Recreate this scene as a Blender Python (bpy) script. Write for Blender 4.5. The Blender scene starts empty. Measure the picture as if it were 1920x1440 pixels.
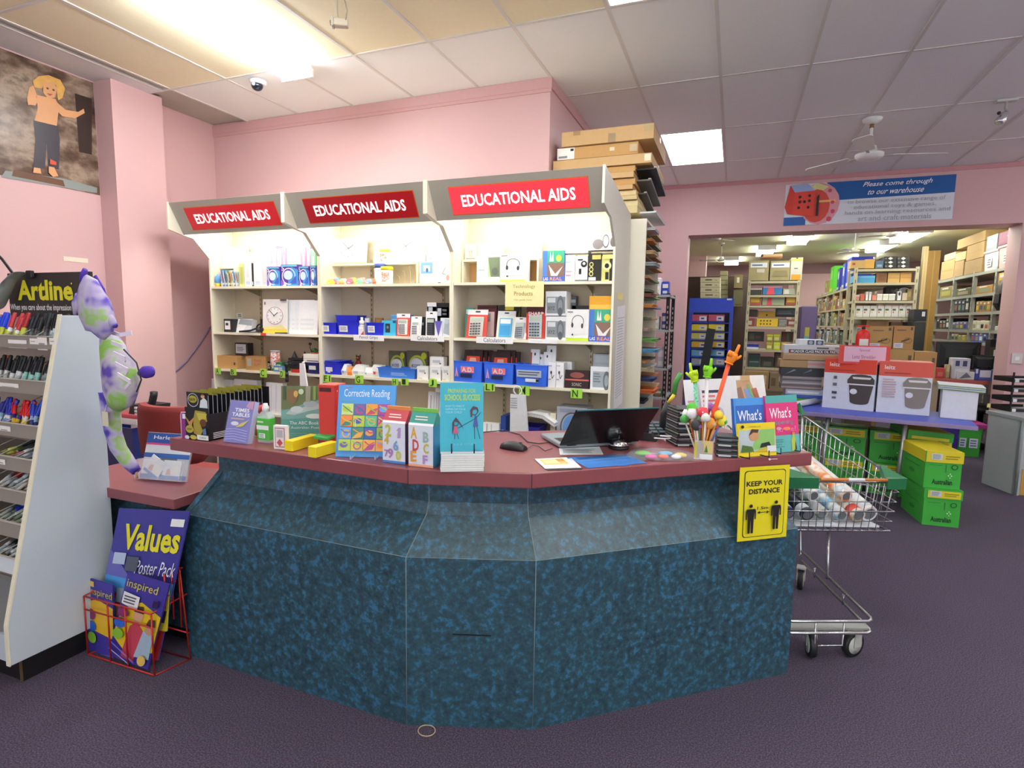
import bpy, math, random
from mathutils import Vector, Matrix
random.seed(7)
R_ = random.Random(11)
SC = bpy.context.scene
COL = SC.collection
PI = math.pi

# ------------------------------------------------------------------ camera, world, exposure
CAM = Vector((0, 0, 1.5))
F_PX, YAW, PITCH, ROLL = 1061.5, .37083, .11175, .015814
def _rot():
    cy, sy = math.cos(YAW), math.sin(YAW); cp, sp = math.cos(PITCH), math.sin(PITCH); cr, sr = math.cos(ROLL), math.sin(ROLL)
    A = Matrix(((cy, sy, 0), (-sy, cy, 0), (0, 0, 1)))
    B = Matrix(((1, 0, 0), (0, 0, -1), (0, 1, 0)))
    P = Matrix(((1, 0, 0), (0, cp, -sp), (0, sp, cp)))
    Q = Matrix(((cr, -sr, 0), (sr, cr, 0), (0, 0, 1)))
    return Q @ P @ B @ A
RM = _rot()
cam_data = bpy.data.cameras.new('camera'); cam = bpy.data.objects.new('camera', cam_data); COL.objects.link(cam)
mw = Matrix((RM[0], -RM[1], -RM[2])).transposed().to_4x4(); mw.translation = CAM
cam.matrix_world = mw
cam_data.sensor_width = 36; cam_data.lens = F_PX * 36 / 1920; cam_data.clip_end = 100; cam_data.clip_start = .05
SC.camera = cam
SC.view_settings.view_transform = 'Standard'; SC.view_settings.look = 'None'
SC.view_settings.exposure = 0.0; SC.view_settings.gamma = 1.0; SC.view_settings.use_curve_mapping = False
world = bpy.data.worlds.new('daylight'); SC.world = world; world.use_nodes = True
world.node_tree.nodes['Background'].inputs[0].default_value = (.86, .93, 1, 1)
world.node_tree.nodes['Background'].inputs[1].default_value = 3.0
L_PANEL = 14.0
L_TUBE = 46.0
L_FILL = 88.0      # added battens out of view, put in to brighten ceiling and right side
L_SHELF = 27.0
L_STORE = 20.0

def ray(px, py):   # direction through a measured picture point, used to find real points on known planes
    return RM.transposed() @ Vector(((px - 960) / F_PX, (py - 720) / F_PX, 1))
def at_y(px, py, Y): d = ray(px, py); return CAM + d * (Y / d.y)
def at_z(px, py, Z): d = ray(px, py); return CAM + d * ((Z - CAM.z) / d.z)
def at_x(px, py, X): d = ray(px, py); return CAM + d * (X / d.x)

# ------------------------------------------------------------------ materials
def lin(h):
    v = [int(h[i:i + 2], 16) / 255 for i in (0, 2, 4)]
    return tuple(c / 12.92 if c <= .04045 else ((c + .055) / 1.055) ** 2.4 for c in v)
_M = {}
def m(h, rough=.5, metal=0, var=.06, scale=30, bump=0, spec=.5, name=None, emit=0):
    k = (h, rough, metal, var, scale, bump, emit)
    if k in _M: return _M[k]
    M = bpy.data.materials.new(name or 'surface_' + h); M.use_nodes = True
    nt = M.node_tree; b = nt.nodes['Principled BSDF']; c = lin(h)
    b.inputs['Roughness'].default_value = rough; b.inputs['Metallic'].default_value = metal
    b.inputs['Specular IOR Level'].default_value = spec
    if emit:
        b.inputs['Emission Color'].default_value = (*c, 1); b.inputs['Emission Strength'].default_value = emit
        b.inputs['Base Color'].default_value = (*c, 1)
    elif var:
        tc = nt.nodes.new('ShaderNodeTexCoord'); n = nt.nodes.new('ShaderNodeTexNoise'); mx = nt.nodes.new('ShaderNodeMix')
        mx.data_type = 'RGBA'; n.inputs['Scale'].default_value = scale; n.inputs['Detail'].default_value = 3
        mx.inputs[6].default_value = (*[x * (1 - var) for x in c], 1); mx.inputs[7].default_value = (*[min(1, x * (1 + var)) for x in c], 1)
        nt.links.new(tc.outputs['Object'], n.inputs['Vector']); nt.links.new(n.outputs[0], mx.inputs[0]); nt.links.new(mx.outputs[2], b.inputs['Base Color'])
        if bump:
            bp = nt.nodes.new('ShaderNodeBump'); bp.inputs['Strength'].default_value = bump; bp.inputs['Distance'].default_value = .002
            nt.links.new(n.outputs[0], bp.inputs['Height']); nt.links.new(bp.outputs[0], b.inputs['Normal'])
    else:
        b.inputs['Base Color'].default_value = (*c, 1)
    _M[k] = M; return M
def glass(h='ffffff', alpha=.25, rough=.05):      # thin clear plastic
    k = ('glass', h, alpha, rough)
    if k in _M: return _M[k]
    M = bpy.data.materials.new('clear_plastic'); M.use_nodes = True; nt = M.node_tree
    b = nt.nodes['Principled BSDF']; b.inputs['Base Color'].default_value = (*lin(h), 1)
    b.inputs['Roughness'].default_value = rough; b.inputs['Alpha'].default_value = alpha
    _M[k] = M; return M
def mixmat(name, cols, scale, rough=.6, detail=4, stretch=(1, 1, 1), bump=0, voronoi=False, pos=None, dist=.003, spec=.5, nrough=.6):
    M = bpy.data.materials.new(name); M.use_nodes = True; nt = M.node_tree; b = nt.nodes['Principled BSDF']
    b.inputs['Roughness'].default_value = rough; b.inputs['Specular IOR Level'].default_value = spec
    tc = nt.nodes.new('ShaderNodeTexCoord'); mp = nt.nodes.new('ShaderNodeMapping'); mp.inputs['Scale'].default_value = stretch
    if voronoi:
        n = nt.nodes.new('ShaderNodeTexVoronoi'); n.inputs['Scale'].default_value = scale; out = n.outputs['Distance']
    else:
        n = nt.nodes.new('ShaderNodeTexNoise'); n.inputs['Scale'].default_value = scale; n.inputs['Detail'].default_value = detail; n.inputs['Roughness'].default_value = nrough; out = n.outputs[0]
    cr = nt.nodes.new('ShaderNodeValToRGB'); el = cr.color_ramp.elements
    pos = pos or [.3 + .4 * i / (len(cols) - 1) for i in range(len(cols))]
    while len(el) < len(cols): el.new(.5)
    for e, p, c in zip(el, pos, cols): e.position = p; e.color = (*lin(c), 1)
    nt.links.new(tc.outputs['Object'], mp.inputs[0]); nt.links.new(mp.outputs[0], n.inputs['Vector'])
    nt.links.new(out, cr.inputs[0]); nt.links.new(cr.outputs[0], b.inputs['Base Color'])
    if bump:
        bp = nt.nodes.new('ShaderNodeBump'); bp.inputs['Strength'].default_value = bump; bp.inputs['Distance'].default_value = dist
        nt.links.new(out, bp.inputs['Height']); nt.links.new(bp.outputs[0], b.inputs['Normal'])
    return M

# ------------------------------------------------------------------ mesh builder
_TX = {}
def text_geo(s, bold=0.0):
    k = (s, bold)
    if k in _TX: return _TX[k]
    cu = bpy.data.curves.new('t', 'FONT'); cu.body = s; cu.size = 1; cu.resolution_u = 2; cu.offset = bold
    o = bpy.data.objects.new('t', cu)
    me = o.to_mesh()
    vs = [tuple(v.co) for v in me.vertices]; fs = [tuple(p.vertices) for p in me.polygons]
    o.to_mesh_clear(); bpy.data.objects.remove(o); bpy.data.curves.remove(cu)
    if vs:
        x0 = min(v[0] for v in vs); x1 = max(v[0] for v in vs); y0 = min(v[1] for v in vs); y1 = max(v[1] for v in vs)
        vs = [((v[0] - x0) / max(1e-6, x1 - x0), (v[1] - y0) / max(1e-6, y1 - y0)) for v in vs]
        _TX[k] = (vs, fs, (x1 - x0) / max(1e-6, y1 - y0))
    else: _TX[k] = ([], [], 1)
    return _TX[k]

class MB:
    def __init__(s, M=None): s.v = []; s.f = []; s.mi = []; s.ms = []; s.sm = []; s.M = M or Matrix.Identity(4)
    def mat(s, a):
        if isinstance(a, str): a = m(a)
        if a not in s.ms: s.ms.append(a)
        return s.ms.index(a)
    def add(s, vs, fs, a, smooth=False):
        b = len(s.v); s.v += [s.M @ Vector(v) for v in vs]; i = s.mat(a)
        for f in fs: s.f.append(tuple(b + j for j in f)); s.mi.append(i); s.sm.append(smooth)
        return s
    def box(s, x0, x1, y0, y1, z0, z1, a, c=0):
        if x0 > x1: x0, x1 = x1, x0
        if y0 > y1: y0, y1 = y1, y0
        if z0 > z1: z0, z1 = z1, z0
        if c:      # chamfered vertical + top edges
            c = min(c, (x1 - x0) / 3, (y1 - y0) / 3, (z1 - z0) / 3)
            def ring(d, z):
                X0, X1, Y0, Y1 = x0 + d, x1 - d, y0 + d, y1 - d; e = c * .7
                return [(X0 + e, Y0, z), (X1 - e, Y0, z), (X1, Y0 + e, z), (X1, Y1 - e, z), (X1 - e, Y1, z), (X0 + e, Y1, z), (X0, Y1 - e, z), (X0, Y0 + e, z)]
            return s.loft([ring(c * .7, z0), ring(0, z0 + c), ring(0, z1 - c), ring(c * .7, z1)], a)
        return s.add([(x0, y0, z0), (x1, y0, z0), (x1, y1, z0), (x0, y1, z0), (x0, y0, z1), (x1, y0, z1), (x1, y1, z1), (x0, y1, z1)],
                     [(0, 3, 2, 1), (4, 5, 6, 7), (0, 1, 5, 4), (1, 2, 6, 5), (2, 3, 7, 6), (3, 0, 4, 7)], a)
    def loft(s, rings, a, caps=True, smooth=False, closed=True):
        n = len(rings[0]); vs = [p for r in rings for p in r]; fs = []
        for i in range(len(rings) - 1):
            for j in range(n if closed else n - 1):
                k = (j + 1) % n; fs.append((i * n + j, i * n + k, (i + 1) * n + k, (i + 1) * n + j))
        s.add(vs, fs, a, smooth)
        if caps:
            b = len(s.v) - len(vs); i = s.mat(a)
            s.f.append(tuple(b + j for j in reversed(range(n)))); s.f.append(tuple(b + (len(rings) - 1) * n + j for j in range(n))); s.mi += [i, i]; s.sm += [False, False]
        return s
    def prism(s, poly, d, a):      # poly: list of 3d points, d: extrusion vector
        d = Vector(d); p = [Vector(q) for q in poly]
        n = Vector((0, 0, 0))
        for i in range(len(p)): n += p[i].cross(p[(i + 1) % len(p)])
        if n.dot(d) < 0: p.reverse()
        return s.loft([p, [q + d for q in p]], a)
    def tube(s, pts, r, a, n=8, closed=False, taper=None):
        P = [Vector(p) for p in pts]; rings = []; N = len(P); prev = None
        for i, p in enumerate(P):
            if closed: t = (P[(i + 1) % N] - P[i - 1])
            else: t = P[min(i + 1, N - 1)] - P[max(i - 1, 0)]
            t.normalize()
            if prev is None:
                u = t.orthogonal().normalized()
            else:
                u = (prev - t * prev.dot(t)); u = u.normalized() if u.length > 1e-6 else t.orthogonal().normalized()
            prev = u; w = t.cross(u); rr = r if taper is None else taper[i]
            rings.append([p + (u * math.cos(2 * PI * j / n) + w * math.sin(2 * PI * j / n)) * rr for j in range(n)])
        if closed: rings.append(rings[0])
        return s.loft(rings, a, caps=not closed, smooth=True)
    def lathe(s, c, prof, a, n=20, smooth=True, axis='z'):
        c = Vector(c); rings = []
        for r, z in prof:
            ring = []
            for j in range(n):
                x, y = r * math.cos(2 * PI * j / n), r * math.sin(2 * PI * j / n)
                ring.append(c + Vector((x, y, z) if axis == 'z' else ((x, -z, y) if axis == 'y' else (z, x, y))))
            rings.append(ring)
        return s.loft(rings, a, smooth=smooth)
    def ball(s, c, r, a, n=12, k=8):
        if not hasattr(r, '__len__'): r = (r, r, r)
        rings = []
        for i in range(k + 1):
            t = -PI / 2 + PI * i / k; t = max(-1.5, min(1.5, t))
            rings.append([(c[0] + r[0] * math.cos(t) * math.cos(2 * PI * j / n), c[1] + r[1] * math.cos(t) * math.sin(2 * PI * j / n), c[2] + r[2] * math.sin(t)) for j in range(n)])
        return s.loft(rings, a, smooth=True)
    def quad(s, a, b, c, d, mt): return s.add([a, b, c, d], [(0, 1, 2, 3)], mt)
    def art(s, O, U, V, items, eps=.0006):
        """flat print on a face: O lower-left corner, U and V the full width and height."""
        O, U, V = Vector(O), Vector(U), Vector(V); N = U.cross(V).normalized(); L = 1
        for it in items:
            k = it[0]
            def P(u, v): return O + U * u + V * v + N * eps * L
            if k == 'r':
                _, u0, v0, u1, v1, a = it; s.add([P(u0, v0), P(u1, v0), P(u1, v1), P(u0, v1)], [(0, 1, 2, 3)], a)
            elif k == 'e':
                _, u, v, ru, rv, a = it; n = 16
                s.add([P(u + ru * math.cos(2 * PI * j / n), v + rv * math.sin(2 * PI * j / n)) for j in range(n)], [tuple(range(n))], a)
            elif k == 'p':
                _, pts, a = it
                ar = sum(pts[i][0] * pts[(i + 1) % len(pts)][1] - pts[(i + 1) % len(pts)][0] * pts[i][1] for i in range(len(pts)))
                if ar < 0: pts = pts[::-1]
                s.add([P(u, v) for u, v in pts], [tuple(range(len(pts)))], a)
            elif k == 't':      # text fitted to a box
                _, u0, v0, u1, v1, tx, a = it[:7]; bold = it[7] if len(it) > 7 else .01; sh = it[8] if len(it) > 8 else 0
                vs, fs, _r = text_geo(tx, bold)
                s.add([P(u0 + (u1 - u0) * x + sh * y * (v1 - v0), v0 + (v1 - v0) * y) for x, y in vs], fs, a)
            elif k == 'l':      # polyline stroke: pts, width in metres
                _, pts, w, a = it
                for (ua, va), (ub, vb) in zip(pts, pts[1:]):
                    A, B = P(ua, va), P(ub, vb); d = (B - A)
                    if d.length < 1e-7: continue
                    q = N.cross(d).normalized() * w / 2; s.add([A - q, B - q, B + q, A + q], [(0, 1, 2, 3)], a)
            elif k == 'ring':
                _, u, v, ru, rv, w, a = it; n = 24
                o_ = [P(u + ru * math.cos(2 * PI * j / n), v + rv * math.sin(2 * PI * j / n)) for j in range(n)]
                i_ = [P(u + ru * w * math.cos(2 * PI * j / n), v + rv * w * math.sin(2 * PI * j / n)) for j in range(n)]
                s.add(o_ + i_, [(j, (j + 1) % n, n + (j + 1) % n, n + j) for j in range(n)], a)
            elif k == 'txtlines':      # unreadably small lines of copy
                _, u0, v0, u1, v1, cnt, a = it
                for q in range(cnt):
                    h = (v1 - v0) / cnt; e = u1 - (u1 - u0) * R_.uniform(0, .25)
                    s.add([P(u0, v0 + h * (q + .25)), P(e, v0 + h * (q + .25)), P(e, v0 + h * (q + .7)), P(u0, v0 + h * (q + .7))], [(0, 1, 2, 3)], a)
            if k != 'nolift': L += 1
        return s
    def mesh(s, name):
        me = bpy.data.meshes.new(name); me.from_pydata([tuple(v) for v in s.v], [], s.f)
        for a in s.ms: me.materials.append(a)
        me.polygons.foreach_set('material_index', s.mi); me.polygons.foreach_set('use_smooth', s.sm); me.update()
        return me
    def build(s, name, parent=None, loc=None, rz=0, bevel=0):
        o = bpy.data.objects.new(name, s.mesh(name)); COL.objects.link(o)
        if parent: o.parent = parent
        if loc is not None: o.location = loc
        if rz: o.rotation_euler[2] = rz
        if bevel:
            b = o.modifiers.new('edge', 'BEVEL'); b.width = bevel; b.segments = 2; b.limit_method = 'ANGLE'
        return o
def tag(o, label=None, cat=None, group=None, kind=None):
    if label: o['label'] = label
    if cat: o['category'] = cat
    if group: o['group'] = group
    if kind: o['kind'] = kind
    return o
def T(name, label, cat, loc=(0, 0, 0), rz=0, group=None, rot=None):
    o = bpy.data.objects.new(name, None); COL.objects.link(o); o.empty_display_size = .05
    o.location = loc; o.rotation_euler = rot or (0, 0, rz)
    return tag(o, label, cat, group)
def struct(o): o['kind'] = 'structure'; return o
def clone(o, loc=None, rz=None, label=None, parent=None):
    c = o.copy(); COL.objects.link(c)
    if parent: c.parent = parent
    if loc is not None: c.location = loc
    if rz is not None: c.rotation_euler[2] = rz
    if label: c['label'] = label
    for ch in list(o.children): clone(ch, parent=c)
    return c
# ------------------------------------------------------------------ room shell
ZC = 3.332; ZW = 3.0; YB = 4.31; YF = 8.1; YF2 = 8.45; XL = -4.85; XCOL = -4.65
PINK = m('d3adad', .55, var=.03, scale=3, bump=.02, name='pink_wall_paint')
PINKT = m('cfa3a2', .45, var=.02, name='pink_gloss_trim')
CARPET = mixmat('dark_purple_carpet', ['292231', '433a4d', '63586e'], 190, .95, 5, bump=.6, pos=[.34, .5, .66])
b = MB(); b.box(-5.2, 6.2, -3.2, 16.2, -.06, 0, CARPET); struct(b.build('floor'))
WHITE = m('f0f3f2', .8, var=.02, scale=90, bump=.04); CREAM = m('f1e8c6', .75, var=.04, scale=40, bump=.04)
GRIDM = m('dcdad4', .6, var=.0)
# ceiling: slab, grid of T bars and one object for each lay-in tile
b = MB(); b.box(XL - .2, 6.2, -3.2, YF + .2, ZC + .02, ZC + .12, m('b9b5ad', .9)); b.box(XL, -4.5, -3.2, 3.508, ZC, ZC + .02, m('e6e6e8', .7))
ceil = struct(b.build('ceiling'))
gx = [-.198 + .6 * k for k in range(-7, 11)]; gy = [2.308 + 1.2 * k for k in range(-4, 5)]
lights = {(-.798, 5.908), (-.798, 2.308)}
gb = MB(); half = .011
for x in gx: gb.box(x - half, x + half, -2.6, YF, ZC, ZC + .018, GRIDM)
for y in gy[1:]: gb.box(-4.85 if y > 3.4 else -4.5, 6.0, y - half, y + half, ZC + .0006, ZC + .0186, GRIDM)
gb.box(-4.5 - half, -4.5 + half, -2.6, 3.508, ZC - .001, ZC + .0174, GRIDM)
gb.build('ceiling_grid', ceil)
tb = MB(); tb.box(0, .578, 0, 1.178, 0, .012, WHITE); tile_w = tb.mesh('ceiling_tile')
tb = MB(); tb.box(0, .578, 0, 1.178, 0, .012, CREAM); tile_c = tb.mesh('ceiling_tile')
ltiles = []
for i, x in enumerate(gx[:-1]):
    for y in gy:
        if any(abs(x - a) < .05 and abs(y - c) < .05 for a, c in lights): ltiles.append((x, y)); continue
        if y > 7.0:
            t2 = MB(); t2.box(0, .578, 0, YF - 7.108 - .02, 0, .012, WHITE); o = t2.build('ceiling_tile', ceil)
        else:
            o = bpy.data.objects.new('ceiling_tile', tile_c if y < 3.4 else tile_w); COL.objects.link(o); o.parent = ceil
        o.location = (x + .011, y + .011, ZC + .005 + R_.uniform(-.001, .001))
PANEL = m('f6faff', .4, var=0, emit=L_PANEL, name='light_diffuser')
for (x, y) in ltiles:
    lab = {(-.798, 5.908): 'bright recessed ceiling light panel beside the stacked cartons', (-.798, 2.308): 'recessed light panel cut off by the top edge of the picture'}.get((round(x, 3), round(y, 3)))
    o = T('ceiling_light', lab or 'recessed light panel outside the photographed view', 'light', (x + .3, y + .6, ZC), group=None if lab else 'ceiling panels behind the camera')
    b = MB(); b.box(-.278, .278, -.578, .578, .004, .012, PANEL); b.build('diffuser', o)
    b = MB()
    for s_ in (-1, 1): b.box(s_ * .278, s_ * .289, -.589, .589, .001, .014, m('f4f4f4', .4)); b.box(-.278, .278, s_ * .578, s_ * .589, .001, .014, m('f4f4f4', .4))
    b.build('frame', o)
# surface mounted fluorescent luminaires over the counter
TUBE = m('fbfdff', .4, var=0, emit=L_TUBE, name='fluorescent_diffuser')
def luminaire(x, y, lab, TUBE=TUBE):
    o = T('fluorescent_light', lab, 'light', (x, y, ZC))
    b = MB(); b.prism([(-.13, -.58, -.03), (.13, -.58, -.03), (.10, -.58, -.09), (-.10, -.58, -.09)], (0, 1.16, 0), TUBE); b.build('diffuser', o)
    b = MB(); b.box(-.12, .12, -.6, .6, -.03, 0, m('f2f2f2', .4)); b.box(-.14, .14, -.6, -.58, -.095, -.03, m('f2f2f2', .4)); b.box(-.14, .14, .58, .6, -.095, -.03, m('f2f2f2', .4)); b.build('housing', o)
luminaire(-3.1, 2.92, 'long glaring fluorescent ceiling light above the left of the counter')
luminaire(-1.75, 1.7, 'second long fluorescent ceiling light nearer the camera', m('fbfdff', .4, var=0, emit=L_TUBE * .45))
def add_fill(x, y, lab):      # made-up batten outside the view, added to throw light up and down
    o = T('fill_batten', lab, 'light', (x, y, ZC))
    b = MB(); b.box(-.05, .05, -.6, .6, -.36, -.32, m('f0f0f0', .4)); b.build('housing', o)
    b = MB(); b.tube([(-.07, -.58, -.34), (-.07, .58, -.34)], .018, FILL, 8); b.tube([(.07, -.58, -.34), (.07, .58, -.34)], .018, FILL, 8); b.build('tube', o)['kind'] = 'stuff'
    for y_ in (-.5, .5): b = MB(); b.tube([(0, y_, 0), (0, y_, -.32)], .004, 'c8c8c8', 6); b.build('rod', o)
FILL = m('f4f8ff', .4, var=0, emit=L_FILL, name='fill_tube')
for x, y, lab in ((1.4, 1.3, 'suspended batten light behind the camera on the counter side'), (3.6, 2.0, 'suspended batten light over the side aisle'), (4.1, 4.3, 'suspended batten light along the side wall, further in'), (5.0, 6.5, 'suspended batten light along the side wall, deepest in the shop'), (-.2, -.9, 'suspended batten light in the middle near the shop front'), (3.4, -1.4, 'suspended batten light near the shop front by the side wall')): add_fill(x, y, lab)
# walls
b = MB(); b.box(XL - .15, XL, -3.2, 8.45, 0, ZC + .02, PINK); struct(b.build('wall_left'))
b = MB(); b.box(XL, XCOL, 3.19, 3.62, 0, ZC + .004, PINK); struct(b.build('wall_pillar'))
b = MB(); b.box(XL, -1.40, YB, YB + .15, 0, ZC + .02, PINK); b.box(-1.55, -1.40, YB + .15, YF, 0, ZC + .02, PINK); struct(b.build('wall_back'))
b = MB(); b.box(XL, -1.385, YB - .014, YB, ZC - .075, ZC + .003, PINKT); b.box(-1.4, -1.386, YB, YF, ZC - .075, ZC + .003, PINKT)
b.box(XL, -1.39, YB - .01, YB, ZC - .1, ZC - .075, PINKT); struct(b.build('trim_1'))
OX0, OX1, OZ = -.642, 2.935, 2.672
b = MB(); b.box(-1.55, OX0, YF, YF2, 0, ZC + .02, PINK); b.box(OX1, 6.2, YF, YF2, 0, ZC + .02, PINK); b.box(OX0, OX1, YF, YF2, OZ, ZC + .02, PINK)
struct(b.build('wall_far'))
b = MB(); b.box(-1.4, 6.0, YF - .012, YF, ZC - .045, ZC + .003, m('c78f92', .5)); struct(b.build('trim_2'))
b = MB(); b.box(XL, XL + .014, -3, 3.19, 0, .1, m('3a3440', .6)); struct(b.build('baseboard_left'))
b = MB(); b.box(OX1 + .0, 6.0, YF - .014, YF, 0, .1, m('3a3440', .6)); b.box(-1.4, OX0, YF - .014, YF, 0, .1, m('3a3440', .6)); struct(b.build('baseboard_far'))
b = MB(); b.box(6.0, 6.15, -3.2, 16.2, 0, ZC + .02, PINK); struct(b.build('wall_right'))
# street front behind the camera: wall with two shop windows
b = MB(); b.box(-5, 6.15, -3.15, -3.0, 0, .5, PINK); b.box(-5, 6.15, -3.15, -3.0, 2.6, ZC + .02, PINK)
for x0, x1 in ((-5, -4.2), (.2, .8), (5.4, 6.15)): b.box(x0, x1, -3.15, -3.0, .5, 2.6, PINK)
struct(b.build('wall_front'))
for i, (x0, x1) in enumerate(((-4.2, .2), (.8, 5.4))):
    w = T('window_%d' % (i + 1), 'aluminium framed shop window behind the camera', 'window'); w['kind'] = 'structure'
    b = MB(); FR = m('9a9c9e', .4, .6)
    for x in (x0, (x0 + x1) / 2 - .03, x1 - .06): b.box(x, x + .06, -3.12, -3.04, .5, 2.6, FR)
    b.box(x0, x1, -3.12, -3.04, .5, .56, FR); b.box(x0, x1, -3.12, -3.04, 2.54, 2.6, FR); b.build('window_frame', w)
# warehouse shell
GREEN_C = m('efebc9', .8, var=.03)
b = MB(); b.box(-2.2, 6.2, YF2, 16.2, ZW, ZW + .1, GREEN_C); struct(b.build('ceiling_warehouse'))
b = MB(); b.box(-2.2, -2.05, YF2, 16.2, 0, ZW, PINK); b.box(-2.2, 6.2, 15.8, 15.95, 0, ZW, m('9c7a7c', .6, var=.03)); b.box(1.2, 2.6, 15.76, 15.8, 0, ZW - .25, PINK)
b.box(-1.02, -.66, 13.5, 13.8, 0, ZW, PINK); struct(b.build('wall_warehouse'))
WP = m('fbfff4', .4, var=0, emit=L_STORE, name='warehouse_diffuser')
for n_, (x, y) in enumerate([(.95, 10.9), (.50, 12.6), (-.15, 14.4), (2.55, 11.0), (2.45, 12.4), (2.5, 14.45), (.9, 9.2), (2.6, 9.2)]):
    names = ['flat ceiling light close behind the opening above the carton shelf', 'ceiling light over the two big labelled cartons', 'small distant ceiling light above the white box pile', 'ceiling light nearest the warehouse opening over the right racks', 'long ceiling light over the right hand aisle', 'furthest ceiling light above the black cartons', 'ceiling light hidden behind the lintel', 'ceiling light hidden behind the lintel']
    o = T('warehouse_light', names[n_].replace('right hand', 'warehouse') if n_ < 6 else ['ceiling light hidden behind the lintel on the rack side', 'ceiling light hidden behind the lintel on the counter side'][n_ - 6], 'light', (x, y, ZW), group='lights behind the lintel' if n_ > 5 else None)
    b = MB(); b.box(-.14, .14, -.56, .56, -.08, -.006, WP); b.build('diffuser', o)
    b = MB(); b.box(-.16, .16, -.6, .6, -.006, 0, m('eeeeee')); b.box(-.16, .16, -.6, -.56, -.084, -.006, m('eeeeee')); b.box(-.16, .16, .56, .6, -.084, -.006, m('eeeeee')); b.build('housing', o)
# ------------------------------------------------------------------ the three lit "EDUCATIONAL AIDS" shelf units
YS = 3.76; YBK = 4.01; XU = [-4.35, -3.15, -1.95, -.75]
CREAMP = m('e9e2cc', .45, var=.02, name='cream_laminate'); GREYP = m('aeaa9c', .45, var=.02, name='grey_laminate'); EDGE = m('f0ead2', .4, var=0)
BACKP = m('cfc2a8', .6, var=.03, name='shelf_back_board')
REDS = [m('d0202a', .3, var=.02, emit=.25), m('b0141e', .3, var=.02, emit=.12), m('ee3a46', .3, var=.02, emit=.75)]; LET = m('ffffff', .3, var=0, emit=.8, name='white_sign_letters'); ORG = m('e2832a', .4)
SHELF_Z = {0: [1.757, 1.357, 1.03, .66, .3], 1: [1.766, 1.366, 1.035, .66, .3], 2: [1.770, 1.366, 1.04, .66, .3]}
STUBE = m('fffdf4', .3, var=0, emit=L_SHELF, name='shelf_tube')
names = ['back-lit shelf unit by the pillar with unlit darker red sign and clock poster', 'middle shelf unit with blue tubs and two white clock cards', 'shelf unit nearest the opening with technology products notice']
units = []
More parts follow.
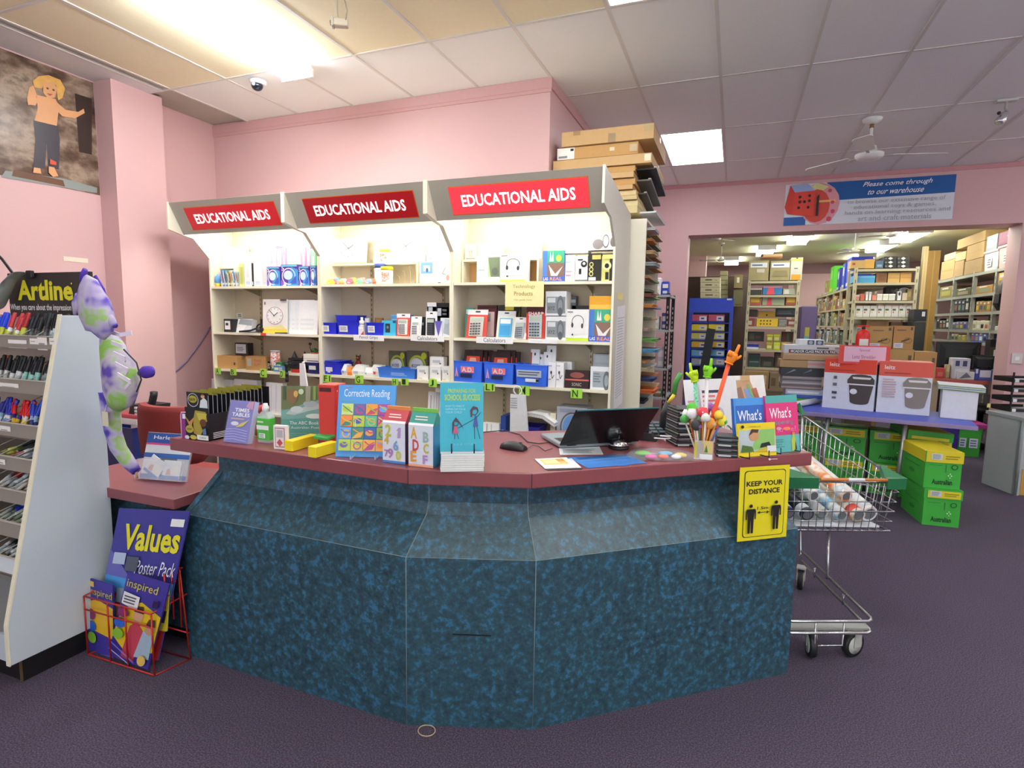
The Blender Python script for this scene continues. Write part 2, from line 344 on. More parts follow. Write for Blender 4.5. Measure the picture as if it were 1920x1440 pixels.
for u in range(3):
    x0, x1 = XU[u], XU[u + 1]; cx = (x0 + x1) / 2
    t = T('shelf_unit', names[u], 'shelving', (cx, YS, 0), group='educational aids shelf units'); units.append(t)
    w = (x1 - x0) / 2; sh = Matrix.Translation((-cx, -YS, 0))
    def side(xa, xb):
        b = MB(sh); prof = [(3.38, 2.412), (3.38, 2.195), (3.50, 2.165), (3.60, 2.15), (YS, 1.99), (YS, 0), (4.285, 0), (4.285, 2.28)]
        b.prism([(xa, y, z) for y, z in prof], (xb - xa, 0, 0), m('d2cfc2', .45) if u == 2 and xb > -.8 else CREAMP)
        b.box(xa, xb, YS - .004, YS, 0, 1.99, EDGE); b.box(xa, xb, 3.376, 3.38, 2.195, 2.412, EDGE)
        return b
    side(x0 + .0006, x0 + .016).build('side_panel', t); side(x1 - .016, x1 - .0006).build('side_panel', t)
    b = MB(sh); b.box(x0 + .016, x1 - .016, YBK, YBK + .012, 0, 2.3, BACKP); b.build('back_panel', t)
    for k in range(2):      # slotted standards on the back
        xs = x0 + .33 if k == 0 else x1 - .2
        b = MB(sh); b.box(xs - .012, xs + .012, YBK - .008, YBK, .1, 1.98, m('b8ab8c', .4, .4))
        for q in range(46): b.box(xs - .004, xs + .004, YBK - .0086, YBK - .008, .12 + q * .04, .14 + q * .04, '54503f')
        b.build('slotted_standard', t)
    # canopy: sloped fascia, roof and tube
    b = MB(sh)
    b.prism([(x0 + .016, 3.385, 2.405), (x0 + .016, 3.51, 2.168), (x0 + .016, 3.525, 2.172), (x0 + .016, 3.40, 2.41)], (x1 - x0 - .032, 0, 0), GREYP)
    b.build('fascia', t)
    b = MB(sh); b.prism([(x0 + .016, 3.40, 2.40), (x0 + .016, 4.28, 2.28), (x0 + .016, 4.28, 2.268), (x0 + .016, 3.40, 2.385)], (x1 - x0 - .032, 0, 0), CREAMP); b.build('canopy_top', t)
    b = MB(sh); b.tube([(x0 + .08, 3.62, 2.24), (x1 - .08, 3.62, 2.24)], .013, STUBE); b.tube([(x0 + .08, 3.72, 2.25), (x1 - .08, 3.72, 2.25)], .013, STUBE); b.build('fluorescent_tube', t)
    b = MB(sh); b.box(x0 + .04, x1 - .04, 3.56, 3.76, 2.28, 2.31, m('f4f2ea')); b.build('tube_batten', t)
    # sign on the fascia
    d = Vector((0, 3.51 - 3.385, 2.168 - 2.405)); O = Vector((x0 + .155, 3.385, 2.405)) + d * .86
    b = MB(sh); U = Vector((1.2 - .155 * 1.75, 0, 0)); V = -d * .66
    b.art(O - Vector((.005, 0, 0)) + d * .02, U + Vector((.010, 0, 0)), V * 1.06, [('r', 0, 0, 1, 1, ORG)], .0015)
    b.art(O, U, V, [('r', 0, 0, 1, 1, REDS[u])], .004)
    sg = b.build('sign_panel', t)
    b = MB(sh); b.art(O, U, V, [('t', .085, .27, .915, .71, 'EDUCATIONAL AIDS', LET, .022)], .0065); b.build('lettering', sg)
    for z in SHELF_Z[u]:
        b = MB(sh); b.box(x0 + .018, x1 - .018, YS + .004, YBK - .01, z - .018, z, CREAMP); b.box(x0 + .018, x1 - .018, YS, YS + .004, z - .02, z, EDGE); b.build('shelf', t)
        for xs in (x0 + .33, x1 - .2):
            b = MB(sh); b.prism([(xs, YBK - .012, z - .02), (xs, YS + .05, z - .02), (xs, YBK - .012, z - .075)], (.004, 0, 0), m('a89c80', .4, .3)); b.build('bracket', t)
    b = MB(sh); b.box(x0 + .018, x1 - .018, YS, YS + .018, 0, .28, CREAMP); b.build('plinth', t)
for q in SHELF_Z.values(): q[:] = [z + .0012 for z in q]
# ------------------------------------------------------------------ the service counter
LAM = mixmat('blue_mottled_laminate', ['1a2a33', '28434f', '32535f', '2c6d94', '5f4a40'], 38, .42, 8, bump=.0, pos=[.28, .42, .54, .62, .74], nrough=.72)
TOPM = m('86494e', .3, var=.05, scale=14, name='burgundy_counter_laminate'); LED = m('7d8b8b', .4)
ct = T('service_counter', 'long angled service counter with blue mottled front and burgundy top', 'counter', (-.9, 1.8, 0))
CM = Matrix.Translation((.9, -1.8, 0))
OUT = [(-2.17, 1.69), (-1.052, 1.682), (-.612, 1.838), (.297, 2.585)]
INN = [(-2.11, 1.83), (-1.03, 1.81), (-.68, 1.93), (.12, 2.60)]
def counter_panel(i, nm):
    (ax, ay), (bx, by) = OUT[i], OUT[i + 1]; (cx, cy), (dx, dy) = INN[i], INN[i + 1]
    def L(t, z): pass
    b = MB(CM); dep = .045
    n = Vector((by - ay, -(bx - ax), 0)).normalized() * -dep      # inward thickness
    prof_a = [(ax, ay, 0), (ax, ay, .65), (cx + (ax - cx) * .12, cy + (ay - cy) * .12, .775), (cx, cy, .82), (cx, cy, .92)]
    prof_b = [(bx, by, 0), (bx, by, .65), (dx + (bx - dx) * .12, dy + (by - dy) * .12, .775), (dx, dy, .82), (dx, dy, .92)]
    ra = [Vector(p) for p in prof_a]; rb = [Vector(p) for p in prof_b]
    ring_a = ra + [p + n for p in reversed(ra)]; ring_b = rb + [p + n for p in reversed(rb)]
    b.loft([ring_b, ring_a], LAM); return b.build('front_panel', ct)
for i in range(3): counter_panel(i, i)
# pale aluminium-coloured joint lines between the panels
for i in (1, 2):
    b = MB(CM); (ax, ay), (cx, cy) = OUT[i], INN[i]
    b.tube([(ax, ay, .0), (ax, ay, .65), (cx + (ax - cx) * .12, cy + (ay - cy) * .12, .775), (cx, cy, .82), (cx, cy, .92)], .0016, LED, 6); b.build('panel_joint', ct)
b = MB(CM)
for i in range(3):
    (ax, ay), (bx, by) = OUT[i], OUT[i + 1]; b.tube([(ax, ay, .65), (bx, by, .65)], .0011, LED, 6)
b.build('knee_edge', ct)
b = MB(CM); b.prism([(-2.17, 1.69, 0), (-2.17, 2.05, 0), (-2.17, 2.05, .92), (-2.11, 1.83, .92), (-2.11, 1.83, .82), (-2.17, 1.69, .65)], (.03, 0, 0), LAM); b.build('end_panel', ct)
b = MB(CM); b.prism([(.297, 2.585, 0), (-.12, 3.09, 0), (-.12, 3.09, .92), (.12, 2.60, .92), (.12, 2.60, .82), (.297, 2.585, .65)], (-.03, -.02, 0), LAM); b.build('end_panel', ct)
TOP = [(-2.262, 1.715), (-1.049, 1.694), (-.629, 1.825), (.334, 2.625), (-.09, 3.14), (-.78, 2.62), (-1.09, 2.42), (-1.55, 2.30), (-1.62, 2.02), (-2.24, 1.80)]
b = MB(CM); b.prism([(x, y, .915) for x, y in TOP], (0, 0, .055), TOPM); b.build('countertop', ct, bevel=.004)
for (x, y) in ((-1.049, 1.694), (-.629, 1.825)): b = MB(CM); b.box(x - .0012, x + .0012, y - .0008, y + .01, .916, .969, '3a1c20'); b.build('top_joint', ct)
# scratch on the middle panel
b = MB(CM); A = at_y(858, 1188, 1.74); a = Vector((-.612 + 1.052, 1.838 - 1.682, 0)).normalized()
p0 = Vector((-1.052, 1.682, 0)) + a * .17; p0.z = .36; n = Vector((a.y, -a.x, 0)) * .0008
b.quad(p0 + n, p0 + a * .14 + n, p0 + a * .14 + n + Vector((0, 0, .005)), p0 + n + Vector((0, 0, .006)), '15171a'); b.build('scratch_mark', ct)
# lower ledge on the left
lg = T('side_ledge', 'low burgundy ledge between the pen display and the counter end', 'ledge', (-2.6, 1.9, 0)); LM = Matrix.Translation((2.6, -1.9, 0))
b = MB(LM); b.prism([(-2.98, 1.657, .675), (-2.18, 1.657, .675), (-2.18, 2.1, .675), (-2.98, 2.1, .675)], (0, 0, .045), TOPM); b.build('ledge_top', lg, bevel=.003)
b = MB(LM); b.box(-2.9, -2.2, 1.74, 1.77, .08, .675, LAM); b.build('ledge_panel', lg)
b = MB(LM); b.box(-2.85, -2.2, 1.775, 1.8, 0, .08, '17151a'); b.build('kick_board', lg)
# ------------------------------------------------------------------ goods on the lit shelves
W, K = 'f2f2ef', '1b1b1e'
def spanx(p0, p1, py, Y): return at_y(p0, py, Y).x, at_y(p1, py, Y).x
def fit(p0, p1, pt, Y, z0=None, pb=None):
    pm = (p0 + p1) / 2; x0, x1 = spanx(p0, p1, pt + 15, Y)
    zt = at_y(pm, pt, Y).z
    if z0 is None: z0 = at_y(pm, pb, Y).z
    return x0, x1, z0, max(zt, z0 + .01)
def pack(name, label, cat, p0, p1, pt, Y, z0, dep=.08, col=W, art=(), lean=0, group=None, rz=0, side=(), top=None, chamf=.0, sidecol=None):
    """a printed box or card: front face towards the room, standing on z0."""
    x0, x1, z0, z1 = fit(p0, p1, pt, Y, z0); w, h = x1 - x0, z1 - z0
    b = MB(); b.box(-w / 2, w / 2, 0, dep, 0, h, col, chamf)
    if sidecol: b.box(w / 2 - .0006, w / 2 + .0006, .001, dep - .001, .001, h - .001, sidecol)
    b.art((-w / 2, 0, 0), (w, 0, 0), (0, 0, h), art)
    if side: b.art((w / 2, 0, 0), (0, dep, 0), (0, 0, h), side)
    if top: b.add([(-w / 2, 0, h + .0008), (w / 2, 0, h + .0008), (w / 2, dep, h + .0008), (-w / 2, dep, h + .0008)], [(0, 1, 2, 3)], top)
    o = b.build(name, loc=((x0 + x1) / 2, Y, z0)); o.rotation_euler = (-lean, 0, rz)
    tag(o, label, cat, group); return o
def bin_mb(w, d, h, col, t=.004, taper=.06, rim=.006):
    b = MB(); f = 1 - taper
    def rect(s, z, ins=0): a, c = w / 2 * s - ins, d / 2 * s - ins; return [(-a, -c, z), (a, -c, z), (a, c, z), (-a, c, z)]
    b.loft([rect(f, 0), rect(1, h - rim), [(p[0] * 1.05, p[1] * 1.05, p[2]) for p in rect(1, h - rim)], [(p[0] * 1.05, p[1] * 1.05, p[2]) for p in rect(1, h)], rect(1, h, t), rect(f, t, t)], col)
    return b
BLUE = m('1f2fd0', .3, var=.03)
def tub(label, p0, p1, pt, Y, z0, d=.17, col=BLUE, lab=True, group='blue stock tubs', name='plastic_tub', art=None):
    x0, x1, z0, z1 = fit(p0, p1, pt, Y, z0); w, h = x1 - x0, z1 - z0
    o = T(name, label, 'tub', ((x0 + x1) / 2, Y + d / 2, z0), group=group)
    bin_mb(w * .95, d, h, col).build('body', o)
    if lab:
        b = MB(); b.art((-w * .44, -d * .475 - .008, h * .12), (w * .8, 0, 0), (0, -.004, h * .66), art or [('r', .1, .15, .6, .95, 'f4f4f0'), ('txtlines', .15, .3, .55, .85, 4, '8a8a90')], .0008); b.build('price_label', o)
    return o
def z_(u, k): return SHELF_Z[u][k]
def clockface(u, v, ru, rv, hands='3a3a3e', rim='b8a0b0'):
    s = [('e', u, v, ru, rv, rim), ('e', u, v, ru * .93, rv * .93, 'fbfbf6')]
    for q in range(12): a = q * PI / 6; s.append(('e', u + ru * .78 * math.cos(a), v + rv * .78 * math.sin(a), ru * .06, rv * .06, ['7c8dc0', 'd48aa0', '9ac07a'][q % 3]))
    s += [('l', [(u, v), (u - ru * .62, v + rv * .66)], .006, hands), ('l', [(u, v), (u + ru * .46, v + rv * .36)], .007, hands), ('e', u, v, ru * .08, rv * .08, hands)]
    return s
HEADSET = [('ring', .52, .62, .27, .2, .9, '4a4a4e'), ('r', .2, .22, .86, .58, 'f4f4f2'), ('e', .28, .5, .05, .08, '3c3c40'), ('e', .72, .48, .05, .08, '3c3c40'), ('l', [(.26, .6), (.25, .48)], .003, '4a4a4e'), ('l', [(.78, .6), (.75, .46)], .003, '4a4a4e'), ('e', .3, .2, .04, .03, '3c3c40'), ('r', .06, .9, .3, .93, '6a6a6e')]
# ---- unit 1, top shelf
u = 0; Y = YS + .02
b = MB(); x0, x1 = spanx(412, 452, 503, 3.93); b.box(x0, x1, 3.86, 3.995, 1.92, 1.935, CREAMP); b.box(x0, x0 + .012, 3.86, 3.995, 1.7582, 1.92, CREAMP); b.box(x1 - .012, x1, 3.86, 3.995, 1.7582, 1.92, CREAMP)
tag(b.build('riser_shelf'), 'little cream riser shelf above the row of thin books', 'shelf')
pack('display_box', 'plain white display box on the little riser shelf', 'box', 416, 450, 463, 3.88, 1.936, .1, 'f6f4f2', [('r', .05, .1, .95, .9, 'fbeef2'), ('txtlines', .1, .3, .6, .7, 3, 'e3d6da')])
o = T('glue_bottle', 'small blue bottle with yellow cap standing at the shelf end by the pillar', 'bottle', (*at_y(409, 535, Y + .03).xy, 1.7582)); h = .11
b = MB(); b.lathe((0, 0, 0), [(.02, 0), (.022, .01), (.022, .03)], 'e8c43a', 14); b.build('base', o)
b = MB(); b.lathe((0, 0, 0), [(.022, .03), (.025, .04), (.024, .085), (.008, .1), (.008, h)], '5b9bd8', 14); b.build('body', o)
cols = ['dfe6ea', '6b7fb4', 'b9c3d2', '3f8aa5', 'cfd8c4', '6d7c52', 'e0b14a', 'c7cfd6', '4f9ab0', 'e8e2d0', '9aa6b8']
for i in range(11):
    p0 = 415 + i * 3; x0 = at_y(p0, 520, Y).x; w = .012; b = MB(); h = .125 + .02 * R_.random()
    b.box(0, w, 0, .13, 0, h, cols[i]); b.box(.0015, w - .0015, .003, .131, .001, h + .0006, 'f4f2ea'); b.art((0, 0, 0), (w, 0, 0), (0, 0, h), [('r', 0, .1, 1, .22, 'f2f2f2'), ('r', .25, .35, .75, .85, ['2c3f70', 'b03030', 'f4f4f4'][i % 3])])
    o = b.build('thin_book', loc=(x0, Y, 1.7582)); o.rotation_euler = (0, -.18, 0)
    tag(o, 'thin leaning paperback with a %s spine on the top shelf' % ['pale grey', 'slate blue', 'blue-grey', 'teal', 'sage', 'olive', 'amber', 'silver', 'sea blue', 'ivory', 'dusty blue'][i], 'book', 'thin books leaning on the top shelf')
pack('book', 'yellow-green upright book at the end of the leaning thin books', 'book', 448, 457, 494, Y, 1.7582, .15, 'cfd48a', [('r', .2, .1, .8, .85, 'b9c070')])
for i, (a, c, t, col, lb) in enumerate([(458, 471, 494, 'e9eef2', 'white folder with faint pink print'), (471.5, 475, 493, '26262a', 'thin black binder squeezed between white folders'), (475.5, 490, 492, 'f7f6f4', 'wide plain white box file'), (490.5, 504, 499, 'dcdde0', 'pale grey box file beside the purple packs')]):
    pack('folder', lb + ' on the top shelf', 'folder', a, c, t, Y + .005 * (i % 2), 1.7582, .16, col, [('r', .2, .05, .8, .2, 'c9d3e4'), ('r', .3, .4, .7, .9, 'f0dfe2' if i == 0 else col)])
pack('storage_box', 'long pale aqua box lying behind the white folders', 'box', 458, 508, 472, YS + .19, 1.7582, .04, 'bfeaf0', [('r', 0, .02, 1, .12, '8fd2dc'), ('r', .1, .3, .9, .8, 'd6f3f6')])
for i in range(9):
    a = 510 + i * 9.1; col = ['e7a3d2', 'efb9dc', 'e28cc8', 'f0c3e0', 'f2ece8', 'eed7c2', 'e79ccb', 'ec9ed0', '8fd8a4'][i]
    pack('picture_book', 'tall slim book with a %s spine behind the purple packs' % ['pink', 'pale pink', 'rose pink', 'blush', 'white', 'peach', 'orchid', 'candy pink', 'mint green'][i], 'book', a, a + 8.4, 461 + (i * 5) % 7, YS + .12, 1.7582, .11, col, [('r', .1, .05, .9, .1, 'ffffff'), ('r', .3, .25, .7, .8, 'f8e0ee' if i != 8 else 'c8f0d0')], group='tall slim books behind the purple packs')
for i, (a, c, t) in enumerate([(501, 525, 500), (527, 559, 496), (560, 580, 499), (582, 593, 498)]):
    x0, x1, z0, z1 = fit(a, c, t, Y, 1.7582); w, h = x1 - x0, z1 - z0
    A = [('r', 0, 0, 1, 1, '6a35b0'), ('p', [(.35, 0), (1, 0), (1, .75), (.6, .9)], '3f9adf'), ('ring', .45, .45, .4, .4, .88, 'e9f6fb'), ('e', .42, .5, .26, .22, 'd9ecf6'), ('p', [(.5, .1), (.9, .1), (.9, .5)], '3f5fc0'), ('r', 0, 0, .3, .16, 'f6f6f8'), ('t', .05, .72, .2, .94, '5', 'ffffff'), ('r', .05, .9, .95, .97, '5cc6d8'), ('p', [(0, .3), (.2, .1), (.1, 0), (0, 0)], '8a5ad0')]
    pack('craft_pack', ['narrow purple and aqua craft pack beside the grey box file', 'widest purple and aqua craft pack with white swirl', 'third purple and aqua craft pack with blue spine', 'purple pack half hidden by the unit divider'][i], 'pack', a, c, t, Y, 1.7582, .05, '6a45a8', A, group='purple craft packs on the top shelf')
# ---- unit 1, middle shelf
z = z_(0, 1)
b = MB(); p = at_y(448, 592, YBK - .001); b.box(p.x - .03, p.x + .045, YBK - .004, YBK - .0005, p.z - .02, p.z + .025, 'e2ded0'); b.art((p.x - .03, YBK - .004, p.z - .02), (.075, 0, 0), (0, 0, .045), [('txtlines', .3, .15, .95, .85, 3, '2c2a28')])
tag(b.build('price_card'), 'small printed card fixed to the back of the shelf above the headset pack', 'card')
pack('speaker_box', 'small black box with a white label at the shelf end', 'box', 420, 437, 598, Y, z, .1, K, [('r', .1, .2, .7, .85, 'f4f4f4'), ('r', .2, .5, .5, .7, '33343a')])
pack('headset_pack', 'silver and white headset pack leaning back on the shelf', 'pack', 436, 470, 597, Y + .03, z, .05, 'dfe3e6', [('p', [(0, 0), (.5, 0), (.75, .6), (.2, 1)], 'f6f7f8'), ('p', [(.25, .6), (1, .5), (1, .9), (.3, 1)], '9ea4aa')], lean=.25)
p = at_y(467, 619, Y - .01)
b = MB(); b.tube([(-.11 + .0, 0, .008), (-.05, -.012, .012), (.02, .0, .02), (.07, .02, .04), (.1, .03, .05)], .008, K, 8); b.tube([(.1 + .045 * math.cos(a), .03, .04 + .035 * math.sin(a)) for a in [q * PI / 8 for q in range(-3, 12)]], .006, K, 8); b.ball((.085, .02, .025), (.022, .015, .022), '2a2a2e'); b.ball((.13, .03, .03), (.02, .015, .024), '2a2a2e'); b.tube([(-.08, -.01, .006), (0, -.02, .006), (.06, -.018, .006), (.11, 0, .01)], .004, '111113', 6)
tag(b.build('headset', loc=(p.x, p.y, z)), 'loose black headset with coiled cable lying beside the clock card', 'headset')
pack('ruler', 'thin black upright strip beside the clock card', 'ruler', 488, 491, 598, Y + .05, z, .01, K, [('r', .2, .1, .8, .9, '303034')])
pack('clock_card', 'white clock-face teaching card with yellow foot on the middle shelf', 'teaching card', 491, 537, 561, Y + .01, z, .006, 'f6f3ee', [('r', 0, 0, 1, .12, 'f0d84c'), ('p', [(0, .12), (1, .12), (.8, .25), (0, .18)], 'f4e79a'), ('r', .06, .84, .12, .92, '8a8a90'), *clockface(.5, .52, .34, .26), ('r', .75, .95, 1, 1, '55555a')], lean=.05)
for i in range(5):
    a = 526 + i * 8; pack('paper_sheet', ['leaning white sheet nearest the clock card', 'second leaning white sheet', 'middle leaning white sheet', 'fourth leaning white sheet', 'last leaning white sheet by the divider'][i] + ' on the middle shelf', 'paper', a, min(596, a + 36), 562 + i % 3, Y + .005 * (5 - i) + .01, z, .003, ['f7f9fa', 'eef3f6', 'f6f8f9', 'eff4f6', 'f8fafa'][i], [('txtlines', .1, .1, .9, .5, 3, 'e6ecf0')], lean=.08, group='white sheets leaning beside the clock card')
p = at_y(528, 621, Y - .012); b = MB(); b.tube([(-.07, 0, .005), (.06, 0, .006)], .005, K, 8, taper=None); b.tube([(.06, 0, .006), (.078, 0, .006)], .003, '8a8a8a', 6); tag(b.build('marker_pen', loc=(p.x, p.y, z)), 'black pen lying in front of the clock card', 'pen')
p = at_y(494, 622, YS); b = MB(); b.art((p.x - .03, YS - .001, z - .02), (.06, 0, 0), (0, 0, .022), [('r', 0, 0, 1, 1, 'e2452f'), ('r', 1.02, .1, 1.7, .9, 'f6f2ee')], .0012); tag(b.build('shelf_ticket'), 'red and white price ticket on the shelf edge under the clock card', 'ticket')
# ---- unit 1, lower shelf
z = z_(0, 2); CARD = m('c69a5f', .8, var=.07, scale=60, name='brown_cardboard'); CARD2 = m('b58a55', .8, var=.08, scale=60, name='brown_cardboard'); TAPE = m('a47d48', .35)
def carton(name, label, x0, x1, y0, y1, z0, z1, col=None, art=(), rz=0, group=None, tape=True, cat='carton', side=(), parent=None):
    col = col or CARD; w, d, h = x1 - x0, y1 - y0, z1 - z0
    o = T(name, label, cat, ((x0 + x1) / 2, (y0 + y1) / 2, z0), rz, group)
    b = MB(); b.box(-w / 2, w / 2, -d / 2, d / 2, 0, h - .002, col); b.build('box_body', o)
    g = min(.003, d * .02); b = MB(); b.box(-w / 2 - .0008, w / 2 + .0008, -d / 2 - .0008, -g, h - .002, h, col); b.box(-w / 2 - .0008, w / 2 + .0008, g, d / 2 + .0008, h - .002, h, col); b.build('flap', o)
    if tape:
        b = MB(); q = min(.024, d * .1); b.box(-w / 2 - .0012, w / 2 + .0012, -q, q, h - .0015, h + .0012, TAPE); b.box(w / 2, w / 2 + .0016, -q, q, h - min(.06, h * .3), h, TAPE); b.build('tape', o)
    if art or side:
        b = MB(); b.art((-w / 2, -d / 2, 0), (w, 0, 0), (0, 0, h), art, .0012)
        if side: b.art((-w / 2, d / 2, 0), (0, -d, 0), (0, 0, h), side, .0012)
        b.build('printing', o)
    return o
x0, x1 = spanx(404, 446, 675, Y + .02); carton('carton', 'open-flapped small carton at the shelf end above label A', x0, x1, Y + .01, Y + .14, z, z + .115, None, [('r', 0, 0, .1, 1, 'a4713f'), ('r', .86, .3, .93, .5, '4a3a28')])
x0, x1 = spanx(461, 494, 675, Y); carton('carton', 'small brown carton with faint red stamp and blue label', x0, x1, Y, Y + .15, z, z + .12, CARD2, [('r', .08, .3, .28, .85, 'a8a89c'), ('t', .42, .6, .8, .8, 'THIS', 'a5623c'), ('t', .45, .35, .75, .52, 'UP', 'a5623c')], rz=.15)
pack('gadget_box', 'black and silver box lying on top of the small cartons', 'box', 441, 465, 643, Y + .07, z + .121, .06, K, [('r', .06, .15, .85, .9, 'c2cad2'), ('txtlines', .15, .3, .7, .7, 3, '6d747c')])
p = at_y(517, 680, Y + .05); o = T('snack_can', 'cylindrical patterned card tin on the green and blue packs', 'tin', (p.x, p.y, z + .04)); r = .042
b = MB(); b.lathe((0, 0, 0), [(r * .97, 0), (r, .004), (r, .125)], mixmat('patterned_tin', ['e9e2d8', 'c9483a', 'f0e8de', '6a7fa8'], 34, .4, 2), 18); b.build('body', o)
b = MB(); b.lathe((0, 0, .125), [(r * 1.03, 0), (r * 1.03, .012), (r * .9, .014)], 'c4c8cc', 18); b.build('lid', o)
for i, (a, c, t, col, lb, dd) in enumerate([(508, 529, 679, '2f7d3c', 'green pack under the patterned tin', .02), (513, 532, 686, '5b86b8', 'blue pack lying at the front edge under the patterned tin', -.0), (493, 508, 677, '222226', 'black pack beside the patterned tin', .04)]):
    zz = z if i else z + .0; pack('card_pack', lb, 'pack', a, c, t, Y + dd, zz, .1 if i == 0 else .06 if i == 2 else .015, col, [('r', .1, .3, .5, .7, 'd8e8d0'), ('txtlines', .55, .2, .95, .8, 3, 'e8f0e0')])
# black hole punch pair, bottle and cups on the blue trays
o = T('hole_punch', 'black two-spiked desk punch on top of the trays', 'hole punch', (*at_y(562, 668, Y + .06).xy, z + .10))
b = MB(); b.box(-.1, .1, -.03, .03, 0, .02, K, .004); b.build('base', o)
for s_ in (-1, 1):
    b = MB(); b.lathe((s_ * .055, 0, .02), [(.03, 0), (.022, .012), (.008, .045), (.003, .06)], '26262a', 12); b.build('punch_lever', o)
o = T('paper_tray', 'stack of dark and red paper trays holding the desk punch', 'tray', (*at_y(566, 690, Y + .06).xy, z))
for k, (col, w) in enumerate((('b5261f', .13), ('25262b', .17), ('2a2b30', .2))):
    b = MB(); b.loft([[(-w / 2, -.05, k * .033), (w / 2, -.05, k * .033), (w / 2, .08, k * .033), (-w / 2, .08, k * .033)], [(-w / 2 - .004, -.054, k * .033 + .03), (w / 2 + .004, -.054, k * .033 + .03), (w / 2 + .004, .084, k * .033 + .03), (-w / 2 - .004, .084, k * .033 + .03)]], col); b.build('tray', o)
o = T('torch', 'black torch hanging over the shelf edge beside label D', 'torch', (*at_y(538, 705, YS - .03).xy, z - .075)); b = MB()
b.lathe((0, 0, 0), [(.013, 0), (.015, .02), (.012, .03), (.012, .12), (.02, .14), (.021, .16)], K, 14); b.build('body', o); b = MB(); b.lathe((0, 0, .03), [(.0135, 0), (.0135, .004)], '555', 14) if False else b.lathe((0, 0, .05), [(.0135, 0), (.0135, .03)], '33343a', 14); b.build('grip', o)
b = MB(); b.tube([(0, .0, .15), (.01, .04, .155), (.03, .08, .12)], .006, K, 8); b.build('strap', o)
tub('dark blue tub with a white label at the divider end of the lower shelf', 576, 597, 676, Y + .0, z, .12, m('1d2468', .35), group=None, art=[('r', .2, .3, .95, .75, 'e8e8ea')])
pack('document_tray', 'flat white tray lying across the blue tub near the divider', 'tray', 569, 597, 664, Y + .0, z + .095, .12, 'f3efe4', [('r', 0, .4, 1, .48, 'd8d0bc')])
o = T('potted_plant', 'tiny terracotta pot plant at the divider end of the lower shelf', 'plant', (*at_y(590, 664, Y + .06).xy, z + .14)); b = MB(); b.lathe((0, 0, 0), [(.02, 0), (.03, .03), (.033, .035)], 'b5603a', 14); b.build('pot', o)
b = MB()
for q in range(7): a = q * .9; b.ball((.014 * math.cos(a), .014 * math.sin(a), .045 + .006 * (q % 3)), (.016, .012, .014), '3f6b3a', 8, 5)
b.build('foliage', o)
b = MB(); b.tube([(-.03, 0, .03), (-.05, 0, .08), (-.04, 0, .1)], .003, '4a3a30', 6); b.ball((-.045, 0, .105), (.018, .008, .012), '3a2f2c', 8, 5); b.build('dried_flower', o)
# white paper roll hanging down in front of the shelf
o = T('paper_roll', 'white rolled paper hanging down in front of the shelf near label D', 'paper roll', (*at_y(567, 690, YS - .05).xy, z - .1))
b = MB(); b.loft([[(-.03 + dx, dy, zz) for dx, dy in ((0, 0), (.05 + .012 * k, -.006), (.055 + .012 * k, .004), (.004, .012))] for k, (zz) in enumerate((.19, .1, .02, -.06))], 'eef0f2'); b.tube([(-.02, .02, .17), (-.02, .03, .195), (0, .02, .2)], .008, 'f4f4f4', 8); b.build('sheet', o)
# green letter tickets
TK = m('a6e04a', .5, var=.02, name='lime_ticket')
for (s_, a, c, t, bt) in [('A', 404, 414, 690, 701), ('B', 432, 443, 692, 703), ('C', 488, 500, 692, 707), ('D', 525, 534, 695, 708), ('F1', 606, 621, 703, 716), ('G', 666, 681, 704, 719), ('H', 735, 747, 710, 722), ('I', 752, 766, 710, 722), ('J', 804, 819, 711, 725), ('L1', 908, 928, 719, 733), ('M', 973, 993, 723, 741), ('N', 1070, 1092, 730, 746)]:
    q0 = at_y(a, bt, YS - .003); q1 = at_y(c, t, YS - .003); w, h = q1.x - q0.x, q1.z - q0.z
    b = MB(); b.box(0, w, 0, .002, 0, h, TK); b.art((0, 0, 0), (w, 0, 0), (0, 0, h), [('t', .14, .12, .62 if len(s_) == 1 else .85, .88, s_, '20301a', .01)], .0008)
    tag(b.build('letter_ticket', loc=(q0.x, YS - .004, q0.z)), 'lime green shelf ticket lettered ' + s_, 'ticket')
# ---- unit 2
u = 1
b = MB(); x0, x1 = spanx(621, 786, 494, 3.92); zt = 1.94
b.box(x0, x1, 3.9, 3.998, zt - .014, zt, CREAMP); b.box(x1 - .014, x1, 3.9, 3.998, 1.7672, zt - .014, CREAMP); b.box(x0, x0 + .014, 3.9, 3.998, 1.7672, zt - .014, CREAMP)
tag(b.build('riser_shelf'), 'cream riser shelf carrying the two white clock cards', 'shelf')
pack('clock_card', 'white clock card with a yellow foot standing above the coloured packets', 'teaching card', 622, 686, 446, 3.92, zt, .006, 'f8f7f2', [('r', 0, 0, 1, .05, 'f0e06a'), *clockface(.48, .6, .3, .4, '6a6a6e', 'f2eeea')], lean=.12)
pack('clock_card', 'white clock card standing nearest the third unit on the riser', 'teaching card', 700, 797, 443, 3.93, zt, .006, 'f8f7f2', [('r', 0, 0, 1, .04, 'f2eaa8'), *clockface(.63, .62, .22, .42, '5a5a5e', 'f4eef0')], lean=.1)
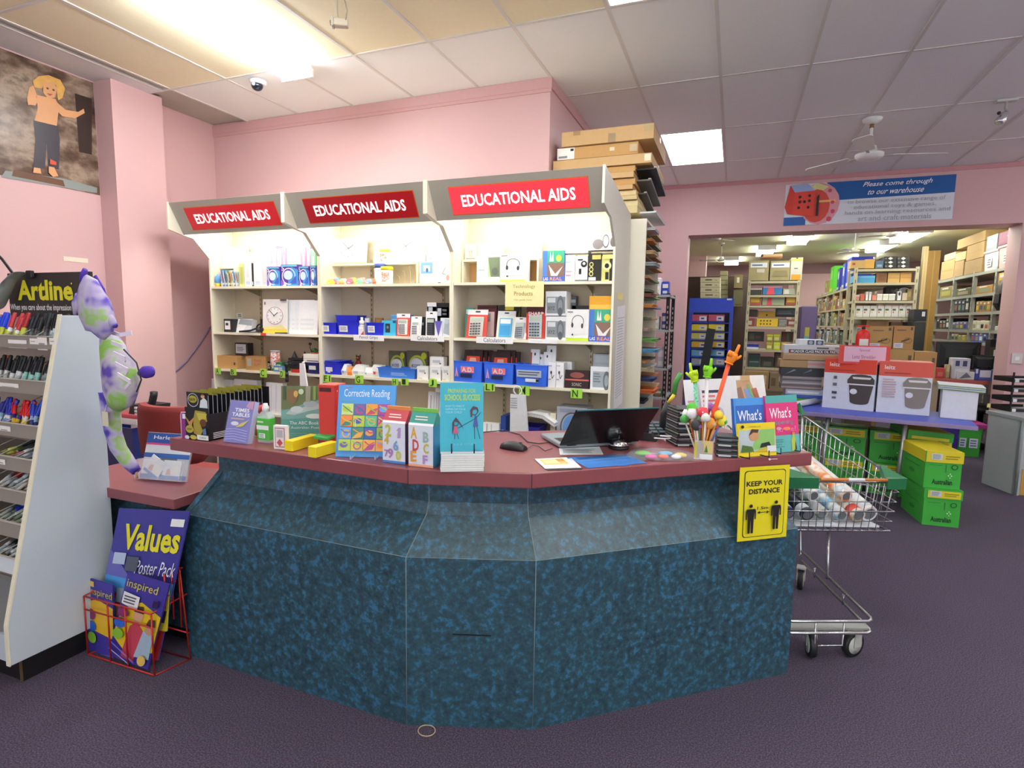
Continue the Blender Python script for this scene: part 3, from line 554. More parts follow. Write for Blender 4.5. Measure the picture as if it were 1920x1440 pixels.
def jar(label, p, pb, h, r, z0, Y, lid, body, art_c, name='counting_jar'):
    q = at_y(p, pb, Y); o = T(name, label, 'jar', (q.x, Y, z0)); b = MB(); b.lathe((0, 0, 0), [(r * .92, 0), (r, .006), (r, h * .78), (r * .9, h * .8)], body, 18); b.build('body', o)
    b = MB(); b.lathe((0, 0, h * .8), [(r * 1.05, 0), (r * 1.05, h * .18), (r * .95, h * .2)], lid, 18); b.build('lid', o)
    b = MB()
    for i in range(-3, 4):
        a0, a1 = -PI / 2 + i * .22, -PI / 2 + (i + 1) * .22; rr = r * 1.012
        b.quad((rr * math.cos(a0), rr * math.sin(a0), h * .12), (rr * math.cos(a1), rr * math.sin(a1), h * .12), (rr * math.cos(a1), rr * math.sin(a1), h * .66), (rr * math.cos(a0), rr * math.sin(a0), h * .66), art_c)
    b.build('wrapper', o); return o
fruit = mixmat('printed_wrapper', ['f2f2ec', 'e8542e', 'f6f2e8', '4a6fb0'], 40, .4, 2)
jar('small jar with a yellow lid on the riser between the clock cards', 722, 490, .11, .042, zt, 3.935, 'f2d944', 'f4f4ee', fruit)
jar('yellow lidded jar with red counters on the shelf below the riser', 726, 528, .135, .047, 1.7672, 3.84, 'f4da2e', 'f3efe6', fruit)
jar('white jar with dark blue lid behind the yellow lidded jar', 713, 526, .165, .045, 1.7672, 3.90, '3c559c', 'f6f6f4', m('f2f2ee'))
pack('teaching_card', 'white card with a pale blue foot leaning at the end of the riser', 'teaching card', 798, 842, 432, 3.94, 1.80, .005, 'f8f9f8', [('r', 0, .0, 1, .16, 'bfe3e6'), ('txtlines', .1, .4, .3, .75, 3, 'a0a0a4')], lean=.05)
zs = 1.7672
for i in range(14):
    px = 620 + i * 6; q = at_y(px, 526, Y + .02 + .03 * (i % 3)); col = ['f3d24a', 'e87aa0', '6cb4d8', 'ef9f6a', 'f1e7c8', 'b7a0d8', 'e4687c', 'f4e06a', 'e88ab0', '86c8a0', 'f09a9a', '55627a', '8ea0b4', 'd86a4a'][i]
    b = MB(); b.loft([[(-.022, -.012, 0), (.022, -.012, 0), (.022, .014, 0), (-.022, .014, 0)], [(-.03, -.016, .014), (.028, -.018, .014), (.03, .018, .014), (-.028, .016, .014)], [(-.016, -.008, .034), (.018, -.01, .03), (.016, .01, .036), (-.018, .008, .03)]], col); b.art((-.02, -.017, .004), (.03, 0, 0), (0, .003, .014), [('r', .1, .2, .8, .8, 'f8f8f4')])
    o = b.build('sweet_packet', loc=(q.x, q.y, zs), rz=R_.uniform(-.6, .6)); o.scale = (1, 1, 1.0 + .6 * R_.random())
    tag(o, 'crumpled %s packet on the shelf under the riser' % ['yellow', 'pink', 'sky blue', 'orange', 'cream', 'lilac', 'crimson', 'lemon', 'rose', 'green', 'salmon', 'slate', 'grey-blue', 'rust'][i], 'packet', 'coloured packets under the clock cards')
for i in range(4):
    q = at_y(748 + i * 10, 527, Y + .09); b = MB(); h = .06 + .035 * i
    b.tube([(-.01, 0, .003), (.0, 0, .003), (.008, 0, h * .5), (.0, 0, h), (-.012, 0, h + .008), (-.02, 0, h - .002)], .0022, 'b89a5a', 6)
    tag(b.build('wire_hook', loc=(q.x, q.y, zs)), ['shortest bent wire hook', 'second bent wire hook', 'third bent wire hook', 'tallest bent wire hook'][i] + ' beside the yellow lidded jar', 'hook', 'wire hooks under the riser')
pack('timer_box', 'white box with a pale blue window picture under the clock riser', 'box', 787, 815, 490, Y + .02, zs, .09, 'f6f6f2', [('r', .08, .45, .85, .95, '8cc4e8'), ('r', .25, .55, .7, .82, 'dcecf4'), ('e', .5, .6, .08, .1, '4a6a9a')])
pack('timer_box', 'white box with grey clock hands next to the third unit', 'box', 816, 843, 490, Y + .03, zs, .09, 'f8f8f6', [('l', [(.5, .45), (.7, .7)], .004, '9aa0a8'), ('l', [(.5, .45), (.75, .4)], .004, '9aa0a8'), ('e', .88, .25, .12, .13, 'e8b0a4'), ('r', .2, .02, .4, .06, '55555a')])
# middle shelf of unit 2
z = z_(1, 1)
tub('blue tub at the divider end with a printed label, middle shelf', 603, 631, 605, Y, z, .14)
tub('second blue tub along the middle shelf, beside the white bottle', 632, 671, 605, Y, z, .14)
tub('blue tub stacked behind and above the two front tubs', 629, 671, 591, Y + .09, z + .085, .12, lab=False)
tub('third blue tub along, between the white bottle and the cyan box', 686, 719, 605, Y, z, .14)
q = at_y(679, 626, Y + .04); o = T('squeeze_bottle', 'white topped bottle between the blue tubs', 'bottle', (q.x, q.y, z)); b = MB(); b.lathe((0, 0, 0), [(.02, 0), (.024, .01), (.024, .07), (.02, .08)], 'c9ccd0', 16); b.build('body', o); b = MB(); b.lathe((0, 0, .08), [(.021, 0), (.021, .03), (.01, .035), (.01, .06)], 'f2f2f2', 16); b.build('cap', o)
for i, (a, c, t) in enumerate([(672, 682, 612), (684, 692, 596)]): pack('eraser_pack', ['small clear and red pack in front of the white bottle', 'grey blister card behind the white bottle'][i], 'pack', a, c, t, Y + .1 * i, z, .02, 'd9dade', [('p', [(.4, 0), (1, 0), (1, .5)], 'c03038'), ('r', .1, .7, .9, .95, 'f4f4f4')])
pack('wooden_block', 'little brown block showing behind the third blue tub', 'block', 703, 716, 596, Y + .14, z, .03, 'a0703c', [('r', .2, .2, .8, .9, 'b88448')])
for i in range(5):
    pack('label_box', 'flat pale blue box, %s in the pile behind the cyan box' % ['lowest', 'second from the bottom', 'middle one', 'second from the top', 'topmost'][i], 'box', 733, 752, 0, Y + .12, z + .02 * i + .055, .1, '6fb4e4', (), group='flat blue boxes in a pile') if False else None
    x0, x1 = spanx(733, 768, 590, Y + .12); zb = z + .033 * i; b = MB(); w = x1 - x0
    b.box(-w / 2, w / 2, 0, .06, 0, .031, '5fa8de'); b.art((w * .05, 0, 0), (w * .45, 0, 0), (0, 0, .031), [('r', 0, .0, 1, 1, '2d6274')]); b.art((-w / 2, 0, 0), (w * .5, 0, 0), (0, 0, .031), [('r', .05, .75, .95, .95, '9ccdf0')])
    tag(b.build('label_box', loc=((x0 + x1) / 2, Y + .12, zb)), 'flat blue box, %s in the pile behind the cyan box' % ['lowest', 'second from the bottom', 'middle one', 'second from the top', 'topmost'][i], 'box', 'flat blue boxes in a pile')
pack('earphone_box', 'bright cyan box with a dark window on the middle shelf', 'box', 716, 742, 601, Y + .01, z, .07, '3fb8e0', [('r', .25, .2, .6, .8, '1f3a44'), ('e', .42, .55, .08, .1, '7a8a90'), ('r', .8, .85, 1, 1, '1f5a78')])
def calc(label, a, c, t, z0, Y, card='d8303a', body='c8ccd0', lean=.2, keys=True, name='calculator_pack', dep=.012, group='calculators in hanging packs', cap=None):
    x0, x1, z0, z1 = fit(a, c, t, Y, z0); w, h = x1 - x0, z1 - z0
    o = T(name, label, 'calculator', ((x0 + x1) / 2, Y, z0), group=group, rot=(-lean, 0, 0))
    b = MB(); b.box(-w / 2, w / 2, 0, dep * .3, 0, h, card); b.art((-w / 2, 0, 0), (w, 0, 0), (0, 0, h), [('r', .0, .82, 1, 1, cap or card), ('r', .38, .9, .62, .95, '2a2a2e')]); b.build('backing_card', o)
    b = MB(); b.box(-w * .34, w * .34, -.012, 0, h * .06, h * .74, body, .003); b.art((-w * .34, -.012, h * .06), (w * .68, 0, 0), (0, 0, h * .68), [('r', .08, .74, .92, .94, 'b7c4b4')] + [('r', .08 + .22 * i, .06 + .13 * j, .24 + .22 * i, .14 + .13 * j, '4a4e58') for i in range(4) for j in range(5)] if keys else [('r', .08, .7, .92, .94, 'e8eef2'), ('r', .1, .1, .9, .6, '3f9ad0')], .001); b.build('calculator', o)
    return o
calc('white calculator pack with red edging beside the cyan box', 743, 768, 588, z, Y + .01, 'e8544a', 'f4f4f2', .06, cap='f6f6f4')
calc('small white calculator pack with a pink print', 769, 789, 593, z, Y + .0, 'f2f0ee', 'f8f4f2', .12)
calc('black calculator pack tucked behind the white one', 786, 797, 594, z, Y + .05, '222226', '34343a', .1)
calc('white and black calculator pack under the stacked boxes', 798, 819, 584, z, Y + .01, 'f4f4f6', '2c3034', .03, cap='f8f8f8')
for i in range(2):
    pack('battery_box', ['lower', 'upper'][i] + ' white carton balanced above the calculators', 'box', 801, 818, [575, 567][i], Y + .06, z + [.12, .145][i] - .004, .08, 'f6f6f6', [('r', .05, .1, .95, .2, 'd0d4d8'), ('r', .15, .45, .6, .7, 'c0c6cc')], group='white cartons above the calculators')
    pack('battery_box', ['lower', 'upper'][i] + ' black box balanced beside the white cartons', 'box', 818.5, 841, [576, 568][i], Y + .06, z + [.12, .145][i] - .004, .08, '17171b', [('r', .08, .4, .4, .65, 'c8ccd2'), ('r', .5, .45, .85, .6, '5a5e66')], group='black boxes above the calculators')
pack('support_box', 'white box standing behind the calculators under the stacked cartons', 'box', 800, 842, 580, Y + .09, z, .06, 'e8eaec', [('r', .5, .1, .95, .8, '8890a0')])
pack('gift_bag', 'purple and white pack beside the last calculator', 'pack', 815, 829, 602, Y + .0, z, .03, 'e8e6f2', [('p', [(0, 1), (1, 1), (.5, 0)], '6a5fb8')])
pack('mouse_pack', 'clear and white blister pack at the third unit end of the shelf', 'pack', 826, 843, 596, Y + .01, z, .04, 'e4eaec', [('p', [(.3, .2), (1, .1), (1, .9), (.5, .95)], 'aebcc4'), ('e', .7, .8, .25, .12, 'c8d4da')])
for lbl, a, c, t, bt, tx in [('white shelf label reading Pencil Grips', 663, 720, 629, 638, 'Pencil Grips'), ('white shelf label reading Calculators under the calculators of the middle unit', 770, 833, 630, 639, 'Calculators'), ('white shelf label reading Calculators below the red calculators', 893, 962, 633, 643, 'Calculators'), ('blank white shelf label beside the headset cartons', 990, 1045, 636, 643, '')]:
    q0 = at_y(a, bt, YS - .004); q1 = at_y(c, t, YS - .004); w, h = q1.x - q0.x, q1.z - q0.z; b = MB(); b.box(0, w, 0, .0015, 0, h, 'f6f6f4'); b.art((0, 0, 0), (w, 0, 0), (0, 0, h), [('t', .2, .2, .8, .85, tx, '3a3a4a', .0)] if tx else [('r', .1, .45, .5, .55, 'e0e0e4')], .0008); tag(b.build('shelf_label', loc=(q0.x, YS - .005, q0.z)), lbl, 'label')
# lower shelf of unit 2
z = z_(1, 2)
o = tub('lidded blue tub at the divider end above label F1', 606, 640, 680, Y, z, .16, art=[('r', .15, .2, .6, .75, 'e8e8f4'), ('r', .25, .05, .45, .2, 'e8e8f4')]); h = .1
b = MB(); w = .145; b.box(-w / 2, w / 2, -.085, .085, h, h + .012, BLUE, .003); b.build('lid', o)
# red and gold bird ornament
q = at_y(672, 682, Y + .12); o = T('owl_ornament', 'small red and gold owl ornament at the back of the shelf', 'ornament', (q.x, q.y, z + .04))
b = MB(); b.ball((0, 0, .045), (.028, .02, .04), '7c1f1a', 12, 8); b.build('body', o); b = MB(); b.ball((0, -.004, .095), (.022, .018, .02), '5a3420', 12, 8); b.ball((-.008, -.02, .098), .006, 'd8a030', 8, 6); b.ball((.008, -.02, .098), .006, 'd8a030', 8, 6); b.lathe((-.018, 0, .106), [(.008, 0), (.001, .02)], '4a2018', 8); b.lathe((.018, 0, .106), [(.008, 0), (.001, .02)], '4a2018', 8); b.build('head', o); b = MB(); b.box(-.02, .02, -.015, .015, -.04, .01, '2c1a16', .003); b.build('stand', o)
for i, (a, c, t, col, lb) in enumerate([(641, 650, 683, 'e2e4ea', 'small white bottle pack beside the lidded tub'), (648, 659, 688, 'ef8a3a', 'small orange bag beside the lidded tub'), (660, 684, 684, 'eef0ee', 'white paper packet with grey print'), (676, 700, 689, 'f6f6f4', 'white plastic bag slumped over label G'), (694, 716, 684, 'ecebe8', 'white bag with red band beside the blue tray')]):
    x0, x1, z0, z1 = fit(a, c, t, Y + .01 * i, z); w, h = x1 - x0, z1 - z0; b = MB()
    b.loft([[(-w / 2, 0, 0), (w / 2, 0, 0), (w / 2, .08, 0), (-w / 2, .08, 0)], [(-w * .55, -.006, h * .4), (w * .5, -.01, h * .4), (w * .52, .08, h * .4), (-w * .5, .085, h * .4)], [(-w * .3, .02, h), (w * .4, .01, h * .9), (w * .42, .07, h * .95), (-w * .35, .075, h)]], col)
    b.art((-w * .4, -.008, h * .1), (w * .7, 0, 0), (0, -.002, h * .4), [('r', .1, .2, .6, .8, ['8aa0c8', 'f8b070', 'b8c0c8', '9fb0c4', 'd0483c'][i])])
    tag(b.build('bag_pack', loc=((x0 + x1) / 2, Y + .01 * i, z)), lb, 'bag')
o = tub('shallow pale blue tray of blister packs above labels H and I', 707, 780, 690, Y + .0, z, .14, m('3f7fe0', .35), group=None, name='shallow_tray', art=[('txtlines', .4, .2, .95, .7, 3, 'b8d0f4')])
for i, (a, c) in enumerate([(729, 760), (763, 802)]):
    x0, x1, z0, z1 = fit(a, c, 658, Y + .15, z); w, h = x1 - x0, z1 - z0
    o = T('headphone_pack', ['green ringed headphone blister pack nearer the owl', 'green ringed headphone blister pack nearer the white boxes'][i], 'headphones', ((x0 + x1) / 2, Y + .15, z), group='green ringed headphone packs')
    b = MB(); b.box(-w / 2, w / 2, 0, .012, 0, h, '5c604e'); b.art((-w / 2, 0, 0), (w, 0, 0), (0, 0, h), [('ring', .5, .42, .42, .42, .8, 'b8c83a'), ('e', .82, .82, .13, .13, 'c8d23a'), ('p', [(.1, 0), (.9, 0), (.8, .3), (.2, .3)], '2a3440')]); b.build('backing_card', o)
    b = MB(); b.lathe((0, -.002, h * .44), [(w * .33, 0), (w * .33, .012), (w * .2, .016)], 'd9dce0', 20, axis='y'); b.art((-w * .2, -.019, h * .38), (w * .4, 0, 0), (0, 0, h * .12), [('t', 0, 0, 1, 1, 'KOSS', '2a2c30')], .0006); b.build('headphone', o)
for i, (a, c, t, zz, lb) in enumerate([(782, 802, 687, 0, 'small white box nearest the blue tray'), (806, 826, 687, 0, 'small white box under another white box'), (806, 832, 669, 1, 'white box stacked on a smaller one'), (829, 843, 687, 0, 'small white box against the third unit')]):
    pack('usb_box', lb + ' above label J', 'box', a, c, t, Y + .01 + (.0 if i != 2 else .01), z + (.078 if zz else 0), .06, 'f1f0ee', [('r', .2, .55, .75, .75, 'c4c8cc'), ('e', .75, .5, .07, .06, '6a6e74'), ('r', .1, .05, .5, .15, 'e8d8a8')], group='small white boxes above label J')
pack('pen_block', 'dark red strip standing behind the stacked white boxes', 'block', 832, 837, 668, Y + .12, z, .03, '7a2c22', [('r', .2, .1, .8, .9, '8c3a2c')])
# ---- unit 3
zt = 1.945; x0, x1 = spanx(868, 1012, 487, 3.9)
b = MB(); b.box(x0, x1, 3.88, 3.998, zt - .014, zt, CREAMP); b.box(x0, x0 + .014, 3.88, 3.998, 1.7712, zt - .014, CREAMP); b.box(x1 - .014, x1, 3.88, 3.998, 1.7712, zt - .014, CREAMP); b.box(x0 + .3, x0 + .312, 3.88, 3.998, 1.7712, zt - .014, 'd9a666'); b.box(x0 + .014, x1 - .014, 3.992, 3.997, 1.7712, zt - .014, 'd4a468'); tag(b.build('riser_shelf'), 'riser shelf with wooden inside above the white headset boxes', 'shelf')
pack('picture_card', 'small card with a rabbit drawing on the riser, third unit', 'card', 872, 893, 458, 3.9, zt, .01, 'faf6d8', [('e', .5, .4, .2, .25, 'c8b0a4'), ('l', [(.4, .5), (.25, .8)], .004, '8a7a70'), ('l', [(.6, .5), (.75, .8)], .004, '8a7a70'), ('r', .1, .05, .9, .12, '9a8c80')])
for i, (a, c, t, lb) in enumerate([(896, 938, 456, 'plain white box on the riser beside the rabbit card'), (976, 1010, 450, 'plain white box at the opening end of the riser')]): pack('display_box', lb, 'box', a, c, t, 3.9, zt, .08, 'f8f8f4', [('r', .55, .2, .65, .3, 'd0ccc8'), ('r', .1, .8, .5, .86, 'eae6e0')])
q = at_y(962, 470, 3.9); o = T('toy_microscope', 'white toy microscope on the riser above the headset box', 'microscope', (q.x, q.y, zt)); b = MB(); b.box(-.05, .045, -.02, .03, 0, .012, 'eceae8', .003); b.build('base', o); b = MB(); b.tube([(.03, .01, .01), (.035, .01, .05), (.01, 0, .085)], .008, 'dcdad8', 8); b.tube([(-.02, -.004, .02), (.02, 0, .1)], .009, '9a9a9e', 10); b.build('arm', o)
zs = 1.7712
pack('webcam_box', 'white box with a green side at the start of the top shelf, third unit', 'box', 894, 937, 479, Y + .02, zs, .1, 'f8f8f6', [('r', .08, .42, .36, .5, 'c8c8cc'), ('r', .5, .2, 1, .93, '7c8c70'), ('p', [(.5, .2), (.62, .2), (.5, .93)], 'b8d890'), ('e', .8, .4, .14, .14, '6a7068')])
pack('headset_box', 'white headset box with a lime stripe on the top shelf', 'box', 938, 985, 475, Y + .0, zs, .1, 'f8f8f6', [('r', 0, 0, 1, .08, 'c8e05a')] + HEADSET, group='white headset boxes')
def puzzle(label, a, c, t, z0, fade):
    A = [('r', 0, 0, .22, 1, '4f7fd0'), ('r', .22, .15, 1, 1, '3fb08a'), ('e', .75, .75, .13, .11, 'e8d850'), ('p', [(.22, .15), (1, .15), (1, .6), (.22, .6)], '8a6a5a'), ('p', [(.28, .55), (.6, .25), (.95, .5), (.7, .18), (.4, .18)], 'eeecea'), ('p', [(.32, .65), (.36, .98), (.42, .7), (.48, .98), (.52, .65)], 'f4f4f2'), ('r', 0, 0, 1, .17, '3f5fc4'), ('t', .05, .04, .27, .14, 'LAS', 'f6f6f6'), ('t', .36, .04, .92, .14, 'REAL', 'f0a030')]
    return pack('game_box', label, 'game box', a, c, t, Y + .01, z0, .09, '4a6fc0', A)
puzzle('colourful rabbit game box on the top shelf, third unit', 1018, 1058, 470, zs, 1)
pack('camera_box', 'white box with pink print beside the rabbit game', 'box', 1060, 1078, 478, Y + .03, zs, .1, 'f8f6f6', [('r', .1, .2, .6, .26, 'e89ab0'), ('r', .1, .35, .7, .4, 'e8b0c0'), ('r', .1, .7, .6, .76, 'c8d0d8')])
pack('camera_box', 'white box with black lens and torch picture', 'box', 1079, 1102, 480, Y + .01, zs, .1, 'f8f8f8', [('e', .7, .68, .26, .13, '1c1c20'), ('e', .7, .7, .12, .06, 'e8e8ec'), ('r', .3, .28, .5, .5, '1c1c20'), ('r', .2, .82, .6, .88, '2a2a2e'), ('r', 0, 0, 1, .06, '6a6e74')])
pack('camera_box', 'black and yellow boxed toy with round lens pictures', 'box', 1103, 1128, 475, Y + .0, zs, .1, '26241e', [('r', .05, .02, .6, .14, 'f0f0ec'), ('ring', .25, .6, .16, .09, .6, 'e8e080'), ('ring', .25, .42, .16, .09, .6, 'e8e080'), ('ring', .25, .26, .16, .09, .6, 'e8e080'), ('r', .3, .78, .95, .94, 'd8d070')], group='black and yellow boxed toys')
pack('camera_box', 'black and yellow boxed toy nearest the end panel', 'box', 1128.5, 1153, 475, Y + .0, zs, .1, '26241e', [('r', 0, 0, .6, .9, 'd8d47c'), ('ring', .4, .55, .34, .16, .5, 'f4f0a8'), ('e', .4, .55, .17, .09, '1c1c1c'), ('r', .3, .05, .55, .32, '1c1c1e'), ('r', .05, .8, .9, .96, 'e8e08a')], group='black and yellow boxed toys')
pack('headphone_box', 'white box showing grey headphones on top of the black and yellow toys', 'box', 1104, 1156, 436, Y + .02, zs + .205, .09, 'fafaf8', [('e', .34, .34, .2, .3, '8a8286'), ('ring', .62, .5, .12, .4, .75, '7a7478'), ('e', .9, .45, .12, .3, '7c767a')])
pack('headphone_box', 'white box with faint yellow print above the lens box', 'box', 1060, 1103, 446, Y + .03, zs + .19, .09, 'fafaf6', [('ring', .6, .3, .3, .3, .92, 'dcd8d0'), ('r', .1, .2, .5, .26, 'ece4c0'), ('r', .3, .05, .8, .1, 'e8e4b8')])
q0 = at_y(947, 575, YS - .008); q1 = at_y(1020, 527, YS - .008); w, h = q1.x - q0.x, q1.z - q0.z
b = MB(); b.box(0, w, 0, .002, 0, h, 'f6ecae'); b.art((0, 0, 0), (w, 0, 0), (0, 0, h), [('t', .2, .70, .78, .87, 'Technology', 'b09a48', .0), ('t', .24, .44, .72, .6, 'Products', '9a7a38', .0), ('t', .24, .22, .7, .31, '(for prints use)' if False else 'On pink lists', 'b4a058', .0)], .0008)
tag(b.build('notice_card', loc=(q0.x, YS - .009, q0.z)), 'pale yellow Technology Products notice hanging from the shelf edge', 'notice')
z = z_(2, 1)
pack('teal_pack', 'teal card pack at the divider end behind the red calculator', 'pack', 871, 886, 577, Y + .05, z, .02, '3f9a8a', [('r', .1, .8, .9, .95, 'cfe8e0')], lean=.1)
calc('red desk calculator pack nearest the divider', 873, 911, 579, z, Y, 'd8483a', 'd8cfc4', .22, cap='f4f4f2')
pack('calculator_box', 'dark maroon box with a pale pink calculator picture', 'box', 894, 930, 572, Y + .09, z, .03, '5a1c22', [('r', .45, .05, .9, .8, 'e8c8c4'), ('r', .5, .5, .7, .75, '9aa0a8'), ('r', .05, .9, .95, .97, '3a1014')], lean=.05)
calc('blue calculator in a rainbow edged blister pack', 930, 964, 582, z, Y + .01, 'e8e6d4', '58b0e0', .2, False, cap='e9ecee')
pack('lanyard', 'black card with yellow print behind the blue calculator', 'pack', 934, 975, 572, Y + .1, z, .02, '23221c', [('r', .3, .85, .7, .95, 'd8c83a'), ('p', [(.6, .2), (1, .2), (1, .9)], '5a5c2c')], lean=.04)
calc('small grey calculator pack leaning on the red one', 961, 986, 593, z, Y + .0, 'e8e4e0', 'a8b0b8', .28, cap='f2f0ee')
o = calc('tall red branded calculator pack next to the headset cartons', 986, 1022, 575, z, Y + .01, 'd23a2a', 'c4d0d4', .06, cap='5a1216')
b = MB(); hh = at_y(1004, 575, Y + .01).z - z; ww = .13; b.art((-ww / 2, -.0008, hh * .72), (ww, 0, 0), (0, 0, hh * .14), [('t', .06, .1, .94, .9, 'SHARP', 'f4f0ec', .02)]); b.build('lettering', o)
for i, (t, zz) in enumerate([(592, 0), (546, .165)]):
    pack('headset_carton', ['lower', 'upper'][i] + ' white and grey headset carton of the two stacked', 'box', 1023, 1062, t, Y + .01, z + zz, .12, 'eceeef', [('r', .06, .12, .96, .78, '8d9398'), ('r', .1, .55, .48, .74, 'd8dcde'), ('t', .12, .26, .46, .4, 'XYZ', '4a4e54'), ('ring', .72, .42, .17, .4, .62, '6f757a'), ('e', .72, .2, .1, .16, '5a6066')], group='white and grey headset cartons')
for i, (a, c, t) in enumerate([(1060, 1068, 552), (1069, 1080, 555)]): pack('pencil_tin', ['grey tin behind the upper headset carton', 'darker grey tin behind the headset carton'][i], 'tin', a, c, t, Y + .13, z, .06, ['7a8084', '5c6266'][i], [('r', .1, .85, .9, .92, 'a8aeb2')])
pack('headset_box', 'white headset box with a lime stripe beside the rabbit game, middle shelf', 'box', 1062, 1104, 580, Y + .0, z, .12, 'f6f6f4', [('r', 0, 0, 1, .1, 'c0dc3c')] + HEADSET, group='white headset boxes')
pack('cable_coil', 'black cable box showing above the headset box', 'box', 1072, 1104, 573, Y + .13, z, .05, '1e1e22', [('r', .1, .1, .9, .9, '2c2c30')])
puzzle('colourful rabbit game box under the orange pack', 1105, 1150, 580, z, 0)
pack('foam_pack', 'orange yellow pack lying on the rabbit game box', 'pack', 1105, 1148, 555, Y + .015, z + .19, .08, 'f2b02a', [('r', .05, .1, .95, .5, 'f6c850'), ('r', 0, 0, 1, .06, 'd890a0')])
z = z_(2, 2)
BB = m('3d74f2', .3, var=.03)
def basket(label, a, c, t, Yb, art):
    return tub(label, a, c, t, Yb, z, .15, BB, group='bright blue stock baskets', name='stock_basket', art=art)
AKA = [('p', [(.05, .2), (.12, .9), (.2, .2), (.14, .2), (.12, .5), (.1, .2)], 'e8a0b8'), ('r', .3, .5, .85, .95, 'e87a8a'), ('t', .35, .55, .8, .88, 'A.D.', 'f8e8ec'), ('r', .28, .15, .75, .42, '222a50')]
basket('blue basket of red headphone packs nearest the divider', 848, 905, 677, Y - .01, AKA)
basket('blue basket of red headphone packs in the middle, above label L1', 906, 964, 680, Y - .02, AKA)
basket('blue basket with a grey price sign above label M', 965, 1027, 684, Y - .03, [('r', .02, .45, .95, .95, 'b8c4d0'), ('txtlines', .08, .55, .9, .9, 2, '5a6470'), ('r', .35, .12, .85, .36, 'e8ecf0'), ('r', .75, .14, .86, .34, '1e2024')])
for i in range(6):
    g = i // 3; a = [868, 920][g] + (i % 3) * 9; t = 656 + (i % 2) * 3
    pack('headphone_card', 'red and black headphone card, %s in the %s blue basket' % (['front', 'middle', 'rear'][i % 3], ['first', 'second'][g]), 'headphones', a, a + 34, t, Y + .04 + .025 * (i % 3), z + .03, .02, '3a1416', [('p', [(.05, 0), (.95, 0), (.85, .78), (.15, .78)], 'e04a2c'), ('p', [(.28, .5), (.7, .5), (.65, .72), (.33, .72)], 'f2b09a'), ('r', .1, .8, .9, .86, '17171a'), ('e', .35, .88, .12, .1, '1a1a1e'), ('e', .7, .88, .12, .1, '1a1a1e')], lean=.15, group='red headphone cards in the blue baskets')
for i, (a, c, t) in enumerate([(994, 1010, 655), (1002, 1022, 664), (1018, 1032, 660), (1024, 1041, 648)]):
    pack('earbud_pack', ['white looped pack at the back of the price-signed basket', 'white and blue pack at the front of the price-signed basket', 'white and blue pack beside the tall one', 'tall white and blue pack rising from the basket'][i], 'pack', a, c, t, Y + .05 + .02 * (i % 2), z + .03, .02, 'eef1f3', [('r', .1, .1, .95, .55, '7fa0cc'), ('e', .5, .85, .1, .05, '2a2e34'), ('r', 0, .0, .15, .9, 'a03a34' if i == 0 else 'dfe5ea')], lean=.08, group='white and blue packs in the basket')
for i in range(2):
    pack('earphone_box', ['white earphone box beside the price-signed basket', 'white earphone box beside the red and black pack'][i], 'box', 1028 + 15 * i, 1042 + 15 * i, 680, Y - .01, z, .1, 'f6f6f8', [('e', .4, .6, .12, .07, '3a3a3e'), ('l', [(.4, .6), (.55, .35), (.8, .5)], .004, '3a3a3e'), ('r', .05, .3, .4, .34, '9a9aa0'), ('r', .05, .85, .5, .89, 'b0b0b8')], group='white earphone boxes')
pack('earphone_box', 'white box lying behind the two earphone boxes', 'box', 1040, 1072, 678, Y + .08, z, .08, 'eceef0', [('r', .1, .1, .9, .9, 'e2e5e8')])
b = MB(); q = at_y(1069, 700, Y + .03); b.prism([(0, 0, 0), (.03, 0, .06), (.05, 0, .11), (.015, 0, .09), (-.015, 0, .04)], (0, .004, 0), '4a8a2c'); tag(b.build('paper_leaf', loc=(q.x, q.y, z + .02)), 'green leaf-shaped tag behind the red and black pack', 'tag')
o = pack('headphone_card', 'red and black headphone pack lying above label N', 'headphones', 1059, 1104, 694, Y + .0, z, .06, '2a1012', [('r', 0, .42, 1, .5, 'd86a5a'), ('e', .5, .72, .3, .16, '8a4a44'), ('t', .3, .12, .7, .3, 'SONIC', 'b8b0ac')], lean=.1)
pack('headset_carton', 'white and grey headset carton at the end panel above label N', 'box', 1107, 1146, 688, Y + .0, z, .1, 'e8ebee', [('r', .12, .1, .98, .8, 'a8b4bc'), ('txtlines', .15, .3, .5, .75, 4, '7a848c'), ('ring', .78, .4, .16, .42, .6, '70787e')])
pack('headset_carton', 'grey carton lying on top at the end panel', 'box', 1112, 1146, 664, Y + .02, z + .145, .1, '8a9298', [('r', .1, .4, .9, .9, '9aa2a8')])
# lower shelf, seen over the counter
z = z_(2, 3)
for i in range(4):
    q = at_y(1000, 800, Y + .05); b = MB(); L = [(-.16, 0), (-.1, .035), (0, .06), (.1, .05), (.19, 0)]
    b.loft([[(x, -.06, zz + .008 * i), (x, .1, zz + .008 * i), (x, .1, zz + .008 * i + .006), (x, -.06, zz + .008 * i + .006)] for x, zz in L], ['e6e4e2', 'f4f4f4', 'd8d4d4', 'f8f8f8'][i]); tag(b.build('paper_sheaf', loc=(q.x, q.y, z + .1), rz=-.1), ['lowest', 'second', 'third', 'topmost'][i] + ' curling white catalogue on the low shelf behind the laptop', 'paper', 'curling catalogues behind the laptop')
tub('violet blue tub under the curling catalogues', 960, 1012, 800, Y + .02, z, .18, m('3a35b0', .4), group=None, lab=False)
pack('ring_binder', 'blue ring binder on the low shelf beside the hanging roll', 'binder', 939, 948, 780, Y + .06, z, .2, '2a4fa8', [('e', .5, .2, .3, .03, 'e8e8e8')])
pack('magazine_file', 'cream magazine file on the low shelf beside the fan box', 'file', 1032, 1042, 775, Y + .04, z, .2, 'e8e0c4', [('e', .5, .75, .3, .04, '8a8064')])
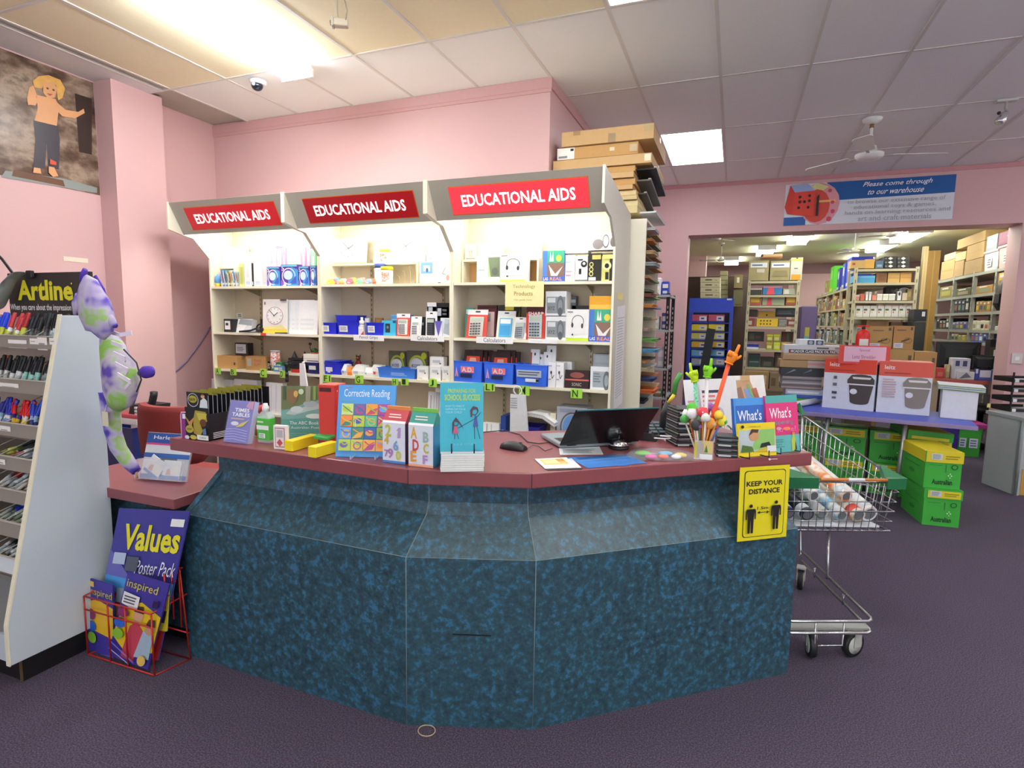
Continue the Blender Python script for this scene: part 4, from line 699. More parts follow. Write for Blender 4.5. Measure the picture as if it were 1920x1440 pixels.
pack('fan_box', 'grey boxed desk fan with a blue round grille behind the laptop', 'box', 1044, 1101, 764, Y + .03, z, .18, 'b8bcc8', [('ring', .52, .4, .4, .46, .9, '5a6070'), ('e', .52, .4, .32, .38, '6fa0dc'), ('r', .1, .85, .9, .95, '9aa0b4'), ('e', .52, .4, .06, .07, 'e8ecf2')])
o = T('paper_roll', 'rolled white paper hanging from a hook below the blue baskets', 'paper roll', (*at_y(970, 770, YS - .05).xy, .78))
b = MB(); b.loft([[(-.055 + dx, dy, zz) for dx, dy in ((0, 0), (.11 + .01 * k, -.01), (.115 + .01 * k, .006), (.004, .016))] for k, zz in enumerate((.2, .1, 0, -.1))], 'e6e8ea'); b.art((-.05, -.004, .1), (.1, 0, 0), (0, 0, .08), [('txtlines', 0, 0, 1, 1, 5, 'a8aeb4')]); b.build('sheet', o)
b = MB(); b.tube([(.0 + .03 * math.cos(a), 0, .23 + .03 * math.sin(a)) for a in [q * PI / 8 for q in range(-3, 12)]], .005, 'f2f2f2', 8); b.build('hook', o)
for i, (a, c, t, lb) in enumerate([(905, 935, 793, 'white crumpled papers on the low shelf beside the preparing booklets'), (800, 822, 735, 'white booklets leaning behind the alphabet carton'), (813, 826, 728, 'tall white card behind the alphabet carton')]):
    uu = 1 if i else 2; Yp = Y + .03; pack('paper_stack', lb, 'paper', a, c, t, Yp, SHELF_Z[uu][3], .06, 'f0f0f0', [('r', .2, .1, .3, .9, 'b8bcc0'), ('r', .5, .1, .56, .9, 'c8ccd0')], lean=.1)
for i, (a, c, t, lb) in enumerate([(395, 455, 712, 'grey folded papers at the pillar end of the low shelf'), (437, 480, 712, 'white cut-out cardboard file on the low shelf'), (497, 528, 718, 'tall white ribbed folders standing on the low shelf')]):
    pack('cardboard_file', lb, 'file', a, c, t, Y + [.06, .02, .0][i], SHELF_Z[0][3], .05, ['c8ccd0', 'd2d5d8', 'eceff0'][i], [('p', [(.2, .0), (.8, 0), (.75, .45), (.5, .55), (.3, .5)], 'c8b48c')] if i == 1 else [('r', .3, .05, .34, .95, 'd4d8dc'), ('r', .6, .05, .64, .95, 'd4d8dc')], lean=.06)
# note and price card on the outer end panel of unit 3
b = MB(); P = [at_x(*p, -.749) for p in ((1150, 770), (1166, 755), (1172, 572), (1157, 575))]; P = [(-.7492, q.y, q.z) for q in P]; b.prism(P, (.0012, 0, 0), 'eceef2'); b.art((-.7478, P[0][1], P[0][2]), Vector(P[1]) - Vector(P[0]), Vector(P[3]) - Vector(P[0]), [('txtlines', .1, .1, .9, .9, 30, 'c2c6cc')]); tag(b.build('price_list'), 'long white price list taped to the end panel', 'notice')
b = MB(); P = [(-.7492, at_x(px, 556, -.749).y, zz) for px, zz in ((1157, 1.655), (1168, 1.655), (1168, 1.70), (1157, 1.70))]; b.prism(P, (.0012, 0, 0), 'ece08a'); tag(b.build('price_card'), 'small yellow card above the price list on the end panel', 'card')
# ------------------------------------------------------------------ things on the countertop
ZT = .971
def project(P):
    c = RM @ (Vector(P) - CAM); return c.x / c.z * F_PX + 960, c.y / c.z * F_PX + 720
def stand(pL, pR, ptop, lean=0, Z=ZT):
    """base line between two measured points on the surface Z; height found so the leaning top reaches row ptop."""
    A, B = at_z(*pL, Z), at_z(*pR, Z); d = B - A; w = d.length; rz = math.atan2(d.y, d.x)
    nb = Vector((-d.y, d.x, 0)).normalized()
    lo, hi = .01, 1.2
    for _ in range(40):
        h = (lo + hi) / 2; P = (A + B) / 2 + nb * (h * math.sin(lean)) + Vector((0, 0, h * math.cos(lean)))
        if project(P)[1] > ptop: lo = h
        else: hi = h
    return A, w, h, rz
def place(o, A, rz, lean=0): o.location = A; o.rotation_euler = (-lean, 0, rz); return o
def book(label, pL, pR, ptop, lean, cover, art, thick=.012, name='book', Z=ZT, cat='book', group=None, pages='f2efe6', tall=None):
    A, w, h, rz = stand(pL, pR, ptop, lean, Z)
    o = T(name, label, cat, group=group); place(o, A, rz, lean)
    b = MB(); t = .0012; b.box(0, w, 0, t, 0, h, cover); b.box(0, w, thick - t, thick, 0, h, cover); b.box(0, t, t, thick - t, 0, h, cover); b.art((0, 0, 0), (w, 0, 0), (0, 0, h), art, .0005); b.build('cover', o)
    b = MB(); b.box(t, w - .003, t, thick - t, .002, h - .002, pages); b.build('pages', o)
    return o
def wire_stand(label, pL, pR, Z=ZT, col=K, d=.11, h=.16, tip=.03, group=None):
    A, B = at_z(*pL, Z), at_z(*pR, Z); dd = B - A; w = dd.length; rz = math.atan2(dd.y, dd.x); o = T('book_stand', label, 'stand', group=group); place(o, A + Vector((0, 0, .002)), rz)
    for x in (w * .15, w * .85):
        b = MB(); b.tube([(x, -.018, tip), (x, -.02, .004), (x, .02, .003), (x, d, .003), (x, d * .55, h * .6), (x, d * .62, h)], .0024, col, 6); b.build('wire_leg', o)
    b = MB(); b.tube([(w * .15, d, .003), (w * .85, d, .003)], .0024, col, 6); b.build('cross_wire', o); return o
# dinosaur card counter display, cards standing in a row
A, w, h, rz = stand((349, 822), (402, 825), 733, 0)
o = T('card_display', 'black and yellow dinosaur card display box at the left end of the counter', 'display box'); place(o, A, 0)
L = .34; b = MB(); b.box(0, w, 0, .004, 0, h * .66, '17171c'); b.box(w - .003, w, .004, L, 0, h * .55, '17171c'); b.box(0, .003, .004, L, 0, h * .62, '17171c'); b.box(0, w, L - .004, L, 0, h * .95, '17171c'); b.box(0, w, 0, L, 0, .004, '17171c')
b.art((0, 0, 0), (w, 0, 0), (0, 0, h * .66), [('p', [(.35, .2), (.6, .1), (.75, .3), (.62, .55), (.95, .6), (.9, .9), (.45, .92), (.35, .6)], 'a8963a'), ('p', [(.5, .85), (.95, .85), (.9, .68), (.6, .62)], 'c8b84a'), ('e', .78, .55, .14, .12, '6a3a1c'), ('p', [(.0, .75), (.2, .55), (.4, .7), (.3, .45), (.45, .2), (.2, .4)], 'c88a4a'), ('e', .2, .32, .17, .12, 'b8a83a'), ('t', .1, .28, .3, .36, 'RAW', '2a2410'), ('r', .52, .02, 1, .17, 'eef0ec'), ('t', .62, .06, .9, .12, 'CARDS', '5a5a5a', 0), ('e', .1, .06, .1, .06, 'dcdce0'), ('e', .38, .08, .15, .07, 'c8b84a'), ('p', [(.8, .2), (.95, .2), (.92, .4), (.8, .36)], '5a7a9a')])
b.art((w, 0, 0), (0, L, 0), (0, 0, h * .55), [('txtlines', .06, .05, .3, .3, 4, 'e4e4e4'), ('ring', .62, .5, .2, .42, .85, 'd0d0d8'), ('e', .62, .5, .16, .34, 'b8a83a'), ('t', .5, .42, .74, .62, 'DINO', '26220e'), ('r', .9, .1, .98, .9, 'b8a83a')]); b.build('display_tray', o)
for i in range(14):
    y = .008 + i * .0225; b = MB(); q = .0015; hh = h * (.97 + .02 * (i % 2)); b.box(.005, w - .006, y, y + q, .005, hh, '1b1c22'); b.art((.005, y, .005), (w - .011, 0, 0), (0, 0, hh - .005), [('r', 0, .93, 1, 1, 'a8a032' if i else '1b1c22')])
    if i == 0: b.art((.005, y, .005), (w - .011, 0, 0), (0, 0, hh - .005), [('ring', .3, .83, .26, .15, .88, 'b8bcc8'), ('e', .3, .85, .2, .08, 'b8a83a'), ('t', .16, .81, .44, .88, 'RAW', '26220e'), ('p', [(.62, .68), (1, .68), (.98, .84), (.85, .9), (.68, .84)], 'dde4e4'), ('e', .8, .93, .09, .045, 'd8a884'), ('p', [(.72, .95), (.8, .99), (.88, .95)], '8a5a3a')], .001)
    b.box(w - .0062, w - .0055, y - .001, y + .002, h * .1, hh - .01, '8d9098'); b.build('dinosaur_card', o)
pk = stand((341, 821), (349, 822), 768, .0)[0]; b = MB(); b.box(0, .03, .0, .003, 0, .115, '8e2a80', .0); b.tube([(.03, 0, .115), (.004, 0, .112), (0, 0, .1), (0, 0, 0)], .0025, 'e8b8d8', 6); b.art((.002, 0, .08), (.026, 0, 0), (0, 0, .03), [('r', .3, .2, 1, .9, 'e8eef0')])
tag(b.build('card_rack', loc=pk), 'magenta edged card rack at the very end of the counter', 'rack')
# times tables pack
A, w, h, rz = stand((417, 829), (464, 834), 750, .28)
o = T('flash_card_pack', 'clear boxed purple Times Tables flash cards leaning back on the counter', 'flash cards'); place(o, A, rz, .28)
b = MB(); b.box(.002, w - .004, .004, .03, .003, h - .003, 'b8b4dc'); b.art((.002, .004, .003), (w - .006, 0, 0), (0, 0, h - .006), [('r', 0, 0, 1, 1, '7f7cc4'), ('t', .25, .73, .85, .82, 'TIMES', 'f6f6fa', .02), ('t', .16, .62, .9, .71, 'TABLES', 'f6f6fa', .02), ('r', .15, .55, .7, .58, 'c8b0a0'), ('e', .35, .45, .16, .05, 'd8d8e4'), ('p', [(.4, .36), (.7, .4), (.95, .58), (.75, .5), (.6, .46)], 'c8c050'), ('p', [(.7, .86), (1, .8), (1, 1), (.8, .98)], 'c89ab8')] + [('l', [(.05, .06 + .06 * k), (.4, .09 + .06 * k), (.95, .05 + .06 * k)], .003, 'aeb0e0') for k in range(5)]); b.build('card_deck', o)
b = MB(); g = glass('e8ecf4', .07); b.box(0, w, 0, .034, 0, h, g); b.build('clear_case', o)
# sanitiser, red dispenser behind, playing cards
q = at_z(500, 829, ZT); o = T('sanitiser_bottle', 'clear hand sanitiser bottle with green label on the counter', 'bottle', q)
b = MB(); b.loft([[(-.03, -.016, 0), (.03, -.016, 0), (.03, .016, 0), (-.03, .016, 0)], [(-.032, -.018, .01), (.032, -.018, .01), (.032, .018, .01), (-.032, .018, .01)], [(-.031, -.018, .11), (.031, -.018, .11), (.031, .018, .11), (-.031, .018, .11)], [(-.012, -.012, .132), (.012, -.012, .132), (.012, .012, .132), (-.012, .012, .132)]], glass('dfe8ee', .45)); b.build('body', o)
b = MB(); b.box(-.0325, .0325, -.0195, .0195, .012, .105, m('52b845', .4), .002); b.art((-.0325, -.0195, .012), (.065, 0, 0), (0, 0, .093), [('r', 0, .48, 1, .68, 'e4ece4'), ('r', .2, .1, .7, .32, 'f0f4ee'), ('txtlines', .25, .12, .65, .3, 3, '5a7a58'), ('r', .1, .8, .6, .88, 'c8ecc0')]); b.build('label', o)
b = MB(); b.lathe((0, 0, .132), [(.014, 0), (.014, .02), (.009, .026), (.009, .034)], 'dfe3e8', 14); b.build('cap', o)
A = at_z(486, 818, ZT); o = T('tape_dispenser', 'red and white pump dispenser partly hidden behind the sanitiser', 'dispenser', A); b = MB(); b.box(-.028, .03, 0, .05, 0, .06, 'b8302a', .004); b.build('base', o); b = MB(); b.box(-.02, .02, .01, .04, .06, .1, 'e9dcd8', .004); b.build('body', o); b = MB(); b.lathe((.01, .02, .1), [(.02, 0), (.026, .02), (.02, .036), (.006, .04)], 'd23a34', 14); b.build('knob', o)
A, w, h, rz = stand((513, 842), (537, 844), 798, 0)
o = T('playing_card_pack', 'small red backed playing card pack in a clear case', 'playing cards'); place(o, A, rz); b = MB(); b.box(.001, w - .001, .002, .02, .001, h - .001, 'f2eeec'); b.art((.001, .002, .001), (w - .002, 0, 0), (0, 0, h - .002), [('r', .1, .08, .9, .92, 'c8606a'), ('r', .17, .13, .83, .87, 'eee6e4'), ('r', .25, .5, .75, .82, 'b8b0b8'), ('p', [(.5, .45), (.75, .28), (.5, .12), (.25, .28)], 'c8505a')]); b.build('card_deck', o); b = MB(); b.box(0, w, 0, .022, 0, h, glass('f4f4f6', .15)); b.build('clear_case', o)
# ABC poetry book
A = at_z(527, 834, ZT)
book('green forest-stream picture book standing behind the red slot box', (527, 828), (611, 828), 724, .1, '4f8f86', [('r', 0, .58, 1, 1, '5d6a3c'), ('p', [(0, .4), (0, .55), (.25, .6), (.55, .7), (1, .78), (1, .45), (.5, .42)], '6a9a94'), ('p', [(.1, .5), (.3, .64), (.45, .6), (.7, .72), (.9, .66), (1, .72), (1, .62), (.6, .55), (.3, .48)], 'a8b4b4'), ('e', .35, .58, .14, .06, 'b8c2c2'), ('e', .65, .68, .16, .06, '9aa8aa'), ('e', .75, .46, .2, .045, 'c0c8c6'), ('e', .25, .82, .12, .14, '7a5a30'), ('e', .33, .86, .05, .06, 'c89a50'), ('r', .55, .72, .66, 1, '8a8a70'), ('r', .72, .75, .78, 1, '7a9a48'), ('r', .05, .75, .1, 1, '3f4a28'), ('e', .45, .9, .06, .05, 'b8c8a8'), ('t', .2, .31, .85, .37, 'The ABC Book', 'd8e8e4', 0), ('t', .12, .22, .95, .28, 'of Australian Poetry', 'c8dcd8', 0)] + [('r', .1, .04 + .035 * k, .9, .05 + .035 * k, '6fa89e') for k in range(4)], .012, name='picture_book')
# red slot box on yellow runners
A, w, h, rz = stand((599, 838), (624, 842), 722, 0)
o = T('wooden_slot_box', 'tall red wooden box with slot on yellow runners', 'wooden toy'); place(o, A, .12); RD = m('cf332b', .45, var=.06, scale=12)
dep = .09
b = MB(); b.box(0, w, 0, dep, .02, h, RD, .003); b.art((0, 0, .02), (w, 0, 0), (0, 0, h - .02), [('r', .08, .88, .8, .95, '4a0f0c')]); 
for zz in (.9, .46): b.lathe((w + .0002, .02, h * zz), [(.003, 0), (.003, .001)], 'e8d8c8', 8, axis='x')
b.build('tower', o)
YL = m('f2d81e', .4, var=.05, scale=15)
for (pa, pb_, nm) in (((541, 846), (590, 832), 0), ((585, 858), (628, 846), 1)):
    P, Q = at_z(*pa, ZT), at_z(*pb_, ZT); P -= A; Q -= A; c, s_ = math.cos(-.12), math.sin(-.12); P = Vector((P.x * c - P.y * s_, P.x * s_ + P.y * c, 0)); Q = Vector((Q.x * c - Q.y * s_, Q.x * s_ + Q.y * c, 0))
    d = (Q - P).normalized(); n = Vector((-d.y, d.x, 0)) * .02; b = MB(); b.prism([P - n, P + n, Q + n, Q - n], (0, 0, .042), YL); b.build('yellow_runner', o, bevel=.002)
b = MB(); b.prism([(-.01, -.03, .042), (w * .98, -.055, .042), (w * 1.02, -.002, .048), (0, -.002, .048)], (0, 0, .008), '2fa04a'); b.build('green_plate', o)
# corrective reading folder leaning on a clear stand
TL = ['cfe08a', '6f6aa8', 'f0a03a', 'b04a9a', 'f08a3a', 'b8d040', '5cc09a', 'c84a78', '6aa8e0', '4a8a78', '3f68b0', '8ac040', 'b8cc50', 'd8c84a', 'f0b050', 'f4a848']
A_ = [('r', 0, 0, 1, 1, '4f9fe4'), ('t', .1, .80, .9, .94, 'Corrective Reading', 'f2f6fa', 0), ('r', .12, .955, .25, .965, 'c85a6a'), ('r', .06, .77, .3, .78, '7ab06a')]
for r in range(4):
    for c in range(4):
        x0, y0 = .07 + .215 * c, .58 - .165 * r; A_ += [('r', x0, y0, x0 + .205, y0 + .155, TL[r * 4 + c]), [('e', x0 + .09, y0 + .08, .07, .04, TL[(r * 4 + c + 5) % 16]), ('p', [(x0, y0), (x0 + .16, y0 + .02), (x0 + .205, y0 + .1), (x0 + .08, y0 + .07)], TL[(r * 4 + c + 5) % 16]), ('ring', x0 + .11, y0 + .07, .07, .055, .7, TL[(r * 4 + c + 6) % 16])][(r + 2 * c) % 3], ('l', [(x0 + .02, y0 + .13), (x0 + .1 + .03 * (c % 2), y0 + .08), (x0 + .19, y0 + .03 + .03 * r)], .004, TL[(r * 4 + c + 9) % 16])]
book('large blue Corrective Reading folder with sixteen colourful squares', (629, 856), (737, 858), 722, .22, '4a98de', A_, .016, name='reading_folder', cat='folder')
wire_stand('clear plastic stand under the Corrective Reading folder', (650, 861), (715, 862), col=glass('f0f4f8', .5), d=.09, h=.14, tip=.014)
# gabled cartons of magnetic numbers and letters
def gable(label, pL, pR, ptop, top1, top2, base, items, sidec):
    A, w, h, rz = stand(pL, pR, ptop, 0); o = T('flash_card_carton', label, 'carton', group='gable-topped learning cartons'); place(o, A, rz); hb = h * .72; dep = w * .75
    b = MB(); b.box(0, w, 0, dep, 0, hb, 'dfe3f0'); b.box(w - .0003, w + .0006, 0, dep, .0, hb, sidec); b.art((0, 0, 0), (w, 0, 0), (0, 0, hb), [('r', 0, 0, 1, .06, base)] + items, .0006); b.build('box_body', o)
    b = MB(); y = dep / 2; b.prism([(0, 0, hb), (0, dep, hb), (0, y + .006, h * .93), (0, y - .006, h * .93)], (w, 0, 0), top1); V = Vector((0, y - .006, h * .93 - hb)); b.art((0, 0, hb), (w, 0, 0), V, [('r', 0, .0, 1, .18, 'f0f0f4'), ('txtlines', .2, .35, .85, .75, 2, 'e8d8d0')]); b.build('gable', o)
    b = MB(); b.box(0, w, y - .004, y + .004, h * .93, h, top2, .001); b.build('top_seam', o); return o
def mark(ch, u, v, s, col, sh=0): return ('t', u, v, u + s * .9, v + s, ch, col, .03, sh)
gable('carton with a red gabled top and coloured numbers', (718, 866), (760, 871), 764, 'c8505a', 'e08a4a', '4a8ad0', [mark('2', .12, .66, .3, 'c8c04a'), ('p', [(.66, .64), (.8, .64), (.82, .9), (.72, .9), (.62, .82), (.69, .82)], 'b89ac8'), mark('4', .08, .46, .22, 'd0b040'), mark('6', .48, .32, .26, '7aa0c8'), mark('9', .25, .12, .25, 'b07ab0'), mark('0', .6, .09, .24, 'c8cc50'), mark('7', .1, .15, .18, 'a87ab8')], '4a2a4a')
gable('carton with a green gabled top and coloured letters', (766, 873), (812, 878), 768, '3f9a90', '7ac04a', 'f0a88a', [mark('A', .1, .68, .28, 'e0a83a'), mark('B', .6, .6, .26, '9ab0a8'), mark('D', .18, .38, .28, 'c84a4a'), mark('C', .62, .34, .24, 'd0b83a'), mark('E', .1, .12, .26, 'e09a3a'), mark('F', .6, .08, .22, 'b88ac8')], '3a8ab0')
# preparing for school success stack
P1, P2 = (826, 885), (907, 884)
A, w, h, rz = stand(P1, P2, 846, 0); n = 9; t = h / n
for i in range(n):
    b = MB(); dx = R_.uniform(-.002, .002); b.box(dx, w + dx, R_.uniform(0, .003), w * 1.3, i * t, i * t + t * .93, 'e6e6e0' if i < n - 2 else 'f2f2ee'); b.box(dx - .0003, w + dx + .0003, -.0004, w * 1.3, i * t + t * .93, i * t + t, ['cfd4d2', '58b8cc'][i >= n - 2]); o = b.build('booklet'); place(o, A, rz)
    tag(o, 'white booklet, %s from the bottom of the pile under the School Success cover' % ['first', 'second', 'third', 'fourth', 'fifth', 'sixth', 'seventh', 'eighth', 'ninth'][i], 'booklet', 'booklet pile under the display copy')
AB = A + Vector((0, 0, h))
def cover_art():
    D = '2a3440'
    return [('r', 0, 0, 1, 1, '3fb4cc'), ('t', .18, .85, .82, .91, 'PREPARING FOR', 'b8d83a', .01), ('t', .1, .74, .92, .83, 'SCHOOL SUCCESS', 'b8d83a', .03), ('t', .12, .645, .56, .675, 'HOW TO MAKE IT', 'a8e0ec', 0), ('t', .12, .6, .58, .63, 'HAPPIER FOR YOU &', 'a8e0ec', 0), ('t', .12, .555, .5, .585, 'YOUR CHILD', 'a8e0ec', 0),
            ('p', [(.76, .36), (.88, .36), (.84, .52), (.8, .52)], '4a58a0'), ('ring', .79, .58, .08, .055, .8, D), ('p', [(.7, .5), (.69, .6), (.76, .66), (.86, .64), (.9, .56), (.84, .62), (.75, .6), (.74, .5)], '5a3a50'), ('l', [(.79, .36), (.8, .18)], .002, D), ('l', [(.85, .36), (.92, .18)], .002, D), ('l', [(.82, .48), (.94, .57)], .0018, D), ('l', [(.81, .48), (.42, .34)], .0018, D),
            ('p', [(.3, .26), (.42, .26), (.38, .37), (.33, .37)], 'd05a80'), ('ring', .36, .42, .07, .05, .8, D), ('p', [(.28, .24), (.28, .42), (.36, .5), (.46, .42), (.55, .32), (.42, .42), (.33, .44), (.3, .3)], '4a3040'), ('l', [(.34, .26), (.33, .18)], .002, D), ('l', [(.39, .26), (.43, .18)], .002, D), ('t', .3, .08, .82, .12, 'JULIE DORE', '7ad0dc', 0)]
A2, w2, h2, rz2 = stand((825, 847), (906, 846), 718, .08, ZT + h)
o = T('display_book', 'turquoise School Success book propped upright on the booklet pile', 'book'); place(o, A2 + Vector((0, 0, .001)), rz2, .08)
b = MB(); b.box(0, w2, 0, .001, 0, h2, '3fb4cc'); b.art((0, 0, 0), (w2, 0, 0), (0, 0, h2), cover_art(), .0004); b.build('cover', o); b = MB(); b.box(.001, w2 - .001, .001, .008, .001, h2 - .001, 'f2f2ee'); b.build('pages', o)
wire_stand('black wire easel holding the School Success book', (838, 850), (898, 850), ZT + h, d=.07, h=.12, tip=.035)
# mouse
q = at_z(963, 842, ZT); o = T('computer_mouse', 'black wireless mouse on the counter beside the laptop', 'mouse', q, -.15)
b = MB(); rr = []
for i in range(7):
    t = i / 6; x = -.055 + .11 * t; hw = .03 * math.sin(PI * (.16 + .68 * t)) ** .5; hz = .034 * math.sin(PI * (.2 + .62 * t))
    rr.append([(x, hw * math.cos(a), max(0, hz * math.sin(a))) for a in [PI * k / 8 for k in range(9)]])
b.loft(rr, K, smooth=True); b.build('shell', o)
b = MB(); b.box(.025, .04, -.003, .003, .024, .034, '55585c', .002); b.build('scroll_wheel', o)
# laptop
A = at_z(1050, 842, ZT); B = at_z(1175, 835, ZT); q1 = at_z(1003, 822, ZT)
lt = T('laptop', 'open black laptop with its back towards the customer', 'laptop'); d = B - A; rz = math.atan2(d.y, d.x); lt.location = A; lt.rotation_euler[2] = rz; lw = .36
b = MB(); b.box(0, lw, .0, .235, .004, .02, m('8f9aa0', .35, .3), .003); b.box(.02, lw - .02, .02, .12, .0195, .021, '2a2c30'); b.box(.12, .24, .15, .22, .0195, .0206, '747c82'); b.build('keyboard_base', lt)
for i in range(5):
    b = MB(); b.box(.03, lw - .03, .025 + .019 * i, .025 + .019 * i + .015, .021, .0225, '1a1b1e'); b.build('key_row', lt)
b = MB(); tl = .74; c_, s_ = math.cos(tl), math.sin(tl); sh = .232      # lid leans towards the customer
b.M = Matrix.Translation((0, -.002, .02)) @ Matrix.Rotation(tl, 4, 'X')
LID = m('0f1417', .22, var=.05, scale=4)
b.box(-.004, lw + .004, -.007, 0, 0, sh, LID, .006); b.box(.01, lw - .01, 0, .001, .012, sh - .012, '202428'); b.tube([(0, -.006, sh), (lw, -.006, sh)], .0035, m('1c5f66', .3), 6)
b.art((0, -.007, 0), (lw, 0, 0), (0, 0, sh), [('t', .52, .42, .64, .46, 'acer', '8a9298', 0)], .0006); b.build('screen_lid', lt)
for x in (.05, lw - .05):
    b = MB(); b.tube([(x - .02, 0, .018), (x + .02, 0, .018)], .007, K, 8); b.build('hinge', lt)
b = MB(); P = [at_z(*p, ZT) + Vector((0, 0, .003)) for p in ((900, 812), (945, 808), (975, 816), (990, 830), (1010, 833), (1035, 830), (1055, 840))]; b.tube(P, .0022, K, 6)
tag(b.build('laptop_cable'), 'thin black cable trailing from the laptop across the counter', 'cable')
b = MB(); P = [at_z(*p, ZT) + Vector((0, 0, .003)) for p in ((985, 845), (998, 836), (1010, 838), (1022, 847), (1036, 842))]; b.tube(P, .0016, '3a3a3e', 6)
tag(b.build('mouse_cable'), 'loop of thin grey cable on the counter next to the mouse', 'cable')
def flat(name, label, cat, pts, col, art=(), t=.0012, z=ZT, group=None, obj_uv=None):
    P = [at_z(*p, z) for p in pts]; c = sum(P, Vector()) / len(P); b = MB(Matrix.Translation(-c)); b.prism(P, (0, 0, t), col)
    if art: Z = Vector((0, 0, t)); b.art(P[0] + Z, P[1] - P[0], P[3] - P[0], art, .0004)
    return tag(b.build(name, loc=c), label, cat, group)
flat('paper_note', 'white printed note lying in front of the laptop', 'paper', [(1050, 853), (1131, 852), (1124, 838), (1048, 841)], 'd8dde0', [('txtlines', .08, .15, .85, .85, 7, '8a9298')])
flat('blue_leaflet', 'wide blue leaflet lying on the counter before the bell', 'leaflet', [(1103, 878), (1212, 868), (1176, 853), (1064, 858)], '4a86d0', [('r', .02, .05, .98, .3, '3f78c4'), ('r', .02, .55, .98, .62, '6ea4e0'), ('txtlines', .1, .7, .85, .9, 2, '2f5c9c')])
flat('blue_leaflet', 'second blue leaflet lying under the first', 'leaflet', [(1112, 874), (1180, 873), (1160, 862), (1085, 862)], '3f74bc', [('r', .1, .1, .9, .4, '5a94d8')], .001, ZT - .0005)
for i, (pts, col, art, lb) in enumerate([([(1026, 882), (1092, 880), (1075, 862), (1008, 866)], '2a2c30', [('r', .1, .1, .9, .9, '3a3c42')], 'dark leaflet at the bottom of the fanned leaflets'), ([(1022, 879), (1090, 877), (1072, 860), (1004, 863)], 'dfe3e6', [('r', .05, .1, .9, .4, 'f2f4f6'), ('r', .2, .5, .9, .55, '8a8f98')], 'grey and white leaflet in the fanned pile'), ([(1018, 874), (1078, 871), (1062, 858), (1003, 861)], 'f2ede0', [('r', .1, .1, .85, .85, 'e8c06a'), ('r', .15, .2, .6, .7, 'f0d898'), ('r', .6, .5, .84, .84, 'c89040')], 'cream and gold leaflet on top of the fanned leaflets')]):
    flat('leaflet', lb, 'leaflet', pts, col, art, .0012, ZT + .0013 * i, 'fanned leaflets beside the note')
# bell
q = at_z(1160, 840, ZT); o = T('counter_bell', 'chrome service bell on a black base', 'bell', q); CH = m('d8dadc', .08, 1, var=0)
b = MB(); b.lathe((0, 0, 0), [(.043, 0), (.045, .004), (.042, .01), (.03, .012)], '101012', 24); b.build('base', o)
b = MB(); b.lathe((0, 0, .012), [(.04, 0), (.041, .003), (.038, .014), (.028, .026), (.012, .032), (.005, .033)], CH, 24); b.build('dome', o); b = MB(); b.lathe((0, 0, .045), [(.003, 0), (.003, .012), (.005, .014), (.004, .018), (.001, .019)], CH, 12); b.build('plunger', o)
# sticker bag
q = at_z(1240, 858, ZT); o = T('counter_bag', 'clear bag of green, blue and pink foam shapes near the counter edge', 'bag', q, .35)
b = MB(); g = glass('e8eef4', .16, .1); rr = [[(-.13 * s, -.05 * s, zz), (0, -.062 * s, zz * 1.1), (.13 * s, -.05 * s, zz), (.135 * s, 0, zz), (.12 * s, .055 * s, zz), (-.02, .06 * s, zz * 1.1), (-.12 * s, .05 * s, zz), (-.14 * s, 0, zz)] for s, zz in ((.96, .001), (1, .006), (.9, .022), (.5, .03))]; b.loft(rr, g, smooth=True); b.build('clear_bag', o)
for x, y, r, col in ((-.07, .02, .032, '7cd03a'), (.02, .02, .03, '6ab8e0'), (.0, -.03, .022, 'f06a4a'), (-.05, -.036, .024, 'e04aa0'), (.075, .0, .025, 'f0d05a'), (.05, -.03, .02, 'e8e8f0')):
    b = MB(); b.ball((x, y, .012), (r, r * .75, .009), col, 14, 6); b.build('foam_shape', o)
# terminal, phone bits behind
A = at_z(1240, 822, ZT); o = T('card_terminal', 'dark grey payment keypad tilted beside the stacked ink pads', 'card terminal', A + Vector((0, .05, 0)), .5)
b = MB(); b.prism([(-.09, -.06, 0), (-.09, .07, 0), (-.09, .07, .06), (-.09, -.06, .014)], (.2, 0, 0), '2c3438'); b.build('body', o)
for i in range(4):
    for j in range(5):
        b = MB(); x, y = -.07 + .036 * j, -.045 + .026 * i; b.M = Matrix.Translation((x, y, .0195 + (y + .06) * .354)) @ Matrix.Rotation(.34, 4, 'X'); b.box(0, .028, 0, .018, 0, .004, '4a565c'); b.build('key', o)
A = at_z(1208, 828, ZT); o = T('phone_cradle', 'small black stand with a white cable coil behind the bell', 'cradle', A + Vector((0, .02, 0))); b = MB(); b.prism([(-.05, 0, 0), (.05, 0, 0), (.025, 0, .035), (-.025, 0, .035)], (0, .06, 0), '16181a'); b.build('base', o); b = MB(); b.box(-.012, .012, .02, .035, .035, .11, '1c1e22', .002); b.build('upright', o); b = MB(); b.tube([(.06 + .03 * math.cos(a) + .004 * a, -.01 + .012 * math.sin(a), .012 + .002 * a) for a in [k * .5 for k in range(28)]], .003, 'e8e8ea', 6); b.build('cable_coil', o)
o = T('tape_gun', 'black and yellow handled desk gadget standing behind the laptop corner', 'gadget', A + Vector((.06, .16, 0))); b = MB(); b.tube([(0, 0, 0), (0, 0, .1), (.02, 0, .16)], .016, '202428', 10); b.build('post', o); b = MB(); b.tube([(.02, 0, .16), (.045, 0, .2)], .008, 'e8c83a', 8); b.tube([(.04, .01, .19), (.05, .01, .26), (.07, .01, .3)], .012, '3f8a3a', 8); b.build('handle', o)
